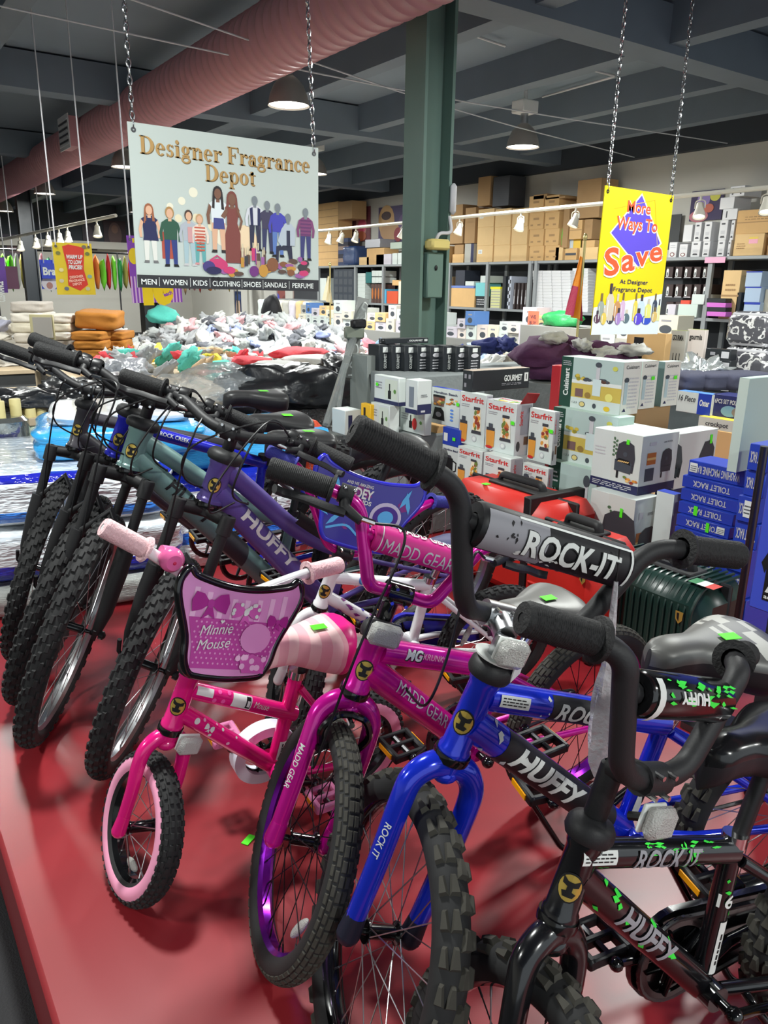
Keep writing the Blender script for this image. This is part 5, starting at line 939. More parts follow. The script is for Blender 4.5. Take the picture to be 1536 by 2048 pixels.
g1 = pb(4.3, 771, 678, 709, 757, 857, BXK, zb=row_z + .1405); gourmet(g1); g1.done('long_gift_box', 'long black box with white lettering on top of the row of small black boxes', 'box', 'long black boxes')
tb = MB(); t0, t1 = rb[0].o, rb[-1].o; tb.box(((t0.x + t1.x + rb[-1].d) / 2, (t0.y + t1.y) / 2 + .08, (row_z + FLOOR) / 2), (t1.x - t0.x + rb[-1].d + .06, abs(t0.y - t1.y) + .2, row_z - FLOOR - .001), mat('grey_cloth_table', (126, 132, 132), .9), None, .01)
tag(tb.obj('draped_table'), 'grey draped table under the row of small black boxes', 'table')
# ---- bottle opener cartons
def opener(b, dark=True, bottle_x=.5):
    w, h = b.w, b.h; L = b.L
    if dark:
        for c, ww in ((b.L, w), (b.R, b.d)): c.rect(0, 0, ww, h * .14, NAVY, 2)
    L.rect(w * .45, h * .2, w * .95, h * .9, ink(206, 216, 200), 1); L.rect(w * (bottle_x + .08), h * .2, w * (bottle_x + .2), h * .5, BLACK, 3); L.rect(w * (bottle_x + .12), h * .5, w * (bottle_x + .16), h * .75, BLACK, 3); L.ell(w * .85, h * .5, w * .05, h * .08, ink(90, 140, 60), 3, 10); L.marks(w * .06, h * .5, w * .36, h * .8, MGREY, 3, 3, 1)
OG = 'bottle opener cartons'
w3 = pb(3.85, 779, 812, 872, 742, 799, BXW, zb=.54); opener(w3, False); w3.done('opener_carton', 'white carton with a dark bottle picture, lower row right of the yellow box', 'box', OG)
w4 = pb(3.8, 850, 824, 862, 801, 864, BXW, zb=.54); w4.L.ell(w4.w * .6, w4.h * .4, .02, .03, REDT, 3); opener(w4, False, .3); w4.done('opener_carton', 'white carton with a small red mark, lower row beside the jug blender carton', 'box', OG)
w1 = pb(3.8, 798, 757, 812, 749, 812, BXW, zb=w3.top); opener(w1); gtag(w1.L, .02, w1.h * .6); w1.done('opener_carton', 'white carton with dark base and bottle picture, upper row left', 'box', OG)
w2 = pb(3.66, 836, 762, 823, 812, 864, BXW, zb=w4.top); w2.L.rect(0, 0, w2.w, w2.h * .14, NAVY, 2); w2.R.rect(0, 0, w2.d, w2.h * .3, NAVY, 2); w2.R.rect(w2.d * .25, .01, w2.d * .55, w2.h * .12, LGREY, 3); w2.L.rect(w2.w * .3, w2.h * .2, w2.w * .7, w2.h * .8, ink(120, 130, 140), 2); w2.R.marks(.02, w2.h * .5, w2.d * .7, w2.h * .6, SHAD, 2, 3, 3); w2.done('opener_carton', 'white carton with dark blue base turned edge on, upper row right', 'box', OG)
yb = pb(3.95, 741, 810, 858, 722, 747, mat('yellow_carton', (240, 186, 30), .45), zb=.54); yb.L.rect(yb.w * .3, yb.h * .3, yb.w * .5, yb.h * .85, BLACK, 3); yb.L.ell(yb.w * .6, yb.h * .3, .015, .03, ink(60, 120, 50), 3); yb.done('yellow_carton', 'bright yellow carton at the left end of the white opener cartons', 'box')
bk = pb(4.0, 690, 822, 850, 664, 722, BXW, zb=.5); bk.R.rect(bk.d * .2, .01, bk.d * .45, bk.h * .8, NAVY, 2); bk.R.rect(bk.d * .5, .02, bk.d * .9, bk.h * .6, LGREY, 2); bk.done('plastic_wrapped_box', 'white box with a dark blue patch at the foot of the clear rack', 'box')
# ---- tall immersion blender cartons with green spine
def cuis(b, gt=False, tagx=.5):
    w, h, d = b.w, b.h, b.d; L = b.L; sp = w * .2; g = random.Random(int(h * 1e4))
    L.rect(0, 0, sp, h, GRN, 1); L.text('Cuisinart', sp * .72, h * .5, sp * .42, WHITE, 'c', .03, 0, h * .55, 3, PI / 2); L.marks(sp * .15, h * .82, sp * .85, h * .93, LGREY, 3, 3, 4)
    L.rect(sp, h * .18, w, h, ink(176, 196, 192), 1); L.rect(sp, h * .5, w, h * .57, WHITE, 3); L.rect(sp, h * .22, w, h * .5, ink(204, 180, 84), 2); L.rect(sp, 0, w, h * .22, ink(206, 216, 212), 2)
    for i in range(7): L.ell(sp + w * g.uniform(.03, .2), h * g.uniform(.58, .66), w * .035, h * .035, ink(206, 180, 70) if i % 2 else ink(150, 140, 50), 3, 10)
    for i in range(10): L.ell(sp + w * g.uniform(.15, .75), h * g.uniform(.57, .62), w * .045, h * .03, SHAD if i % 3 else ink(90, 60, 50), 3, 10)
    L.rect(w * .55, h * .3, w * .68, h * .62, ink(206, 222, 222), 4); L.rect(w * .59, h * .62, w * .65, h * .88, LGREY, 4); L.ell(w * .62, h * .9, w * .05, h * .05, SHAD, 5)
    L.rect(sp + w * .07, h * .24, sp + w * .2, h * .4, ink(120, 90, 90), 4); L.ell(sp + w * .28, h * .29, w * .05, h * .06, ink(150, 120, 60), 4); L.ell(w * .82, h * .3, w * .06, h * .08, ink(230, 220, 120), 4)
    L.ell(sp + w * .2, h * .1, w * .05, h * .055, DGREY, 4); L.ell(sp + w * .2, h * .1, w * .04, h * .045, ink(220, 200, 130), 5); L.text('1,2,3', sp + w * .03, h * .1, h * .04, SHAD, 'l', 0, 0, w * .08, 4); L.ell(w * .6, h * .1, w * .03, h * .05, SHAD, 4); L.ell(w * .8, h * .08, w * .05, h * .05, ink(226, 190, 50), 4); L.ell(w * .88, h * .86, w * .04, h * .045, ink(200, 200, 90), 4)
def cuis_side(b, gt=True):
    d, h = b.d, b.h; R_ = b.R; R_.rect(0, 0, d, h, ink(224, 224, 214), 1); R_.text('Cuisinart', d * .5, h * .87, h * .07, DGREY, 'c', .01, 0, d * .72, 3); R_.marks(d * .35, h * .1, d * .9, h * .72, LGREY, 9, 3, 2); R_.ell(d * .22, h * .66, d * .13, h * .05, SHAD, 3); R_.rect(d * .12, h * .2, d * .3, h * .62, ink(176, 196, 200), 3); R_.poly([(d * .1, h * .06), (d * .22, h * .13), (d * .3, h * .06)], NAVY, 3)
    if gt: gtag(R_, d * .6, h * .6)
CG = 'green spined appliance cartons'
c3 = pb(3.15, 1228, 952, 1080, 1098, 1262, BXM, zb=.0); cuis(c3); c3.done('appliance_carton', 'pale carton with green spine, bottom of the stack behind the red suitcase', 'box', CG)
c2 = pb(3.15, 1238, 836, 952, 1108, 1270, BXM, zb=c3.top); cuis(c2); c2.done('appliance_carton', 'pale carton with green spine, middle of the stack left of the air fryer boxes', 'box', CG)
c1 = pb(3.15, 1249, 725, 836, 1125, 1285, BXM, zb=c2.top); cuis(c1); cuis_side(c1, False); c1.done('appliance_carton', 'pale carton with green spine, topmost of the stack, white narrow side to the right', 'box', CG)
zc = c1.o.z
e1 = pb(3.33, 1286, 723, 836, 1250, 1318, BXM, zb=zc); cuis_side(e1); e1.done('appliance_carton', 'pale appliance carton standing behind the topmost green spined one, second white side', 'box', CG)
e2 = pb(3.42, 1331, 724, 836, 1312, 1363, BXM, zb=zc); cuis_side(e2); e2.L.rect(0, 0, e2.w, e2.h, ink(110, 130, 130), 1); e2.done('appliance_carton', 'pale appliance carton at the right of the top row, dark grey left side', 'box', CG)  # left side covered in one darker grey green
ru = pb(3.5, 1122, 732, 778, 1104, 1140, mat('red_carton', (176, 36, 44), .4), zb=PZ); ru.done('red_box', 'plain red box between the purple clothes and the top green spined carton', 'box')
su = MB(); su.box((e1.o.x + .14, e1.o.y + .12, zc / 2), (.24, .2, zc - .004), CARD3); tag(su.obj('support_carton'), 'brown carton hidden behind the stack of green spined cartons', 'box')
# ---- air fryers
def fryer(b, gt=True, side=True):
    w, h, d = b.w, b.h, b.d; L, R_ = b.L, b.R
    for c, ww in ((L, w), (R_, d)): c.rect(0, 0, ww, h * .15, NAVY, 2)
    L.marks(w * .05, h * .03, w * .9, h * .12, LGREY, 3, 3, 2); L.marks(w * .05, h * .55, w * .3, h * .72, LGREY, 3, 2, 1)
    def pic(c, x, y, s, face=True):
        c.poly([(x - .4 * s, y - .5 * s), (x + .4 * s, y - .5 * s), (x + .46 * s, y + .1 * s), (x + .36 * s, y + .62 * s), (x + .1 * s, y + .74 * s), (x - .15 * s, y + .72 * s), (x - .38 * s, y + .58 * s), (x - .46 * s, y + .1 * s)], DGREY, 4)
        c.rect(x - .42 * s, y - .2 * s, x + .4 * s, y - .18 * s, BLACK, 5); c.ell(x - .02 * s, y + .2 * s, .1 * s, .1 * s, SHAD, 5)
        if face: c.poly([(x - .5 * s, y - .5 * s), (x + .3 * s, y - .55 * s), (x + .34 * s, y - .12 * s), (x - .5 * s, y - .05 * s)], SHAD, 5); c.poly([(x - .44 * s, y - .1 * s), (x + .28 * s, y - .2 * s), (x + .2 * s, y - .02 * s), (x - .3 * s, y + .02 * s)], BLACK, 6)
        if face:
            for i in range(6): c.ell(x - .3 * s + i * .09 * s, y - .1 * s, .06 * s, .025 * s, FOOD[4], 7, 8, .5)
        c.rect(x - .38 * s, y - .8 * s, x - .28 * s, y - .5 * s, BLACK, 5)
    L.rect(w * .42, h * .15, w, h, ink(206, 212, 206), 1); pic(L, w * .7, h * .56, h * .42); g = random.Random(3)
    for i in range(9): L.ell(w * (.45 + .05 * (i % 2)), h * (.6 + .035 * i), w * .03, h * .02, ink(80, 110, 80), 3, 8, i); 
    for i in range(8): L.ell(w * g.uniform(.72, .95), h * g.uniform(.18, .28), w * .04, h * .022, FOOD[i % 5], 6, 8)
    if gt: L.rect(w * .7, h * .82, w * .76, h * .9, GREENTAG, 8)
    if side: R_.rect(d * .16, h * .5, d * .4, h * .7, FOOD[0], 3); R_.rect(d * .16, h * .58, d * .4, h * .62, FOOD[4], 4); R_.rect(d * .14, h * .22, d * .38, h * .44, SHAD, 3); pic(R_, d * .7, h * .5, h * .32, False); R_.text('AIR FRYER', d * .7, h * .84, h * .03, SHAD, 'c', 0, 0, d * .24, 3); R_.rect(d * .2, h * .82, d * .38, h * .88, LGREY, 3)
AG = 'air fryer boxes'
f2 = pb(2.95, 1272, 1001, 1108, 1183, 1318, BXW, zb=.02); fryer(f2); f2.done('air_fryer_box', 'white air fryer box with dark base, lower of the two stacked ones', 'box', AG)
f1 = pb(2.95, 1287, 873, 1001, 1190, 1360, BXW, zb=f2.top); fryer(f1); f1.done('air_fryer_box', 'white air fryer box with dark base, upper of the two stacked ones', 'box', AG)
f3 = pb(3.3, 1360, 868, 1000, 1325, 1437, BXW, zb=None); fryer(f3, True, False); R3 = f3.R; R3.poly([(f3.d * .55, f3.h * .2), (f3.d * .95, f3.h * .2), (f3.d * .95, f3.h * .7), (f3.d * .85, f3.h * .84), (f3.d * .68, f3.h * .82), (f3.d * .57, f3.h * .6)], DGREY, 4); R3.rect(f3.d * .8, f3.h * .78, f3.d * .86, f3.h * .92, GREENTAG, 6)
f3.done('air_fryer_box', 'white air fryer box standing behind and to the right of the stacked pair', 'box', AG)
su = MB(); su.box((f3.o.x + f3.d / 2, f3.o.y + f3.w / 2 + .05, f3.o.z / 2), (f3.d * .9, f3.w * .9, f3.o.z - .004), CARD3); tag(su.obj('support_carton'), 'brown carton under the third air fryer box', 'box')
gw = pb(2.92, 1349, 990, 1090, 1314, 1364, BXW, zb=.0); gw.L.rect(0, 0, gw.w, gw.h * .36, ink(40, 150, 60), 2); gw.L.marks(gw.w * .2, .02, gw.w * .6, gw.h * .3, LIME, 6, 3, 2); gw.R.rect(0, 0, gw.d, gw.h, LGREY, 1); gw.R.rect(gw.d * .3, gw.h * .4, gw.d * .9, gw.h * .85, WHITE, 2); gw.U.rect(0, 0, gw.w, gw.d, BXB, 1); gw.done('green_white_box', 'tall white box with a green lower part, between air fryer and blue boxes', 'box')
# ---- blue rack boxes, lettering upside down
def rackbox(b, s, n, tags=()):
    w, h = b.w, b.h; b.L.text(s, w * .5, h * .72, h * .5, LGREY, 'c', .02, 0, w * n, 3, PI)
    for x in tags: b.L.rect(w * x, h * .25, w * (x + .14), h * .85, WHITE, 4); b.L.marks(w * x + .004, h * .3, w * (x + .13), h * .7, SHAD, 3, 5, 2)
BG = 'blue rack boxes'; zt = None; stack = []; ys = [942, 975, 1002, 1028, 1054, 1080, 1106, 1132, 1158]; xs_ = [(1491, 1379), (1487, 1366), (1478, 1363), (1468, 1358), (1460, 1354), (1456, 1350), (1454, 1348), (1452, 1347)]
names = ['topmost of the stack, longer lettering', 'second from the top', 'third from the top', 'fourth from the top, green tag on it', 'fifth from the top, white sticker at right', 'sixth from the top', 'seventh from the top', 'eighth from the top']
prev = None
for i in range(8):
    f = fit_box(2.72, xs_[i][0], ys[i], ys[i + 1], xs_[i][1], xs_[i][0] + 42, None, prev); o, w, d, h = f; prev = o.z + .0; stack.append((o, w, d, h))
base = stack[-1][0].z
while base > .08: o, w, d, h = stack[-1]; base -= h; stack.append((V((o.x, o.y, base)), w, d, h))
base = max(0, base)
for i, (o, w, d, h) in enumerate(stack):
    b = Box(o, w, d, h - .001, BXB); rackbox(b, 'WASHING MACHINE RACK' if i == 0 else 'TOILET RACK', .86 if i == 0 else .62, (.03,) if i == 0 else ((.78,) if i == 4 else ()))
    if i in (3, 4): b.L.rect(w * (.3 if i == 3 else .58), h * .1, w * (.37 if i == 3 else .64), h * .9, GREENTAG, 6)
    b.done('rack_box', 'blue box with upside down white lettering, ' + (names[i] if i < 8 else 'near the bottom of the stack, layer %s' % ('nine ten eleven twelve thirteen fourteen fifteen'.split()[i - 8])), 'box', BG)
prev = None; st2 = [(1520, 890, 914, 1492), (1516, 914, 944, 1488), (1512, 1036, 1066, 1463), (1508, 1066, 1092, 1460), (1504, 1092, 1128, 1456), (1500, 1128, 1160, 1452), (1497, 1160, 1188, 1449)]
nm2 = ['uppermost, under the tall pale carton', 'second, with a white sticker', 'third, with a white sticker', 'fourth', 'fifth', 'sixth', 'lowest seen']; sb = []
bot = fit_box(2.5, 1497, 1160, 1188, 1449, 1530)[0].z; 
o0, w0, d0, _h = fit_box(2.5, 1512, 1036, 1066, 1463, 1545); ztop2 = fit_box(2.5, 1520, 890, 914, 1492, 1550)[0].z + .05; nz = 9; hh = (ztop2 - 0.0) / nz
for i in range(nz):
    b = Box((o0.x + .01 * (i % 2), o0.y - .006 * (i % 3), hh * i), w0 * (1 if i < 6 else .8), .2, hh - .001, BXB); b.L.text('TOILET RACK', b.w * .5, b.h * .7, b.h * .42, LGREY, 'c', .02, 0, b.w * .8, 3, PI)
    if i in (4, 6): b.L.rect(b.w * .35, b.h * .2, b.w * .75, b.h * .85, WHITE, 4); b.L.marks(b.w * .38, b.h * .3, b.w * .7, b.h * .7, SHAD, 3, 5, 2)
    b.done('rack_box', 'blue box in the stack beside the metal pole, ' + ('bottom', 'second from the floor', 'third from the floor', 'fourth from the floor', 'fifth from the floor, white sticker', 'sixth from the floor', 'seventh from the floor, white sticker', 'second from the top', 'topmost')[i], 'box', BG)
# ---- tall pale carton, blue board on a pole
tp = pb(2.6, 1500, 757, 937, 1480, 1575, BXM, zb=stack[0][0].z + stack[0][3] + .0); 
tp.L.rect(0, 0, tp.w, tp.h, ink(196, 212, 200), 1); tp.done('tall_pale_carton', 'tall plain pale green carton standing on the blue rack boxes at the right edge', 'box')
b = MB(); p0 = at(1497, 1100, 2.12); b.tube([(p0.x, p0.y, .0), (p0.x, p0.y, .86)], .011, steel, 12); b.box((p0.x, p0.y, .012), (.16, .16, .02), steel); tag(b.obj('metal_pole'), 'shiny metal pole standing at the left edge of the blue shirt board', 'pole')
c0 = at(1496, 1212, 1.98); root = empty('display_board', (c0.x, c0.y, 0), 'blue board with a printed black shirt at the right edge of the view', 'display board')
b = MB(); bw, bh = .5, .70; b.box((.01, -bw / 2, c0.z + bh / 2), (.02, bw, bh), mat('blue_board', (64, 82, 196), .4), None, .003); cv = Canvas(b, (0, 0, c0.z), (0, -1, 0), (0, 0, 1))
cv.poly([(.017, .125), (.034, .165), (.06, .185), (.15, .185), (.176, .165), (.195, .125), (.176, .10), (.168, .115), (.168, .03), (.032, .03), (.032, .115), (.028, .10)], BLACK, 2)
for i in range(3): cv.poly([(.037 + i * .01, .052), (.045 + i * .01, .052), (.05 + i * .01, .066 + i * .008), (.044 + i * .01, .07 + i * .008)], WHITE, 3)
cv.text('adidas', .036, .036, .011, WHITE, 'l', .02, 0, .05, 3); b.obj('panel', root)
b = MB(); b.box((.03, -bw / 2, c0.z / 2), (.04, bw * .8, c0.z), BXK); b.obj('foot', root)
# ---- crock pots and other boxes behind
TB3 = .30; tb = MB(); tb.box((4.9, 2.65, (TB3 + FLOOR) / 2), (1.9, 1.5, TB3 - FLOOR), mat('grey_cloth_table', (126, 132, 132), .9), None, .01); tag(tb.obj('draped_table'), 'grey draped table behind the air fryer boxes, under the brown carton', 'table')
q1 = pb(4.1, 1476, 868, 920, 1400, 1500, CARD, zb=TB3); q1.done('brown_carton', 'plain brown carton right of the third air fryer box', 'box')
q2 = pb(4.1, 1474, 844, 869, 1398, 1500, mat('cream_carton', (206, 206, 196), .5), zb=q1.top); q2.L.text('crockpot', q2.w * .5, q2.h * .3, q2.h * .42, DGREY, 'c', .02, 0, q2.w * .6, 3); q2.U.rect(0, 0, q2.w, q2.d, ink(226, 200, 70), 1); q2.done('crock_pot_box', 'cream carton with dark lower case lettering on top of the brown carton', 'box')
q3 = pb(4.25, 1425, 790, 828, 1356, 1440, BXW, zb=q2.top); q3.L.text('16 Piece', q3.w * .3, q3.h * .55, q3.h * .28, DGREY, 'c', .02, .2, q3.w * .5, 3); q3.L.rect(q3.w * .62, 0, q3.w, q3.h, BXB, 2); q3.L.text('Oster', q3.w * .81, q3.h * .42, q3.h * .3, WHITE, 'c', .03, 0, q3.w * .28, 3); q3.U.rect(0, 0, q3.w, q3.d, SKYB, 1); q3.done('dish_set_box', 'white and blue box with black numeral lettering above the cream carton', 'box')
q4 = pb(4.1, 1500, 797, 830, 1427, 1530, mat('navy_carton', (40, 46, 100), .45), zb=q2.top); q4.L.text('6PCS SET POLISHED', q4.w * .5, q4.h * .62, q4.h * .2, LGREY, 'c', .02, 0, q4.w * .86, 3); q4.L.ell(q4.w * .5, q4.h * .3, .05, .03, ink(110, 150, 180), 3); q4.L.ell(q4.w * .8, q4.h * .3, .05, .03, ink(120, 110, 110), 3); q4.done('pan_set_box', 'dark blue box with white capitals right of the white and blue box', 'box')
# ---- floral bedding bags
FLOW = bpy.data.materials.new('floral_fabric'); FLOW.use_nodes = True; nt = FLOW.node_tree; bs = nt.nodes['Principled BSDF']; bs.inputs['Roughness'].default_value = .25; bs.inputs['Coat Weight'].default_value = .4
tc = nt.nodes.new('ShaderNodeTexCoord'); vo = nt.nodes.new('ShaderNodeTexVoronoi'); vo.inputs['Scale'].default_value = 8; vo.feature = 'F1'; no = nt.nodes.new('ShaderNodeTexNoise'); no.inputs['Scale'].default_value = 7; no.inputs['Detail'].default_value = 4
ad = nt.nodes.new('ShaderNodeVectorMath'); ad.operation = 'MULTIPLY_ADD'; ad.inputs[1].default_value = (.3,) * 3; nt.links.new(tc.outputs['Object'], no.inputs['Vector']); nt.links.new(no.outputs['Color'], ad.inputs[0]); nt.links.new(tc.outputs['Object'], ad.inputs[2]); nt.links.new(ad.outputs[0], vo.inputs['Vector'])
mp_ = nt.nodes.new('ShaderNodeMath'); mp_.operation = 'PINGPONG'; mp_.inputs[1].default_value = .2; nt.links.new(vo.outputs['Distance'], mp_.inputs[0]); cr = nt.nodes.new('ShaderNodeValToRGB'); e_ = cr.color_ramp.elements; e_[0].position = .135; e_[0].color = lin((84, 84, 90)) + (1,); e_[1].position = .165; e_[1].color = lin((226, 226, 224)) + (1,); nt.links.new(mp_.outputs[0], cr.inputs['Fac']); nt.links.new(cr.outputs['Color'], bs.inputs['Base Color'])
def bag(D, xc, yt, yb, xl, xr, lab, zb=None):
    o, w, d, h = fit_box(D, xc, yt, yb, xl, xr, zb); root = empty('bedding_bag', o, lab, 'bedding bag', 'floral bedding bags'); b = MB(); b.box((d / 2, w / 2, h / 2), (d, w, h), FLOW, None, .045); b.obj('bag_body', root)
    for z in (.02, h - .02): b = MB(); b.tube(fillet([(.03, .03, z), (d - .03, .03, z), (d - .03, w - .03, z), (.03, w - .03, z), (.03, .03, z)], .04), .012, LGREY, 8); b.obj('piping', root)
    return o.z + h
tz = bag(4.9, 1540, 700, 790, 1440, 1600, 'black and white floral bedding bag, lower of the two at the right edge', zb=None)
bag(4.9, 1545, 625, 700, 1452, 1610, 'black and white floral bedding bag, upper of the two at the right edge', zb=tz)
# ---- narrow grey box with hand picture
# ------------------------------------------------------------------ suitcases
def suitcase(name, o, w, d, h, m, label, ribs=0, vert=True, rz=0., strap=True, tri=False):
    """upright hard case: broad face along -x (width w on y), thickness d on x"""
    root = empty(name, MX.Translation(V(o)) @ MX.Rotation(rz, 4, 'Z'), label, 'suitcase', 'hard suitcases'); b = MB(); b.box((d / 2, w / 2, .03 + (h - .03) / 2), (d, w, h - .03), m, None, .05)
    for i in range(ribs):
        t = (i + .5) / ribs
        if vert: b.tube(fillet([(-.001, w * (.06 + .88 * t), .1), (-.003, w * (.06 + .88 * t), h - .06), (.05, w * (.06 + .88 * t), h + .002), (d * .9, w * (.06 + .88 * t), h + .002)], .03), .0055, m, 6)
        else: b.tube([(-.001, .05, .08 + (h - .14) * t), (-.001, w - .05, .08 + (h - .14) * t)], .006, m, 6)
    b.obj('shell', root)
    b = MB(); b.box((d / 2, w / 2, .03 + (h - .03) / 2), (.018, w + .006, h - .02), BLACK, None, .006); b.obj('zip_band', root)
    b = MB(); b.tube(fillet([(d * .5, w * .3, h), (d * .5, w * .32, h + .035), (d * .5, w * .7, h + .035), (d * .5, w * .72, h)], .02), .011, BLACK, 10, flat=1.5); b.box((d * .5, w * .5, h + .005), (d * .35, w * .5, .014), BLACK, None, .005); b.obj('carry_handle', root)
    if strap: b = MB(); b.box((d / 2, w * .2, h * .5 + .02), (d + .012, .04, h + .006), BLACK, None, .004); b.obj('strap', root)
    for sy in (.12, .88):
        for sx in (.2, .8): b = MB(); b.lathe([(.004, -.014), (.022, -.013), (.022, .013), (.004, .014)], BLACK, (d * sx, w * sy, .022), (0, 1, 0), 16); b.box((d * sx, w * sy, .045), (.035, .035, .02), BLACK); b.obj('wheel', root)
    b = MB(); cv = Canvas(b, (-.0085 if ribs else -.003, w * .16, h * .74), (0, -1, 0), (0, 0, 1)); cv.poly([(-.014, .02), (.014, .02), (.012, -.008), (0, -.022), (-.012, -.008)], mat('badge_gold', (214, 184, 90), .3, .6), 1); cv.poly([(-.009, .014), (.0, .014), (-.0, -.014), (-.007, -.005)], BLACK, 2); b.obj('shield_emblem', root)
    if tri:
        b = MB(); cv = Canvas(b, (d * .15, w * .2, h + .012), (0, -1, 0), (1, 0, 0)); cv.rect(0, 0, .03, .05, ink(50, 130, 80), 1); cv.rect(.03, 0, .06, .05, WHITE, 1); cv.rect(.06, 0, .09, .05, ink(210, 70, 60), 1); b.obj('hang_tag', root)
    b = MB(); b.box((d * .2, w * .7, h + .002), (.03, .03, .001), GREENTAG); b.obj('price_sticker', root)
    return root
RC = mat('red_suitcase_shell', (196, 40, 32), .42, vary=.06, vscale=4); GC = mat('green_suitcase_shell', (24, 52, 46), .3, vary=.08, vscale=4)
suitcase('suitcase', (2.11, 1.93, 0), .62, .30, .45, RC, 'red hard suitcase with a black strap, farther one under the blender cartons')
suitcase('suitcase', (1.93, 1.54, 0), .36, .24, .44, RC, 'red hard suitcase with raised bands, nearer one behind the silver saddle', 3, False, 0, False)
suitcase('suitcase', (2.05, 1.23, 0), .46, .28, .36, GC, 'dark green ribbed suitcase with a black handle, right of the red ones', 17, True, 0, False, True)
b = MB(); b.box(onz(497, 1681, 0) + V((0, 0, .002)), (.034, .018, .002), GREENTAG, MX.Rotation(.55, 3, 'Z')); tag(b.obj('price_sticker'), 'small neon green price sticker lying on the red platform', 'sticker')
# ------------------------------------------------------------------ soft goods
rnd = random.Random(11)
def lump(name, seed, sx, sy, sz, amp=.35, fr=2.2, sub=3, flat=True, folds=0.):
    bm = bmesh.new(); bmesh.ops.create_icosphere(bm, subdivisions=sub, radius=1); off = V((seed * 7.3, seed * 3.1, seed * 1.7))
    for v in bm.verts:
        p = v.co.copy(); n_ = noise.noise(p * fr + off); r2 = abs(noise.noise(p * fr * 1.9 + off * 2)); f = 1 + amp * n_ - amp * .8 * r2 + folds * math.sin(9 * p.x + 5 * p.y + 4 * n_) * .5
        q = V((p.x * sx, p.y * sy, p.z * sz)) * f
        if flat and q.z < -sz * .45: q.z = -sz * .45 + (q.z + sz * .45) * .15
        v.co = q
    me = bpy.data.meshes.new(name); bm.to_mesh(me); bm.free(); me.polygons.foreach_set('use_smooth', [True] * len(me.polygons)); me.materials.append(None); return me
def put(me, name, p, m, label, cat, group=None, rot=(0, 0, 0), sc=1.0, kind=None):
    o = bpy.data.objects.new(name, me); COL.objects.link(o); o.location = p; o.rotation_euler = rot; o.scale = (sc, sc, sc) if not isinstance(sc, tuple) else sc
    o.material_slots[0].link = 'OBJECT'; o.material_slots[0].material = m; return tag(o, label, cat, group, kind)
def cloth(n, rgb, r=.85): return mat('cloth_' + n, rgb, r, bump=.35, bscale=55, vary=.12, vscale=9)
GARM = [lump('garment', i, .17, .075, .06, .5, 2.0, 3, False, .3) for i in range(7)]
POLY = mat('clear_polythene', (214, 220, 224), .12, trans=.55, bump=.7, bscale=26, alpha=.6)
def table(x0, y0, x1, y1, z, label, m=None, name='display_table'):
    root = empty(name, ((x0 + x1) / 2, (y0 + y1) / 2, FLOOR), label, 'table'); c = V(((x0 + x1) / 2, (y0 + y1) / 2, FLOOR)); T_ = mat('table_wood', (196, 176, 146), .6, vary=.06)
    b = MB(); b.box((0, 0, z - FLOOR - .02), (x1 - x0, y1 - y0, .04), T_, None, .004); b.obj('table_top', root)
    for sx in (-1, 1):
        for sy in (-1, 1): b = MB(); b.box((sx * ((x1 - x0) / 2 - .05), sy * ((y1 - y0) / 2 - .05), (z - FLOOR - .04) / 2), (.06, .06, z - FLOOR - .04), T_); b.obj('leg', root)
    if m: b = MB(); b.box((0, 0, (z - FLOOR - .05) / 2 + .01), (x1 - x0 - .1, y1 - y0 - .1, z - FLOOR - .07), m); b.obj('skirt', root)
    return root
SK_ = mat('grey_skirt', (110, 112, 112), .9, bump=.3, bscale=30)
# grey and white clothes heap under the white sign
table(2.55, 7.25, 6.3, 10.9, .46, 'wide table under the heap of grey and white clothes below the white sign', SK_)
GREYS = [('grey', (156, 158, 160)), ('white', (202, 202, 198)), ('dark_grey', (96, 98, 104)), ('pale_grey', (178, 182, 180)), ('pink', (214, 164, 168)), ('lavender', (150, 160, 200)), ('charcoal', (58, 60, 68))]
def heap(n, fx, cx, cy, rx, ry, z0, hz, pal, wts, where, group, smin=.75, smax=1.15, seed=1):
    g = random.Random(seed)
    for i in range(n):
        a, rr = g.uniform(0, 2 * PI), math.sqrt(g.random()); x, y = rr * math.cos(a), rr * math.sin(a); h = hz * max(0, 1 - rr * rr) ** .8; t = g.random(); z = z0 + h - .05 * g.random() + .02
        k = g.choices(range(len(pal)), wts)[0]; nm, col = pal[k]
        put(GARM[g.randrange(len(GARM))], fx, (cx + x * rx, cy + y * ry, z), cloth(nm, col), 'crumpled %s garment in the heap %s' % (nm.replace('_', ' '), where), 'clothing', group, (g.uniform(-.8, .8), g.uniform(-.8, .8), g.uniform(0, 6.3)), g.uniform(smin, smax))
def mound(name, cx, cy, rx, ry, z0, hz, m, label):
    bm = bmesh.new(); bmesh.ops.create_grid(bm, x_segments=24, y_segments=24, size=1)
    for v in bm.verts:
        rr = math.hypot(v.co.x, v.co.y); h = hz * max(0, 1 - rr * rr) ** .8; v.co = V((cx + v.co.x * rx, cy + v.co.y * ry, z0 + max(0, h - .03) + .012 + .02 * noise.noise(V((v.co.x * 6, v.co.y * 6, 1)))))
    me = bpy.data.meshes.new(name); bm.to_mesh(me); bm.free(); me.polygons.foreach_set('use_smooth', [True] * len(me.polygons)); me.materials.append(m); o = bpy.data.objects.new(name, me); COL.objects.link(o); return tag(o, label, 'clothing', None, 'stuff')
mound('clothes_pile_core', 4.1, 8.8, 1.5, 1.45, .46, .34, cloth('grey', (156, 158, 160)), 'dense grey inside of the clothes heap below the white sign')
heap(230, 'knitted_garment', 4.1, 8.8, 1.5, 1.45, .47, .36, GREYS, (9, 6, 2.2, 6, 1.2, .8, 1.2), 'on the table below the white sign', 'grey clothes heap', .7, 1.15, 3)
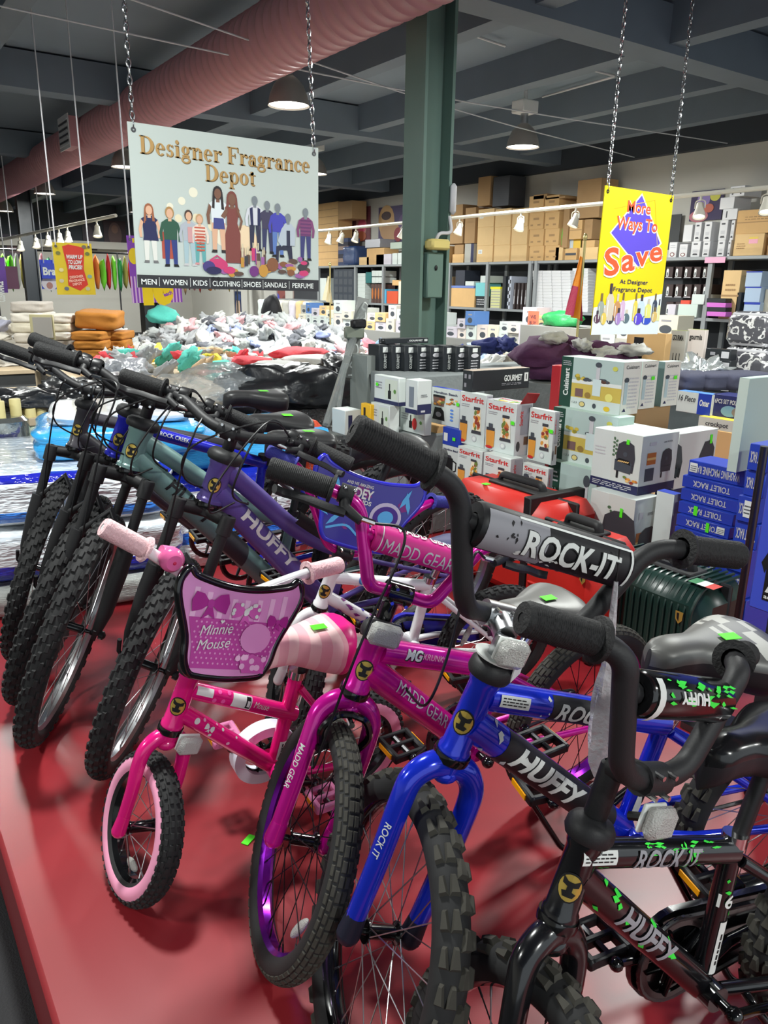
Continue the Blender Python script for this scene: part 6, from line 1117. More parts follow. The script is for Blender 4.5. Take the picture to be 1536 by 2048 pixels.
PINKS = [('pink', (214, 164, 168)), ('lavender', (150, 160, 200)), ('white', (202, 202, 198)), ('rose', (190, 120, 130)), ('sky', (140, 170, 214))]
heap(34, 'garment', 5.0, 7.55, .62, .5, .47, .14, PINKS, (4, 3, 3, 1, 2), 'of pink and blue clothes on the wide table', 'pink and blue clothes heap', .7, 1.05, 5)
# bright clothes and black plastic on the nearer table
table(1.25, 4.15, 3.0, 6.9, .60, 'nearer clothes table holding the black plastic garment covers', mat('silver_sequin_cloth', (150, 150, 150), .25, .7, bump=1.0, bscale=70))
BR = [('coral', (222, 70, 80)), ('turquoise', (90, 196, 180)), ('yellow', (230, 200, 60)), ('white', (202, 202, 198)), ('crimson', (170, 40, 50)), ('grey', (156, 158, 160)), ('beige', (206, 176, 140))]
heap(64, 'garment', 2.15, 6.05, .78, .72, .61, .10, BR, (1.6, 2, 1.2, 5, .8, 4, 1.6), 'on the nearer table, among bright ones', 'bright clothes heap', .65, 1.0, 8)
FOLD = lump('folded_garment', 4, .34, .2, .05, .25, 1.6, 3, True, .1)
for i, (px, py, z, c, lab, s) in enumerate(((600, 706, .72, ('coral', (222, 70, 80)), 'flat folded coral red garment on the bright clothes table', 1.0), (500, 722, .70, ('coral', (222, 70, 80)), 'crumpled coral red garment left of the flat folded one', .8), (490, 755, .70, ('turquoise', (90, 196, 180)), 'gathered turquoise dress on the bright clothes table', .75), (440, 728, .68, ('turquoise', (90, 196, 180)), 'small turquoise top on the bright clothes table', .55), (560, 738, .70, ('white', (202, 202, 198)), 'flat white garment behind the black plastic covers', 1.0), (640, 722, .7, ('white', (202, 202, 198)), 'cream folded sheet at the right end of the bright clothes table', .9), (445, 710, .66, ('yellow', (230, 200, 60)), 'yellow folded top on the bright clothes table', .5), (420, 745, .63, ('coral', (222, 70, 80)), 'red top beside the turquoise dress', .5))):
    put(FOLD, 'folded_garment', onz(px, py, z), cloth(*c), lab, 'clothing', None, (0, 0, .5 + i), s)
BLKP = mat('black_plastic_film', (36, 37, 40), .28, bump=.5, bscale=18); COVER = [lump('garment_cover', 20 + i, .36, .22, .11, .45, 1.8, 4, True, .12) for i in range(2)]
put(COVER[0], 'garment_cover', (2.25, 4.28, .62), BLKP, 'black plastic garment cover with a white tag on the table edge', 'garment cover', None, (.15, 0, .1), (1.35, 1.1, 1.7))
put(COVER[1], 'garment_cover', (2.75, 4.5, .66), BLKP, 'black plastic garment cover at the right end of the nearer table', 'garment cover', None, (0, 0, .9), (.8, .9, 1.2))
put(COVER[1], 'garment_cover', (1.72, 4.3, .64), POLY, 'clear crinkled polythene cover left of the black plastic', 'garment cover', None, (0, 0, -.3), (.95, .9, 1.3))
put(COVER[0], 'garment_cover', (1.5, 5.3, .66), mat('grey_polythene', (176, 180, 188), .2, trans=.3, bump=.6, bscale=30), 'grey polythene wrapped garment at the left end of the nearer table', 'garment cover', None, (0, 0, 1.3), (.8, .9, 1))
b = MB(); b.box(at(560, 800, 4.5), (.08, .003, .055), WHITE, MX.Rotation(.5, 3, 'Y')); tag(b.obj('price_tag'), 'white paper tag on the black plastic cover', 'tag')
for i in range(3): put(COVER[i % 2], 'garment_cover', (1.1 + .28 * i - .4, 4.3 + .2 * i, .66), BLKP, 'black wrapped bundle behind the left handlebars, ' + ('leftmost', 'middle', 'right')[i], 'garment cover', None, (0, 0, i), (.7, .8, .7))
table(.45, 4.1, 1.2, 5.4, .60, 'small table behind the left handlebars', SK_)
# mustard and cream blanket packs at left
table(1.0, 7.95, 2.42, 10.4, .45, 'table under the cream and mustard blanket packs at left', SK_)
MUST = cloth('mustard', (168, 108, 36)); CRM = [cloth('cream%d' % i, c) for i, c in enumerate(((214, 206, 186), (204, 196, 184), (188, 180, 170), (224, 218, 206)))]
PACK = [lump('blanket_pack', 40 + i, 1, 1, 1, .1, 1.5, 3, False) for i in range(3)]
def boxy(seed):
    bm = bmesh.new(); bmesh.ops.create_cube(bm, size=2); bmesh.ops.subdivide_edges(bm, edges=bm.edges[:], cuts=7, use_grid_fill=True)
    for v in bm.verts:
        p = v.co; k = 9; L = (abs(p.x) ** k + abs(p.y) ** k + abs(p.z) ** k) ** (1 / k); q = p / L; q += V((1, 1, 1)) * .0; n_ = noise.noise(q * 1.7 + V((seed * 5, 0, 0))); m_ = noise.noise(q * 4 + V((seed * 3, 2, 0))); v.co = q * (1 + .06 * n_ + .035 * m_)
    me = bpy.data.meshes.new('pack'); bm.to_mesh(me); bm.free(); me.polygons.foreach_set('use_smooth', [True] * len(me.polygons)); me.materials.append(None); return me
PK = [boxy(i) for i in range(4)]
def packs(px, ybot, ytop, n, wpx, D, mats_, names, where, group, dy=.5):
    p0 = at(px, ybot, D); s = D / FPX; W_ = wpx * s; Ht = (ybot - ytop) * s / n
    for i in range(n): put(PK[i % 4], 'blanket_pack', (p0.x, p0.y + .2, .45 + Ht * (i + .5)), mats_[i % len(mats_)], names % ('lowest', 'second', 'third', 'fourth', 'fifth', 'sixth', 'seventh', 'eighth')[i] if '%s' in names else names, 'blanket pack', group, (0, 0, -.5 + .06 * (i % 3 - 1)), (W_ / 2, dy * .5, Ht * .53))
packs(202, 718, 650, 4, 62, 7.6, [MUST], 'mustard blanket pack, %s in the left mustard stack', '', 'mustard blanket packs'); packs(254, 710, 648, 4, 38, 7.9, [MUST], 'mustard blanket pack, %s in the right mustard stack', '', 'mustard blanket packs')
put(PK[1], 'blanket_pack', at(212, 640, 7.65) + V((0, .2, 0)), MUST, 'plump mustard cushion pack lying on top of the left mustard stack', 'blanket pack', None, (.05, .05, -.5), (.2, .24, .085))
packs(145, 720, 622, 6, 50, 7.7, CRM, 'cream patterned blanket pack, %s in the stack beside the mustard ones', '', 'cream blanket packs'); packs(85, 722, 605, 6, 62, 7.9, CRM[::-1], 'cream blanket pack, %s in the stack right of the white heap', '', 'cream blanket packs')
b = MB(); b.box(at(85, 655, 7.35), (.22, .02, .24), mat('frame_wood', (176, 168, 130), .5), MX.Rotation(-.5, 3, 'Z'), .004); b.box(at(85, 655, 7.34) - V((.0, .012, 0)), (.17, .02, .19), ink(150, 146, 140), MX.Rotation(-.5, 3, 'Z')); tag(b.obj('picture_frame'), 'pale framed grey picture leaning on the cream packs', 'picture frame')
WHT = [('cream_white', (196, 190, 178)), ('white', (202, 202, 198)), ('pale_lilac', (200, 200, 220)), ('beige', (206, 176, 140))]
table(.3, 8.4, 1.0, 11.4, .45, 'table under the cream bundle heap at the far left', SK_)
mound('linen_pile_core', .95, 9.6, .75, 1.3, .45, .52, CRM[1], 'dense inside of the cream bundle heap at the far left')
heap(60, 'wrapped_bundle', .95, 9.6, .75, 1.3, .46, .55, WHT, (5, 4, 2, 1), 'at the far left, of cream wrapped bundles', 'cream bundle heap', .7, 1.05, 12)
heap(16, 'wrapped_bundle', 2.3, 9.6, .5, .6, .62, .22, WHT[:2], (3, 4), 'behind the mustard cushion, of white bundles', 'white bundle heap', .8, 1.3, 13)
# white and blue plastic packs stacked behind the left bicycles
PWHITE = mat('white_glossy_film', (226, 232, 238), .14, coat=.5, bump=.35, bscale=16); PBLUE = mat('sky_blue_film', (60, 170, 236), .14, coat=.5, bump=.3, bscale=16); PDEEP = mat('deep_blue_film', (24, 40, 170), .14, coat=.5, bump=.4, bscale=20); CLEAR = mat('clear_crinkled_film', (206, 210, 206), .1, trans=.4, bump=.8, bscale=22)
def film(name, stops):
    m = bpy.data.materials.new(name); m.use_nodes = True; nt = m.node_tree; bs = nt.nodes['Principled BSDF']; bs.inputs['Roughness'].default_value = .15; bs.inputs['Coat Weight'].default_value = .5
    tc = nt.nodes.new('ShaderNodeTexCoord'); sp_ = nt.nodes.new('ShaderNodeSeparateXYZ'); cr = nt.nodes.new('ShaderNodeValToRGB'); no = nt.nodes.new('ShaderNodeTexNoise'); no.inputs['Scale'].default_value = 7; bp = nt.nodes.new('ShaderNodeBump'); bp.inputs['Strength'].default_value = .5; bp.inputs['Distance'].default_value = .05; mr = nt.nodes.new('ShaderNodeMapRange'); mr.inputs[1].default_value = -1; mr.inputs[2].default_value = 1
    L = nt.links.new; L(tc.outputs['Object'], sp_.inputs[0]); L(sp_.outputs['Z'], mr.inputs[0]); L(mr.outputs[0], cr.inputs['Fac']); L(cr.outputs['Color'], bs.inputs['Base Color']); L(tc.outputs['Object'], no.inputs['Vector']); L(no.outputs['Fac'], bp.inputs['Height']); L(bp.outputs['Normal'], bs.inputs['Normal'])
    cr.color_ramp.interpolation = 'CONSTANT'; e_ = cr.color_ramp.elements; e_[0].position = 0; e_[0].color = lin(stops[0][1]) + (1,); e_[1].position = stops[1][0]; e_[1].color = lin(stops[1][1]) + (1,)
    for p_, c_ in stops[2:]: q_ = e_.new(p_); q_.color = lin(c_) + (1,)
    return m
FILM = film('banded_film', [(0, (228, 234, 238)), (.3, (40, 110, 214)), (.42, (222, 230, 238)), (.84, (30, 44, 176))])
put(PK[0], 'plastic_pack', (.70, 3.42, .062), CLEAR, 'crinkled clear plastic pack at the bottom of the stack behind the left wheels', 'plastic pack', None, (0, 0, -.25), (.5, .44, .062))
put(PK[1], 'plastic_pack', (.68, 3.44, .232), film('lower_banded_film', [(0, (30, 44, 170)), (.34, (228, 234, 238)), (.8, (206, 214, 222)), (.9, (228, 234, 238))]), 'white plastic pack with a dark blue band, lower of the two thick ones', 'plastic pack', None, (0, 0, -.25), (.48, .42, .108))
put(PK[2], 'plastic_pack', (.67, 3.46, .452), film('upper_banded_film', [(0, (228, 234, 238)), (.1, (60, 130, 224)), (.3, (226, 232, 238)), (.82, (34, 40, 176)), (.96, (206, 214, 222))]), 'white plastic pack with deep blue top band, upper of the two thick ones', 'plastic pack', None, (0, 0, -.25), (.47, .42, .105))
put(PK[3], 'plastic_pack', (.95, 3.42, .62), PBLUE, 'sky blue plastic pack on top of the stack behind the grey head tube', 'plastic pack', None, (0, 0, -.25), (.34, .3, .062)); put(PK[0], 'plastic_pack', (.98, 3.48, .705), PWHITE, 'flat white plastic pack on top of the sky blue one', 'plastic pack', None, (0, 0, -.25), (.29, .26, .024))
put(PK[2], 'plastic_pack', (1.35, 3.45, .22), FILM, 'white and blue plastic pack on the floor behind the teal frame', 'plastic pack', None, (0, 0, -.1), (.4, .3, .22)); put(PK[1], 'plastic_pack', (1.5, 3.5, .52), PBLUE, 'sky blue plastic pack behind the teal frame', 'plastic pack', None, (0, 0, -.1), (.42, .3, .08))
b = MB(); b.box((1.72, 3.32, .36), (.32, .2, .52), mat('orange_mesh', (206, 74, 40), .6, bump=.8, bscale=90), None, .03); tag(b.obj('orange_pack'), 'orange red pack seen between the tubes of the blue and purple bicycles', 'pack')
# candle jars and clear jars at left
WAX = mat('cream_lid', (214, 200, 140), .5); GLS = mat('clear_jar', (206, 214, 206), .05, trans=.8, bump=.2, bscale=14); MIR = mat('mirrored_jar', (180, 184, 180), .12, .85, bump=.25, bscale=30); PALE = mat('pale_green_jar', (196, 212, 190), .35)
def jar(px, py, D, r, h, m, label, lids=1, lid=True):
    p = at(px, py, D); root = empty('jar', p, label, 'jar', 'jars at the left edge'); b = MB(); b.lathe([(0, 0), (r * .95, 0), (r, .01), (r, h * .3), (r * .985, h * .31), (r, h * .33), (r, h * .62), (r * .985, h * .63), (r, h * .65), (r, h - .02), (r * .8, h), (0, h)], m, n=28); b.obj('jar_body', root)
    for i in range(lids): a = i * 2.1; rr = 0 if lids == 1 else r * .5; b = MB(); b.lathe([(0, 0), (.026, 0), (.026, .075), (.024, .078), (0, .078)], WAX, (rr * math.cos(a), rr * math.sin(a), h), (0, 0, 1), 16); b.obj('lid', root)
    return p.z
zj = jar(22, 938, 3.75, .105, .26, MIR, 'mirrored cylinder jar with tan stoppers at the left edge', 3); jar(78, 930, 3.95, .075, .22, PALE, 'pale green jar with tan stoppers right of the mirrored one', 3); jar(132, 930, 4.0, .07, .22, GLS, 'clear jar behind the grey head tube', 0); jar(-30, 930, 3.8, .09, .26, MIR, 'mirrored jar cut by the left edge', 2); jar(185, 925, 4.1, .07, .2, GLS, 'clear jar between the grey and the blue head tubes', 0)
zz = at(22, 938, 3.75).z; tb = MB(); tb.box((.75, 4.05, (zz - .01 + FLOOR) / 2), (1.5, .6, zz - .01 - FLOOR), mat('grey_cloth_table', (126, 132, 132), .9)); tag(tb.obj('draped_table'), 'grey draped table under the jars at the left edge', 'table')
# clear plastic rack
root = empty('acrylic_rack', at(690, 860, 4.3), 'leaning clear acrylic rack with grey patterned panels, left of the white opener boxes', 'display rack'); o_ = root.location
ACR = mat('clear_acrylic', (206, 212, 210), .08, trans=.75, alpha=.75)
def lp_(px, py, D): return at(px, py, D) - o_
b = MB(); b.tube([lp_(652, 850, 4.2), lp_(728, 610, 4.5)], .022, ACR, 8); b.obj('upright', root); b = MB(); b.tube([lp_(672, 850, 4.2), lp_(690, 730, 4.35)], .014, ACR, 8); b.obj('brace', root)
PAT = mat('patterned_panel', (150, 152, 148), .35, .3)
for (px, py, w, h, D) in ((706, 690, .09, .16, 4.45), (722, 622, .08, .15, 4.5), (700, 735, .1, .12, 4.4)):
    b = MB(); c = lp_(px, py, D); b.box(c, (w, .012, h), PAT, MX.Rotation(.2, 3, 'Y'), .003); cv = Canvas(b, c - V((w / 2, .0075, h / 2)), (1, 0, -.2), (.2, 0, 1)); cv.line(spline([(w * .3, h * .2, 0), (w * .7, h * .3, 0), (w * .6, h * .55, 0), (w * .3, h * .65, 0), (w * .45, h * .88, 0), (w * .7, h * .8, 0)], 5), .009, WHITE, 2); b.obj('panel', root)
b = MB(); c = lp_(708, 665, 4.42); b.box(c, (.11, .07, .07), mat('camera_case', (120, 126, 112), .5), MX.Rotation(-.4, 3, 'Z'), .01); b.box(c + V((.01, -.03, .05)), (.09, .05, .05), BLACK, None, .01); b.obj('clip_box', root)
b = MB(); b.box((0, 0, -.02), (.3, .2, .02), ACR); b.obj('foot_plate', root)
gb = pb(4.25, 735, 712, 792, 700, 757, mat('grey_printed_carton', (128, 134, 130), .5), zb=.54); 
for i in range(6): gb.R.line([(gb.d * .5, .02), (gb.d * (.2 + .12 * i), gb.h * .7)], .006, BLACK, 3)
gb.done('grey_carton', 'grey carton with a dark plant picture left of the row of small black boxes', 'box')
# ------------------------------------------------------------------ right hand clothes tables
table(4.3, 5.25, 7.6, 7.0, .44, 'table under the white, navy and purple clothes right of the green column', SK_)
RT = [('white', (202, 202, 198)), ('pale_blue', (170, 190, 220)), ('navy', (36, 44, 100)), ('beige', (206, 176, 140)), ('coral', (222, 100, 80))]
heap(60, 'garment', 5.4, 6.0, 1.2, .62, .45, .12, RT, (6, 4, 1.4, 1, .6), 'right of the green column', 'white and blue clothes heap', .8, 1.2, 21)
for i, (px, py) in enumerate(((980, 690), (1010, 688))): put(GARM[i], 'garment', at(px, py, 6.6), cloth('navy', (36, 44, 100)), 'navy blue folded garment, ' + ('left' if i == 0 else 'right') + ' one of the pair behind the small black boxes', 'clothing', None, (0, 0, i), 1.1)
PUR = cloth('plum', (92, 52, 88)); PLUSH = [lump('plush_robe', 60 + i, .24, .2, .12, .3, 1.5, 3, True) for i in range(3)]
for i, (px, py, s) in enumerate(((1085, 712, 1.1), (1140, 722, 1.2), (1115, 695, .9), (1190, 716, 1.0), (1245, 712, .9), (1300, 702, .8), (1100, 742, .9))):
    put(PLUSH[i % 3], 'plush_robe', at(px, py, 5.55 + .12 * (i % 3)), PUR, 'plum coloured fluffy robe, %s in the plum pile' % ('leftmost', 'largest', 'upper middle', 'fourth from the left', 'fifth from the left', 'rightmost', 'lowest at left')[i], 'clothing', None, (0, 0, i * .9), s)
for i, (px, py) in enumerate(((1110, 675), (1165, 690), (1270, 700), (1215, 705))): put(GARM[i], 'robe_lining', at(px, py, 5.4), cloth('white', (202, 202, 198)), 'white fluffy lining showing on the plum pile, ' + ('at its top', 'in its middle', 'at its right end', 'right of its middle')[i], 'clothing', None, (.4, 0, i), .75)
tb = MB(); tb.box((5.4, 4.1, (.62 + FLOOR) / 2), (2.9, 2.1, .62 - FLOOR), mat('grey_cloth_table', (126, 132, 132), .9)); tag(tb.obj('draped_table'), 'grey draped table under the plum robes and the kettle cartons', 'table')
for i, (xc, xl, xr, yt, yb_, m, t, lab) in enumerate(((1374, 1343, 1379, 662, 712, mat('grey_carton', (176, 174, 166), .5), 'GOURMIA', 'grey carton with capitals and kettle picture right of the yellow sign'), (1412, 1376, 1418, 660, 712, mat('pinkish_carton', (226, 214, 206), .5), 'gourmia', 'pinkish white carton with lower case lettering right of the grey one'))):
    b = pb(5.3, xc, yt, yb_, xl, xr, m, zb=.62); b.L.text(t, b.w * .5, b.h * .82, b.h * .1, BLACK, 'c', .03, 0, b.w * .7, 3)
    for k in range(3): b.L.ell(b.w * (.3 + .2 * k), b.h * .35, b.w * .06, b.h * .14, SHAD, 3, 10); b.L.rect(b.w * (.28 + .2 * k), b.h * .46, b.w * (.32 + .2 * k), b.h * .58, BLACK, 4)
    b.U.rect(0, 0, b.w, b.d, ink(190, 206, 90), 1); b.done('kettle_carton', lab, 'box')
b = pb(5.3, 1333, 668, 705, 1255, 1345, CARD, zb=.62); b.L.rect(b.w * .2, b.h * .45, b.w * .45, b.h * .9, BLACK, 2); b.L.text('MILO', b.w * .325, b.h * .58, b.h * .2, WHITE, 'c', .05, 0, b.w * .18, 3); b.done('brown_carton', 'brown carton with a black label and white capitals below the yellow sign', 'box')
SLV = lump('silver_tinsel', 70, .3, .2, .13, .6, 3, 4, True, .3); put(SLV, 'foil_bag', at(1395, 752, 4.85), mat('silver_foil', (206, 212, 212), .2, .7, bump=.5, bscale=20), 'crumpled silver foil bag right of the green spined cartons', 'bag', None, (0, 0, .4), .9)
dk = [('charcoal', (58, 60, 68))]
for i in range(4): b = pb(5.0, 1462, 700 + i * 22, 722 + i * 22, 1412, 1475, BXK); b.L.rect(b.w * .65, b.h * .2, b.w * .95, b.h * .8, LGREY, 2); b.L.rect(b.w * .2, b.h * .4, b.w * .4, b.h * .7, MGREY, 2); b.done('black_shoe_box', 'flat black box, %s in the stack left of the floral bags' % ('topmost', 'second', 'third', 'lowest')[i], 'box')
for i in range(3): put(PK[i], 'fabric_roll', at(1390 + i * 45, 760, 4.6), cloth('print', (70, 72, 90)), 'dark printed cloth bundle behind the dish set box, ' + ('left', 'middle', 'right')[i], 'cloth', None, (0, 0, -.3), (.16, .12, .05))
for i in range(2): b = pb(2.3, 1536, 746, 770, 1500, 1600, BXM) if False else None
# ------------------------------------------------------------------ shelving and cartons along the right wall
SX = 9.1
def yz(px, py, X=SX): p = onx(px, py, X); return p.y, p.z
def sy(px, py=530): return onx(px, py, SX).y
ZT, ZL = 1.675, .93
def shelf(y0, y1, ups, label, top=True, low=True):
    root = empty('wall_shelving', (SX, (y0 + y1) / 2, FLOOR), label, 'shelving'); cy = (y0 + y1) / 2
    for z in ([ZT] if top else []) + ([ZL] if low else []) + [.25]: b = MB(); b.box((.24, 0, z - FLOOR - .02), (.48, abs(y1 - y0), .04), C_SHELF, None, .003); b.obj('shelf_board', root)
    for y in ups:
        b = MB(); b.box((.02, y - cy, (ZT - FLOOR) / 2), (.05, .06, ZT - FLOOR), C_SHELF); b.box((.45, y - cy, (ZT - FLOOR) / 2), (.05, .06, ZT - FLOOR), C_SHELF); b.obj('post', root)
    b = MB(); b.box((.475, 0, (ZT - FLOOR) / 2 + .1), (.01, abs(y1 - y0) - .02, ZT - FLOOR - .25), mat('shelf_back', (58, 60, 64), .8)); b.obj('back_panel', root)
shelf(sy(822), 17.9, [sy(p) for p in (636, 710, 766)] + [sy(820)], 'grey wall shelving left of the green column'); shelf(sy(1066), sy(850), [sy(p) for p in (899, 975, 1060)] + [sy(852)], 'grey wall shelving right of the green column'); shelf(4.6, sy(1068), [sy(p) for p in (1072, 1421)] + [4.7], 'grey wall shelving behind the yellow sign, at the right')
def wb(px0, px1, y0p, y1p, m, name, label, cat='box', group=None, dep=.36, X=None, zb=None, pr=None):
    """box on the wall shelves from its left, right, top and bottom in the photograph"""
    X = X or SX + .03; a = onx(px0, y1p, X); c = onx(px1, y0p, X); z0 = a.z if zb is None else zb; z1 = onx((px0 + px1) / 2, y0p, X).z
    b = MB(); y0, y1 = min(a.y, c.y), max(a.y, c.y); w = y1 - y0 - .004; h = max(.02, z1 - z0 - .003); b.box((dep / 2, w / 2, h / 2), (dep, w, h), m, None, .004)
    if pr: cv = Canvas(b, (0, w, 0), (0, -1, 0), (0, 0, 1), 0, .0015); pr(cv, w, h)
    o = b.obj(name); o.location = (X, y0, z0); tag(o, label, cat, group); return z0 + h
def tape(cv, w, h): cv.rect(0, h * .46, w, h * .5, CARD3, 1); cv.marks(w * .2, h * .55, w * .8, h * .75, CARD3, 2, 2, 3)
def prn(cv, w, h): cv.rect(w * .3, h * .55, w * .7, h * .68, CARD3, 1); cv.rect(w * .12, h * .2, w * .3, h * .3, CARD3, 1); cv.rect(w * .6, h * .2, w * .82, h * .3, CARD3, 1)
def lab_(cv, w, h): cv.rect(w * .1, h * .5, w * .35, h * .75, WHITE, 1); cv.rect(w * .16, h * .56, w * .29, h * .7, LGREY, 2)
TG = 'plain cartons on the top wall shelf'; TL = 'plain brown carton in the big wall of plain cartons on the top shelf'
for cx in range(3):
    z = ZT
    for r_ in range(3):
        x0, x1 = 952 + cx * 34 - r_ * -1.5, 986 + cx * 34 + r_ * 1.5; yt = 527 - (r_ + 1) * 36.5 - cx * .6
        z = wb(x0, x1, yt, 0 if False else yt + 37, CARD2, 'carton', TL, 'carton', TG, .4, None, z, lab_ if (cx == 0 and r_ != 1) else None)
for cx in range(2):
    z = ZT
    for r_ in range(4): yt = 525 - (r_ + 1) * 33.5 - cx; z = wb(1057 + cx * 31, 1088 + cx * 31, yt, yt + 33, CARD, 'carton', 'brown carton with dark print in the two tall columns on the top shelf', 'carton', 'printed cartons on the top wall shelf', .4, None, z, prn)
def many(L, name, cat, group=None, X=None):
    z = {}
    for t in L:
        px0, px1, y0p, y1p, m, lab = t[:6]; pr = t[6] if len(t) > 6 else None; on = t[7] if len(t) > 7 else None
        zb = {'T': ZT, 'L': ZL}.get(on, z.get(on) if on else None); k = t[8] if len(t) > 8 else None; zz = wb(px0, px1, y0p, y1p, m, name, lab, cat, group, .36, X, zb, pr)
        if k: z[k] = zz
rt = 'right of the green column'
many([(884, 898, 492, 527, CARD, 'narrow tan carton just right of the green column', None, 'T'), (904, 927, 508, 526, CARD, 'low brown carton beside the narrow tan one, lower of two', None, 'T', 'a'), (908, 927, 489, 508, CARD3, 'low brown carton beside the narrow tan one, upper of two', None, 'a'), (928, 948, 487, 527, mat('grey_carton', (176, 174, 166), .5), 'grey carton with dark stripes left of the wall of cartons', lambda cv, w, h: cv.rect(w * .7, 0, w, h, NAVY, 1), 'T', 'g'),
    (886, 927, 434, 489, CARD3, 'large dark brown carton high above the narrow tan one', tape), (928, 952, 415, 487, CARD3, 'dark brown carton above the grey one', tape), (888, 926, 410, 434, CARD3, 'flat dark brown carton high beside the green column', tape),
    (954, 982, 353, 413, CARD3, 'tall dark brown carton on top of the wall of cartons', tape), (984, 1020, 352, 414, mat('dark_panel', (64, 66, 72), .6), 'dark square panel on top of the wall of cartons'), (1066, 1094, 388, 400, CARD3, 'flat carton above the printed columns', None), (1090, 1130, 393, 400, CARD3, 'thin carton above the printed columns, right', None),
    (1122, 1140, 410, 496, CARD3, 'tall dark brown carton right of the printed columns', tape), (1137, 1165, 440, 479, CARD, 'square carton near the left edge of the yellow sign', tape), (1166, 1186, 438, 479, CARD3, 'dark brown carton behind the left edge of the yellow sign', tape), (1150, 1204, 358, 438, CARD3, 'big dark brown carton high behind the yellow sign', tape),
    (1109, 1126, 494, 524, CARD2, 'small tan carton below the picture, left', None, 'T'), (1128, 1154, 496, 524, CARD, 'small carton with a grey stripe below the picture', lambda cv, w, h: cv.rect(w * .05, h * .4, w * .95, h * .6, SHAD, 1), 'T', 'p'), (1157, 1196, 494, 524, CARD2, 'open tan carton beside the flag pole', None, 'T', 'q'), (1163, 1190, 480, 494, CARD, 'small tan carton on the open one beside the flag pole', None, 'q'),
    (637, 676, 405, 531, CARD, 'tall stack of flat brown cartons beside the white sign', lambda cv, w, h: [cv.rect(0, h * i / 9, w, h * i / 9 + .012, CARD3, 1) for i in range(1, 9)], 'T'), (676, 704, 402, 440, CARD3, 'dark brown carton behind the tall brown stack', None), (718, 738, 514, 530, CARD2, 'small tan carton in front of the blue wrapped pack', None, 'T', 'k'), (733, 768, 496, 529, CARD, 'brown carton right of the blue wrapped pack', None, 'T'), (752, 782, 508, 529, mat('lilac_carton', (206, 200, 210), .5), 'pale lilac printed carton left of the white files', None, 'T')], 'carton', 'carton')
STK = [ink(70, 80, 110), ink(150, 130, 120), ink(60, 60, 70)]
z = ZT
for i in range(7): z = wb(676, 696, 524 - i * 8, 531 - i * 8, cloth(*[('slate', (70, 80, 110)), ('taupe', (150, 130, 120)), ('char2', (60, 60, 70))][i % 3]), 'folded_textile', 'folded dark textile in the stack left of the blue wrapped pack', 'textile', 'folded textiles on the top shelf', .3, None, z)
p = onx(711, 508, SX + .2); put(PK[0], 'wrapped_pack', (SX + .2, p.y, ZT + .20), mat('blue_wrapped', (50, 74, 120), .15, coat=.5, bump=.6, bscale=20), 'blue cloth pack in shiny clear wrap on the top shelf left of the green column', 'pack', None, (0, 0, 0), (.18, .26, .20))
many([(784, 794, 506, 529, BXW, 'narrow white file box, left of the pair beside the pink box', None, 'T'), (795, 805, 505, 529, BXW, 'narrow white file box, right of the pair beside the pink box', None, 'T'), (806, 818, 498, 529, mat('pink_box', (230, 150, 150), .5), 'pink box beside the tall banner left of the green column', None, 'T', 'o'), (806, 818, 466, 498, mat('orange_box', (230, 130, 70), .5), 'orange box standing on the pink one', None, 'o'), (730, 760, 478, 496, mat('silver_case', (170, 170, 176), .35, .4), 'silver case on the brown carton right of the blue pack'), (780, 806, 484, 498, mat('pale_green_box', (176, 190, 176), .5), 'pale green box above the narrow white file boxes')], 'shelf_box', 'box')
# posters on the upper wall
def poster(px0, px1, y0p, y1p, base, blobs, label, X=WX - .135, axis='x'):
    f = onx if axis == 'x' else ony; a = f(px0, y1p, X); c = f(px1, y0p, X); b = MB()
    if axis == 'x': w, h = abs(a.y - c.y), c.z - a.z; b.box((0, w / 2, h / 2), (.012, w, h), base); cv = Canvas(b, (-.006, w, 0), (0, -1, 0), (0, 0, 1), 0, .002); loc = (X, min(a.y, c.y), a.z)
    else: w, h = abs(a.x - c.x), c.z - a.z; b.box((w / 2, 0, h / 2), (w, .012, h), base); cv = Canvas(b, (0, -.006, 0), (1, 0, 0), (0, 0, 1), 0, .002); loc = (min(a.x, c.x), X, a.z)
    for i, (x, y, rx, ry, col) in enumerate(blobs): cv.ell(w * x, h * y, w * rx, h * ry, ink(*col), 1 + i, 16)
    o = b.obj('wall_poster'); o.location = loc; return tag(o, label, 'poster')
PX = WX - .02
poster(706, 741, 412, 484, ink(120, 60, 70), [(.5, .5, .3, .48, (200, 140, 130)), (.5, .75, .18, .2, (130, 80, 76)), (.55, .45, .25, .2, (206, 80, 110)), (.5, .15, .3, .15, (170, 90, 60))], 'pinkish portrait poster high on the wall left of the green column', PX)
poster(757, 842, 405, 486, ink(90, 80, 116), [(.2, .6, .2, .45, (200, 160, 110)), (.3, .3, .25, .25, (190, 150, 110)), (.2, .75, .12, .12, (70, 50, 50)), (.7, .5, .2, .3, (110, 90, 130)), (.5, .2, .1, .2, (150, 60, 70))], 'large tan and violet portrait poster beside the green column', PX)
poster(1378, 1450, 377, 443, ink(70, 60, 96), [(.4, .7, .2, .25, (150, 130, 190)), (.75, .8, .16, .18, (214, 210, 90)), (.3, .15, .3, .2, (190, 120, 130)), (.6, .4, .15, .15, (200, 110, 90))], 'violet portrait poster with a yellow ball right of the yellow sign', PX)
b = MB(); b.box((0, 0, 0), (.012, .5, .32), ink(214, 206, 130)); cv = Canvas(b, (-.006, .25, -.16), (0, -1, 0), (0, 0, 1), 0, .002); cv.rect(.0, .0, .22, .32, ink(120, 190, 90), 1); cv.rect(.18, .03, .36, .32, ink(200, 216, 226), 2); cv.rect(.36, 0, .5, .32, ink(226, 190, 70), 2)
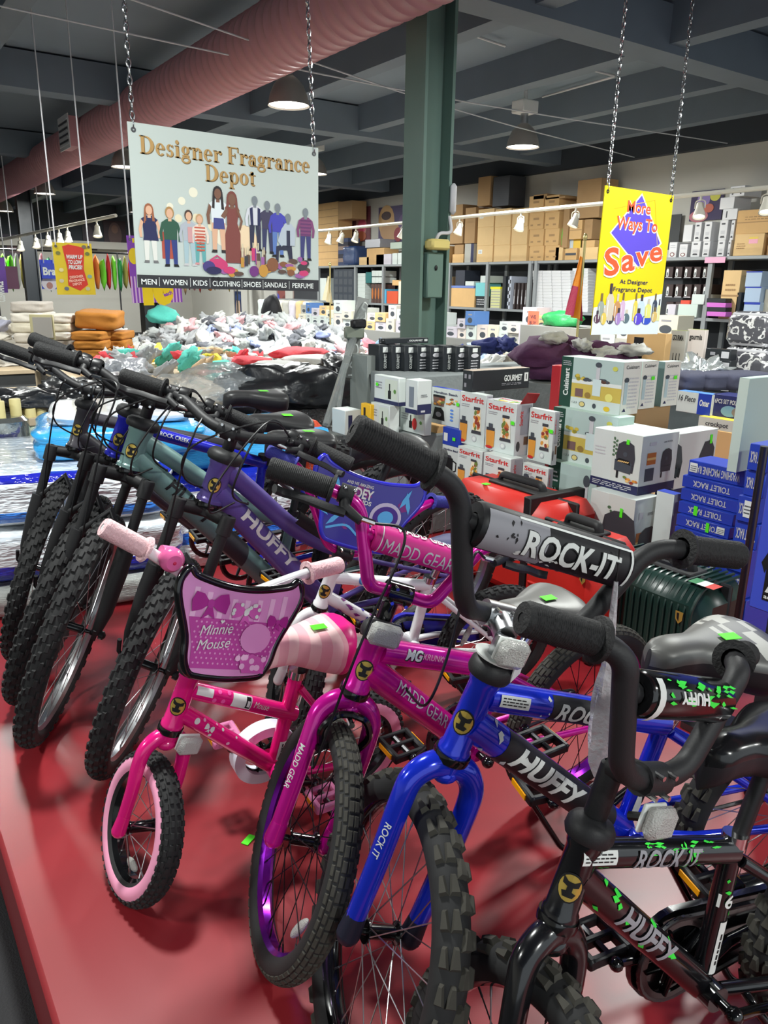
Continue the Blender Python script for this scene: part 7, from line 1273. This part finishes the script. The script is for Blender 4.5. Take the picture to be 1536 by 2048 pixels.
for i in range(7): cv.line([(.03 + .05 * i, .02), (.1 + .04 * i, .3)], .014, (WHITE, LIME, SKYB)[i % 3], 3)
o = b.obj('framed_picture'); p = onx(1137, 479, SX + .1); o.location = p; tag(o, 'small bright green and yellow picture standing on the small cartons left of the yellow sign', 'picture')
b = MB(); p0 = onx(820, 619, SX - .02); p1 = onx(814, 455, SX - .02); b.box(((p0.x), (p0.y + p1.y) / 2, (p0.z + p1.z) / 2), (.01, .2, p1.z - p0.z), ink(216, 212, 196)); cv = Canvas(b, (p0.x - .006, (p0.y + p1.y) / 2 + .06, p0.z), (0, 0, 1), (0, 1, 0), 0, .002); cv.text('PERFUME DEPOT', .15, -.08, .09, BRN, 'l', .02, 0, (p1.z - p0.z) * .8, 2); tag(b.obj('tall_banner'), 'tall narrow cream banner with brown capitals beside the green column', 'banner')
# right end: white boxes, big tan cartons
def handle(cv, w, h): cv.rect(w * .25, h * .78, w * .7, h * .86, DGREY, 1); cv.poly([(w * .2, h * .12), (w * .8, h * .12), (w * .7, h * .22), (w * .3, h * .22)], DGREY, 1); cv.rect(w * .25, h * .3, w * .75, h * .48, LGREY, 1)
def ring_(cv, w, h): cv.ell(w * .5, h * .2, w * .3, h * .14, ink(120, 60, 60), 1); cv.ell(w * .5, h * .2, w * .2, h * .09, WHITE, 2); cv.marks(w * .2, h * .6, w * .8, h * .85, LGREY, 2, 2, 3)
W_ = mat('white_appliance_box', (214, 214, 216), .45)
many([(1335, 1355, 484, 518, W_, 'white box with faint print, first from the yellow sign on the top shelf', ring_, 'T'), (1356, 1376, 488, 518, W_, 'white box with a dark ring picture, second from the yellow sign', ring_, 'T'), (1379, 1402, 482, 518, W_, 'white box with dark handle print, bottom row left of the pair', handle, 'T', 'a'), (1402, 1421, 482, 518, W_, 'white box with dark handle print, bottom row right of the pair', handle, 'T', 'b'), (1364, 1386, 449, 484, W_, 'white box set back above the dark ring one', None, None), (1386, 1404, 444, 482, W_, 'white box with dark handle print, upper row left of the pair', handle, 'a'), (1405, 1425, 443, 482, W_, 'white box with dark handle print, upper row right of the pair', handle, 'b'),
    (1431, 1451, 480, 517, W_, 'white box with dark handle print, bottom row beside the big tan cartons', handle, 'T', 'c'), (1452, 1463, 480, 517, W_, 'white box half hidden by the big tan carton, bottom row', handle, 'T', 'd'), (1435, 1457, 440, 480, W_, 'white box with dark handle print, upper row beside the big tan cartons', handle, 'c', 'e'), (1458, 1471, 440, 480, W_, 'white box half hidden by the big tan carton, upper row', handle, 'd', 'f'), (1443, 1476, 417, 440, W_, 'white box lying on its side above the upper row', lambda cv, w, h: cv.rect(w * .25, h * .2, w * .32, h * .8, DGREY, 1), 'e', 'g'), (1438, 1470, 394, 417, W_, 'white box lying flat, second from the top of the pile', None, 'g', 'h'), (1458, 1491, 371, 394, W_, 'white box with two dark handle slots on top of the pile', lambda cv, w, h: (cv.rect(w * .15, h * .2, w * .25, h * .8, DGREY, 1), cv.rect(w * .7, h * .2, w * .8, h * .8, DGREY, 1)), 'h')], 'white_box', 'box', 'white boxes on the top shelf')
z = wb(1464, 1530, 467, 515, CARD2, 'carton', 'big tan carton with a pink label, lower of the two at the right edge', 'carton', None, .45, None, ZT, lambda cv, w, h: (cv.rect(w * .5, h * .55, w * .8, h * .75, ink(240, 170, 190), 1), cv.rect(w * .5, h * .75, w * .8, h * .85, ink(230, 200, 90), 1), cv.marks(w * .1, h * .3, w * .4, h * .6, CARD3, 3, 2, 3)))
wb(1470, 1560, 418, 467, CARD, 'carton', 'big tan carton, upper of the two at the right edge', 'carton', None, .45, None, z, tape); wb(1531, 1580, 470, 515, CARD3, 'carton', 'big dark brown carton cut by the right edge', 'carton', None, .45, None, ZT)
poster(1332, 1364, 428, 500, ink(70, 72, 74), [], 'plain dark grey board on the wall just right of the yellow sign', SX + .45)
# between the shelves
many([(667, 708, 538, 600, mat('navy_grid_box', (50, 58, 70), .5), 'dark blue gridded crate on the middle shelf beside the white sign', lambda cv, w, h: [cv.rect(w * .05 + w * .23 * i, h * (.05 + .24 * j), w * .23 + w * .23 * i, h * (.22 + .24 * j), SHAD, 1) for i in range(4) for j in range(4)], 'L'), (637, 652, 556, 597, BXW, 'white box beside the right edge of the white sign, middle shelf', None, 'L'), (731, 742, 544, 566, mat('teal_box', (30, 110, 110), .5), 'teal box on the middle shelf left of the green column'), (764, 772, 578, 604, mat('sky_box', (90, 180, 220), .5), 'narrow sky blue box on the middle shelf', None, 'L'), (773, 795, 582, 604, mat('orange_box2', (214, 84, 50), .5), 'orange box on the middle shelf', None, 'L'), (796, 818, 562, 606, mat('cream_box', (226, 220, 200), .5), 'cream box on the middle shelf left of the green column', None, 'L'), (784, 797, 560, 571, CARD, 'small tan box above the orange one')], 'shelf_box', 'box')
z = ZL
for i in range(8): z = wb(715, 730, 598 - 7.4 * i, 605 - 7.4 * i, BXW, 'towel_roll', 'white folded towel in the white stack on the middle shelf', 'towel', 'white towels on the middle shelf', .3, None, z)
for i in range(4):
    wb(742 + 6 * i, 748 + 6 * i, 568, 602, mat('bronze_ornament', (90, 66, 60), .4), 'ornament_box', 'dark bronze patterned box on the middle shelf, ' + ('first', 'second', 'third', 'fourth')[i] + ' of four', 'box', 'bronze boxes on the middle shelf', .3, None, ZL, lambda cv, w, h: cv.ell(w * .5, h * .5, w * .3, h * .3, FOOD[0], 1))
for j in range(2):
    for i in range(3): wb(743 + 7 * i, 750 + 7 * i, 541 + 13 * j, 553 + 13 * j, BXW, 'towel_roll', 'white rolled towel behind the teal box on the middle shelf', 'towel', 'white rolled towels on the middle shelf')
many([(884, 895, 553, 608, CARD2, 'stack of tan cartons just right of the green column, middle shelf', lambda cv, w, h: [cv.rect(0, h * i / 6, w, h * i / 6 + .012, CARD3, 1) for i in range(6)], 'L'), (901, 950, 576, 611, CARD, 'wide brown carton on the middle shelf right of the green column', None, 'L', 'a'), (900, 948, 571, 576, mat('blue_sheet', (110, 130, 190), .5), 'thin blue packet on the wide brown carton', None, 'a', 'b'), (930, 948, 562, 571, BXW, 'white bowl box on the thin blue packet', None, 'b'), (910, 930, 540, 570, mat('dark_toy', (50, 54, 66), .5), 'dark toy box above the thin blue packet', None, 'b'), (951, 972, 592, 613, BXK, 'black gift box with white print on the middle shelf', lambda cv, w, h: cv.marks(w * .1, h * .2, w * .9, h * .8, LGREY, 3, 2, 3), 'L', 'c'), (950, 971, 565, 592, mat('aqua_box', (120, 196, 200), .5), 'aqua box on the black gift box', None, 'c', 'd'), (960, 976, 551, 565, BXW, 'small white box on the aqua box', None, 'd'), (980, 1001, 578, 612, mat('lemon_stack', (206, 206, 150), .5), 'pale yellow packets on the middle shelf', lambda cv, w, h: [cv.rect(0, h * i / 7, w, h * i / 7 + .01, MGREY, 1) for i in range(7)], 'L', 'e'), (980, 1001, 573, 580, mat('bright_yellow', (236, 226, 40), .5), 'bright yellow packet on the pale yellow ones', None, 'e'), (1002, 1012, 552, 613, BXK, 'tall black packet stack right of the yellow ones', None, 'L'), (1013, 1023, 552, 614, mat('check_box', (190, 196, 210), .5), 'tall checked black and white box on the middle shelf', lambda cv, w, h: [cv.rect(w * (.1 + .45 * (i % 2)), h * i / 9, w * (.45 + .45 * (i % 2)), h * (i + 1) / 9, BLACK, 1) for i in range(9)], 'L')], 'shelf_box', 'box')
for i in range(5): wb(1025 + 7.4 * i, 1032 + 7.4 * i, 565 + .5 * i, 615, mat('dark_bottle_box', (60, 50, 50), .4), 'bottle_box', 'dark brown bottle box with a pale bottle print on the middle shelf', 'box', 'dark bottle boxes on the middle shelf', .3, None, ZL, lambda cv, w, h: (cv.rect(w * .3, h * .2, w * .7, h * .5, LGREY, 1), cv.rect(w * .42, h * .5, w * .58, h * .75, LGREY, 1)))
for c_ in range(4):
    z = ZL
    for r_ in range(13): z = wb(1067 + c_ * 19 - r_ * .2, 1086 + c_ * 19 - r_ * .2, 614 - r_ * 6.1, 620 - r_ * 6.1, W_, 'flat_white_box', 'flat white box in the large stack of flat white boxes on the middle shelf', 'box', 'flat white boxes on the middle shelf', .3, None, z)
for c_ in range(2):
    z = ZL
    for r_ in range(14): z = wb(1144 + c_ * 16, 1160 + c_ * 16, 614 - r_ * 6, 620 - r_ * 6, W_, 'flat_white_box', 'flat white box in the stack behind the orange flag', 'box', 'flat white boxes behind the flag', .3, SX + .12, z)
PB = mat('perfume_box', (66, 54, 54), .4)
def perf(cv, w, h): cv.poly([(w * .1, h * .12), (w * .42, h * .12), (w * .42, h * .7), (w * .34, h * .82), (w * .18, h * .82), (w * .1, h * .7)], WHITE, 1); cv.rect(w * .18, h * .2, w * .34, h * .5, SHAD, 2); cv.rect(0, 0, w, h * .06, LGREY, 1)
for r_, (yt, n) in enumerate(((603, 5), (568, 5), (533, 5))):
    z = ZL + r_ * .0
    for i in range(n): wb(1329 + i * 18.4, 1347 + i * 18.4, yt, yt + 31, PB, 'perfume_box', 'dark brown perfume box with bottle print in the rows beyond the yellow sign', 'box', 'perfume boxes right of the yellow sign', .26, SX + .1 + .0, [ZL, ZL + .245, ZL + .49][r_], perf)
many([(1334, 1352, 608, 628, mat('lilac_carton', (206, 200, 210), .5), 'small lilac printed box in front of the perfume boxes', None, 'L'), (1354, 1396, 608, 630, mat('mint_box', (200, 214, 206), .5), 'pale mint box in front of the perfume boxes', None, 'L', 'a'), (1360, 1380, 600, 608, mat('red_orange_box', (220, 80, 60), .5), 'small red box with white print on the mint box', None, 'a'), (1381, 1410, 588, 611, BXW, 'plain white cube box in front of the perfume boxes', None, 'a')], 'shelf_box', 'box', None, SX - .02)
many([(1440, 1484, 540, 600, CARD2, 'large tan carton on the middle shelf at the right', tape, 'L'), (1468, 1484, 584, 630, BXK, 'dark upright folder right of the large tan carton', None, 'L')], 'carton', 'carton')
BIN = mat('pale_blue_bin', (176, 196, 220), .4); z = ZL - .12
for i in range(3): z = wb(1484 + 2.2 * i, 1521 + 2.2 * i, 604 - 31 * i, 635 - 31 * i, BIN, 'storage_bin', 'pale blue storage bin, %s of the three at the right edge' % ('lowest', 'middle', 'topmost')[i], 'bin', None, .36, SX - .05, z, lambda cv, w, h: cv.rect(0, h * .92, w, h, BXB, 1))
many([(1523, 1560, 578, 630, mat('cream_box', (226, 220, 200), .5), 'cream box cut by the right edge, middle shelf', None, None)], 'shelf_box', 'box')
for i in range(4): wb(1412, 1452, 596 + 9 * i, 605 + 9 * i, BXK if i % 2 == 0 else mat('violet_pack', (206, 110, 200), .5), 'flat_packet', '%s flat packet on the shelf left of the pale blue bins' % ('top black', 'upper violet', 'lower black', 'lower violet')[i], 'packet', None, .3, SX - .1)
b = MB(); p = onx(1430, 520, SX - .02); b.box(p, (.006, .28, .07), ink(240, 170, 200)); tag(b.obj('shelf_label'), 'pink paper label hanging on the top shelf edge right of the yellow sign', 'label')
# counter of small boxes below the shelves
tb = MB(); tb.box((8.3, 10.2, (.50 + FLOOR) / 2), (.9, 9.6, .50 - FLOOR), mat('counter_grey', (150, 150, 146), .8)); tag(tb.obj('sales_counter'), 'long low counter of small boxes in front of the right wall shelving', 'counter')
CC = [('white', BXW), ('pinkish', mat('pinkish_carton', (226, 214, 206), .5)), ('grey', mat('grey_carton', (176, 174, 166), .5)), ('tan', CARD2), ('blue', mat('mid_blue_box', (90, 130, 190), .45)), ('cream', mat('cream_box', (226, 220, 200), .5)), ('lilac', mat('lilac_carton', (206, 200, 210), .5))]
g = random.Random(9)
def pot(cv, w, h): cv.ell(w * .5, h * .35, w * .25, h * .2, SHAD, 1); cv.rect(w * .3, h * .7, w * .7, h * .8, MGREY, 1)
y = 14.6
while y > 5.6:
    w = g.uniform(.2, .34); h = g.uniform(.14, .26); n_ = 2 if g.random() < .75 else 1; z = .50
    for k in range(n_):
        nm, m = CC[g.choices(range(7), (5, 3, 3, 2, 1.2, 3, 1.5))[0]]; bx = Box((7.9 + g.uniform(0, .06), y - w, z), w - .01, .3, h, m); pot(bx.L, w, h); bx.done('small_carton', '%s small carton with a kettle print on the long counter below the right wall shelves' % nm, 'box', 'small cartons on the long counter'); z += h + .001
    y -= w + .005
for i in range(8): put(PK[i % 4], 'storage_pack', (8.6, 15.2 + .32 * i, .72), CC[(i * 3) % 7][1], 'pale wrapped pack at the left end of the right wall, below the shelves, number of packs in a row' if False else 'pale wrapped pack on the floor shelf left of the green column', 'pack', 'wrapped packs at the left of the right wall', (0, 0, 0), (.2, .15, .2))
tb = MB(); tb.box((8.55, 16.4, .25), (.7, 3.0, .5), mat('counter_grey', (150, 150, 146), .8)); tag(tb.obj('sales_counter'), 'low counter below the shelving left of the green column', 'counter')
b = MB(); p = onx(1066, 645, 7.75); b.box(p, (.004, .2, .3), ink(236, 110, 84)); cv = Canvas(b, (p.x - .002, p.y + .1, p.z - .15), (0, -1, 0), (0, 0, 1), 0, .002)
for s_, yy in (('WE', .2), ('BUY', .12), ('OVER', .04)): cv.text(s_, .1, yy, .05, DGREY, 'c', .02, 0, None, 1)
b.box((p.x + .05, p.y, (p.z - .15 + .5) / 2 + .0), (.02, .02, max(.02, p.z - .15 - .5 + .02)), steel); tag(b.obj('paper_sign'), 'small orange paper sign with dark words near the flag', 'sign')
p = onx(1108, 642, 7.6); put(lump('green_bundle', 80, .16, .34, .13, .25, 2, 3), 'plush_bundle', (7.75, p.y, p.z), cloth('green', (40, 150, 80), .4), 'bright green bundle on the counter left of the orange flag', 'bundle'); tb = MB(); tb.box((7.75, p.y, (p.z - .07 + .0) / 2 + FLOOR / 2), (.5, 1.0, p.z - .07 - FLOOR), mat('counter_grey', (150, 150, 146), .8)); tag(tb.obj('display_stand'), 'grey stand under the bright green bundle', 'stand')
# flags
def flag(px, ptop, pbot, D, cols, label):
    t = at(px + 4, ptop, D); root = empty('flag', (t.x, t.y, FLOOR), label, 'flag'); b = MB(); b.tube([(0, 0, 0), (0, 0, t.z - FLOOR)], .012, mat('flag_pole_gold', (206, 190, 130), .3, .6), 8); b.ball((0, 0, t.z - FLOOR + .03), (.02, .02, .035), mat('flag_pole_gold', (206, 190, 130), .3, .6)); b.lathe([(0, 0), (.14, 0), (.13, .03), (.02, .05)], steel, n=20); b.obj('pole', root)
    zb_ = at(px, pbot, D).z; N = 16; H_ = t.z - .16 - zb_
    for ci, (c, u0, u1, v0, v1) in enumerate(cols):
        b = MB(); vs = []; nu, nv = 10, 14
        for j in range(nv + 1):
            v = v0 + (v1 - v0) * j / nv
            for i in range(nu + 1):
                u = u0 + (u1 - u0) * i / nu; wd = .04 + .10 * v; x = (u - .75) * wd; vs.append((x * .82 - .0, -x * .57 + .025 * math.sin(u * 14 + 2 * v) * (.4 + v), (t.z - .12 - FLOOR) - H_ * v - .06 * u))
        fs = [(j * (nu + 1) + i, j * (nu + 1) + i + 1, (j + 1) * (nu + 1) + i + 1, (j + 1) * (nu + 1) + i) for j in range(nv) for i in range(nu)]; b.add(vs, fs, cloth('flag%d%d%d' % c, c, .6)); b.obj('flag_cloth', root)
flag(1166, 482, 640, 6.9, [((246, 150, 40), 0, .72, 0, .5), ((70, 150, 80), .72, 1, 0, .42), ((190, 60, 90), 0, .35, .5, 1), ((236, 150, 40), .35, .8, .5, 1), ((160, 50, 80), .8, 1, .42, 1)], 'furled orange, green and maroon flag on a pole left of the yellow sign')
flag(656, 534, 606, 11.5, [((232, 222, 190), 0, 1, 0, 1)], 'furled cream flag on a pole beside the right edge of the white sign')
# ------------------------------------------------------------------ far end of the shop, at left
poster(470, 486, 583, 640, ink(40, 54, 90), [(.45, .4, .22, .4, (206, 176, 150)), (.5, .8, .3, .12, (60, 80, 130))], 'dark blue poster with a pale figure under the white sign', PX)
poster(541, 603, 580, 609, ink(150, 84, 80), [(.2, .5, .12, .3, (90, 90, 190)), (.6, .4, .2, .3, (120, 70, 66))], 'reddish brown poster under the right part of the white sign', PX)
poster(210, 250, 443, 497, ink(60, 46, 54), [(.5, .5, .3, .45, (100, 80, 80)), (.5, .7, .15, .15, (130, 100, 90))], 'dark portrait poster on the far wall left of the white sign', FY - .32, 'y'); poster(168, 190, 446, 500, ink(54, 48, 60), [(.5, .5, .3, .4, (80, 70, 80))], 'dark portrait poster on the far wall behind the small yellow sign', FY - .32, 'y'); poster(10, 62, 470, 512, ink(70, 66, 80), [(.4, .4, .3, .3, (110, 90, 96))], 'dark poster on the far wall at the left edge', FY - .32, 'y')
sbox_struct('trim_20', -6, FY - .5, 2.2, WX - .12, FY - .02, 2.4, C_WALL)
poster(84, 110, 520, 578, ink(50, 70, 180), [(.5, .2, .5, .25, (206, 200, 206)), (.5, .12, .2, .12, (170, 120, 110))], 'blue sale poster with big white letters left of the small yellow sign', 15.5, 'y')
def wordcard(px0, px1, y0p, y1p, Y, base, words, label):
    a = ony(px0, y1p, Y); c = ony(px1, y0p, Y); b = MB(); w, h = c.x - a.x, c.z - a.z; b.box((w / 2, 0, h / 2), (w, .01, h), base); cv = Canvas(b, (0, -.005, 0), (1, 0, 0), (0, 0, 1), 0, .003)
    for t, x, y, hh, ww, rot in words: cv.text(t, w * x, h * y, h * hh, WHITE, 'c', .04, 0, w * ww, 2, rot)
    o = b.obj('sale_banner'); o.location = a; b2 = MB(); b2.tube([(w * .2, 0, h), (w * .2, 0, CEIL - a.z)], .008, LGREY, 6); b2.tube([(w * .8, 0, h), (w * .8, 0, CEIL - a.z)], .008, LGREY, 6); b2.obj('hanger_wire', o); tag(o, label, 'banner')
wordcard(84, 113, 527, 557, 15.4, ink(50, 70, 190), [('Bra', .5, .25, .5, .8, 0)], 'blue banner reading three white letters right of the left black column'); wordcard(-30, 8, 515, 585, 12.5, ink(86, 50, 130), [('CLEARANCE', .82, .03, .2, .95, PI / 2)], 'violet banner with sideways white capitals at the left edge'); wordcard(10, 34, 533, 578, 14.2, ink(76, 36, 60), [], 'plain maroon banner at the left edge')
HG = [('red', (200, 50, 50)), ('green', (60, 190, 60)), ('olive', (170, 160, 80)), ('tan', (200, 160, 120)), ('lime', (120, 220, 60)), ('white', (222, 222, 218)), ('rose', (190, 120, 130)), ('black2', (40, 40, 46)), ('yellow', (230, 200, 60)), ('orange', (226, 130, 60))]
HNG = [lump('hanging_garment', 90 + i, .15, .06, .42, .25, 2, 2, False, .2) for i in range(3)]
g = random.Random(4)
b = MB(); b.tube([(2.8, 20.5, 1.95), (9.2, 20.5, 1.95)], .02, steel, 8)
for x in (2.8, 6, 9.2): b.tube([(x, 20.5, FLOOR), (x, 20.5, 1.95)], .02, steel, 8)
tag(b.obj('clothes_rail'), 'long clothes rail in front of the far wall, under the small yellow sign', 'clothes rail')
for i in range(44): c = HG[g.randrange(10)]; put(HNG[i % 3], 'hanging_garment', (2.95 + .14 * i, 20.5 + g.uniform(-.03, .03), 1.5 - g.uniform(0, .05)), cloth(*c), '%s garment hanging on the long rail at the far left' % c[0].rstrip('2'), 'clothing', 'garments on the far rail', (0, 0, g.uniform(1.2, 1.9)), g.uniform(.85, 1.05))
b = MB(); b.tube([(.8, 16.2, 1.5), (2.5, 16.2, 1.5)], .02, steel, 8)
for x in (.8, 2.5): b.tube([(x, 16.2, FLOOR), (x, 16.2, 1.5)], .02, steel, 8)
tag(b.obj('clothes_rail'), 'shorter clothes rail behind the cream heap at the left edge', 'clothes rail')
for i in range(11): c = HG[(0, 9, 5, 3, 0, 7, 6)[i % 7]]; put(HNG[i % 3], 'hanging_garment', (.95 + .15 * i, 16.2, 1.06), cloth(*c), '%s garment hanging on the shorter rail behind the cream heap' % c[0].rstrip('2'), 'clothing', 'garments on the near left rail', (0, 0, g.uniform(1.2, 1.9)), 1)
for i, (px, py, s, c) in enumerate([(324, 632, .9, ('turquoise', (90, 196, 180)))]): put(PLUSH[i], 'shoulder_bag', at(px, py, 9.6 if i == 0 else 12), cloth(*c), ('turquoise bag above the clothes heap, right of the black post', '')[i], 'bag', None, (.3, 0, 0), s)
put(lump('black_bust', 99, .16, .13, .3, .2, 1.2, 3), 'dress_form', at(545, 632, 10.6), mat('black_cloth_form', (24, 24, 28), .7), 'black draped dress form standing at the back of the clothes heap', 'dress form')
for i in range(5): y_ = 13.6 + i * 1.1; sbox_struct('trim_%d' % (30 + i), WX - .06, 17.95 + .9 * i, FLOOR, WX, 18.35 + .9 * i, 2.4, C_WALL)
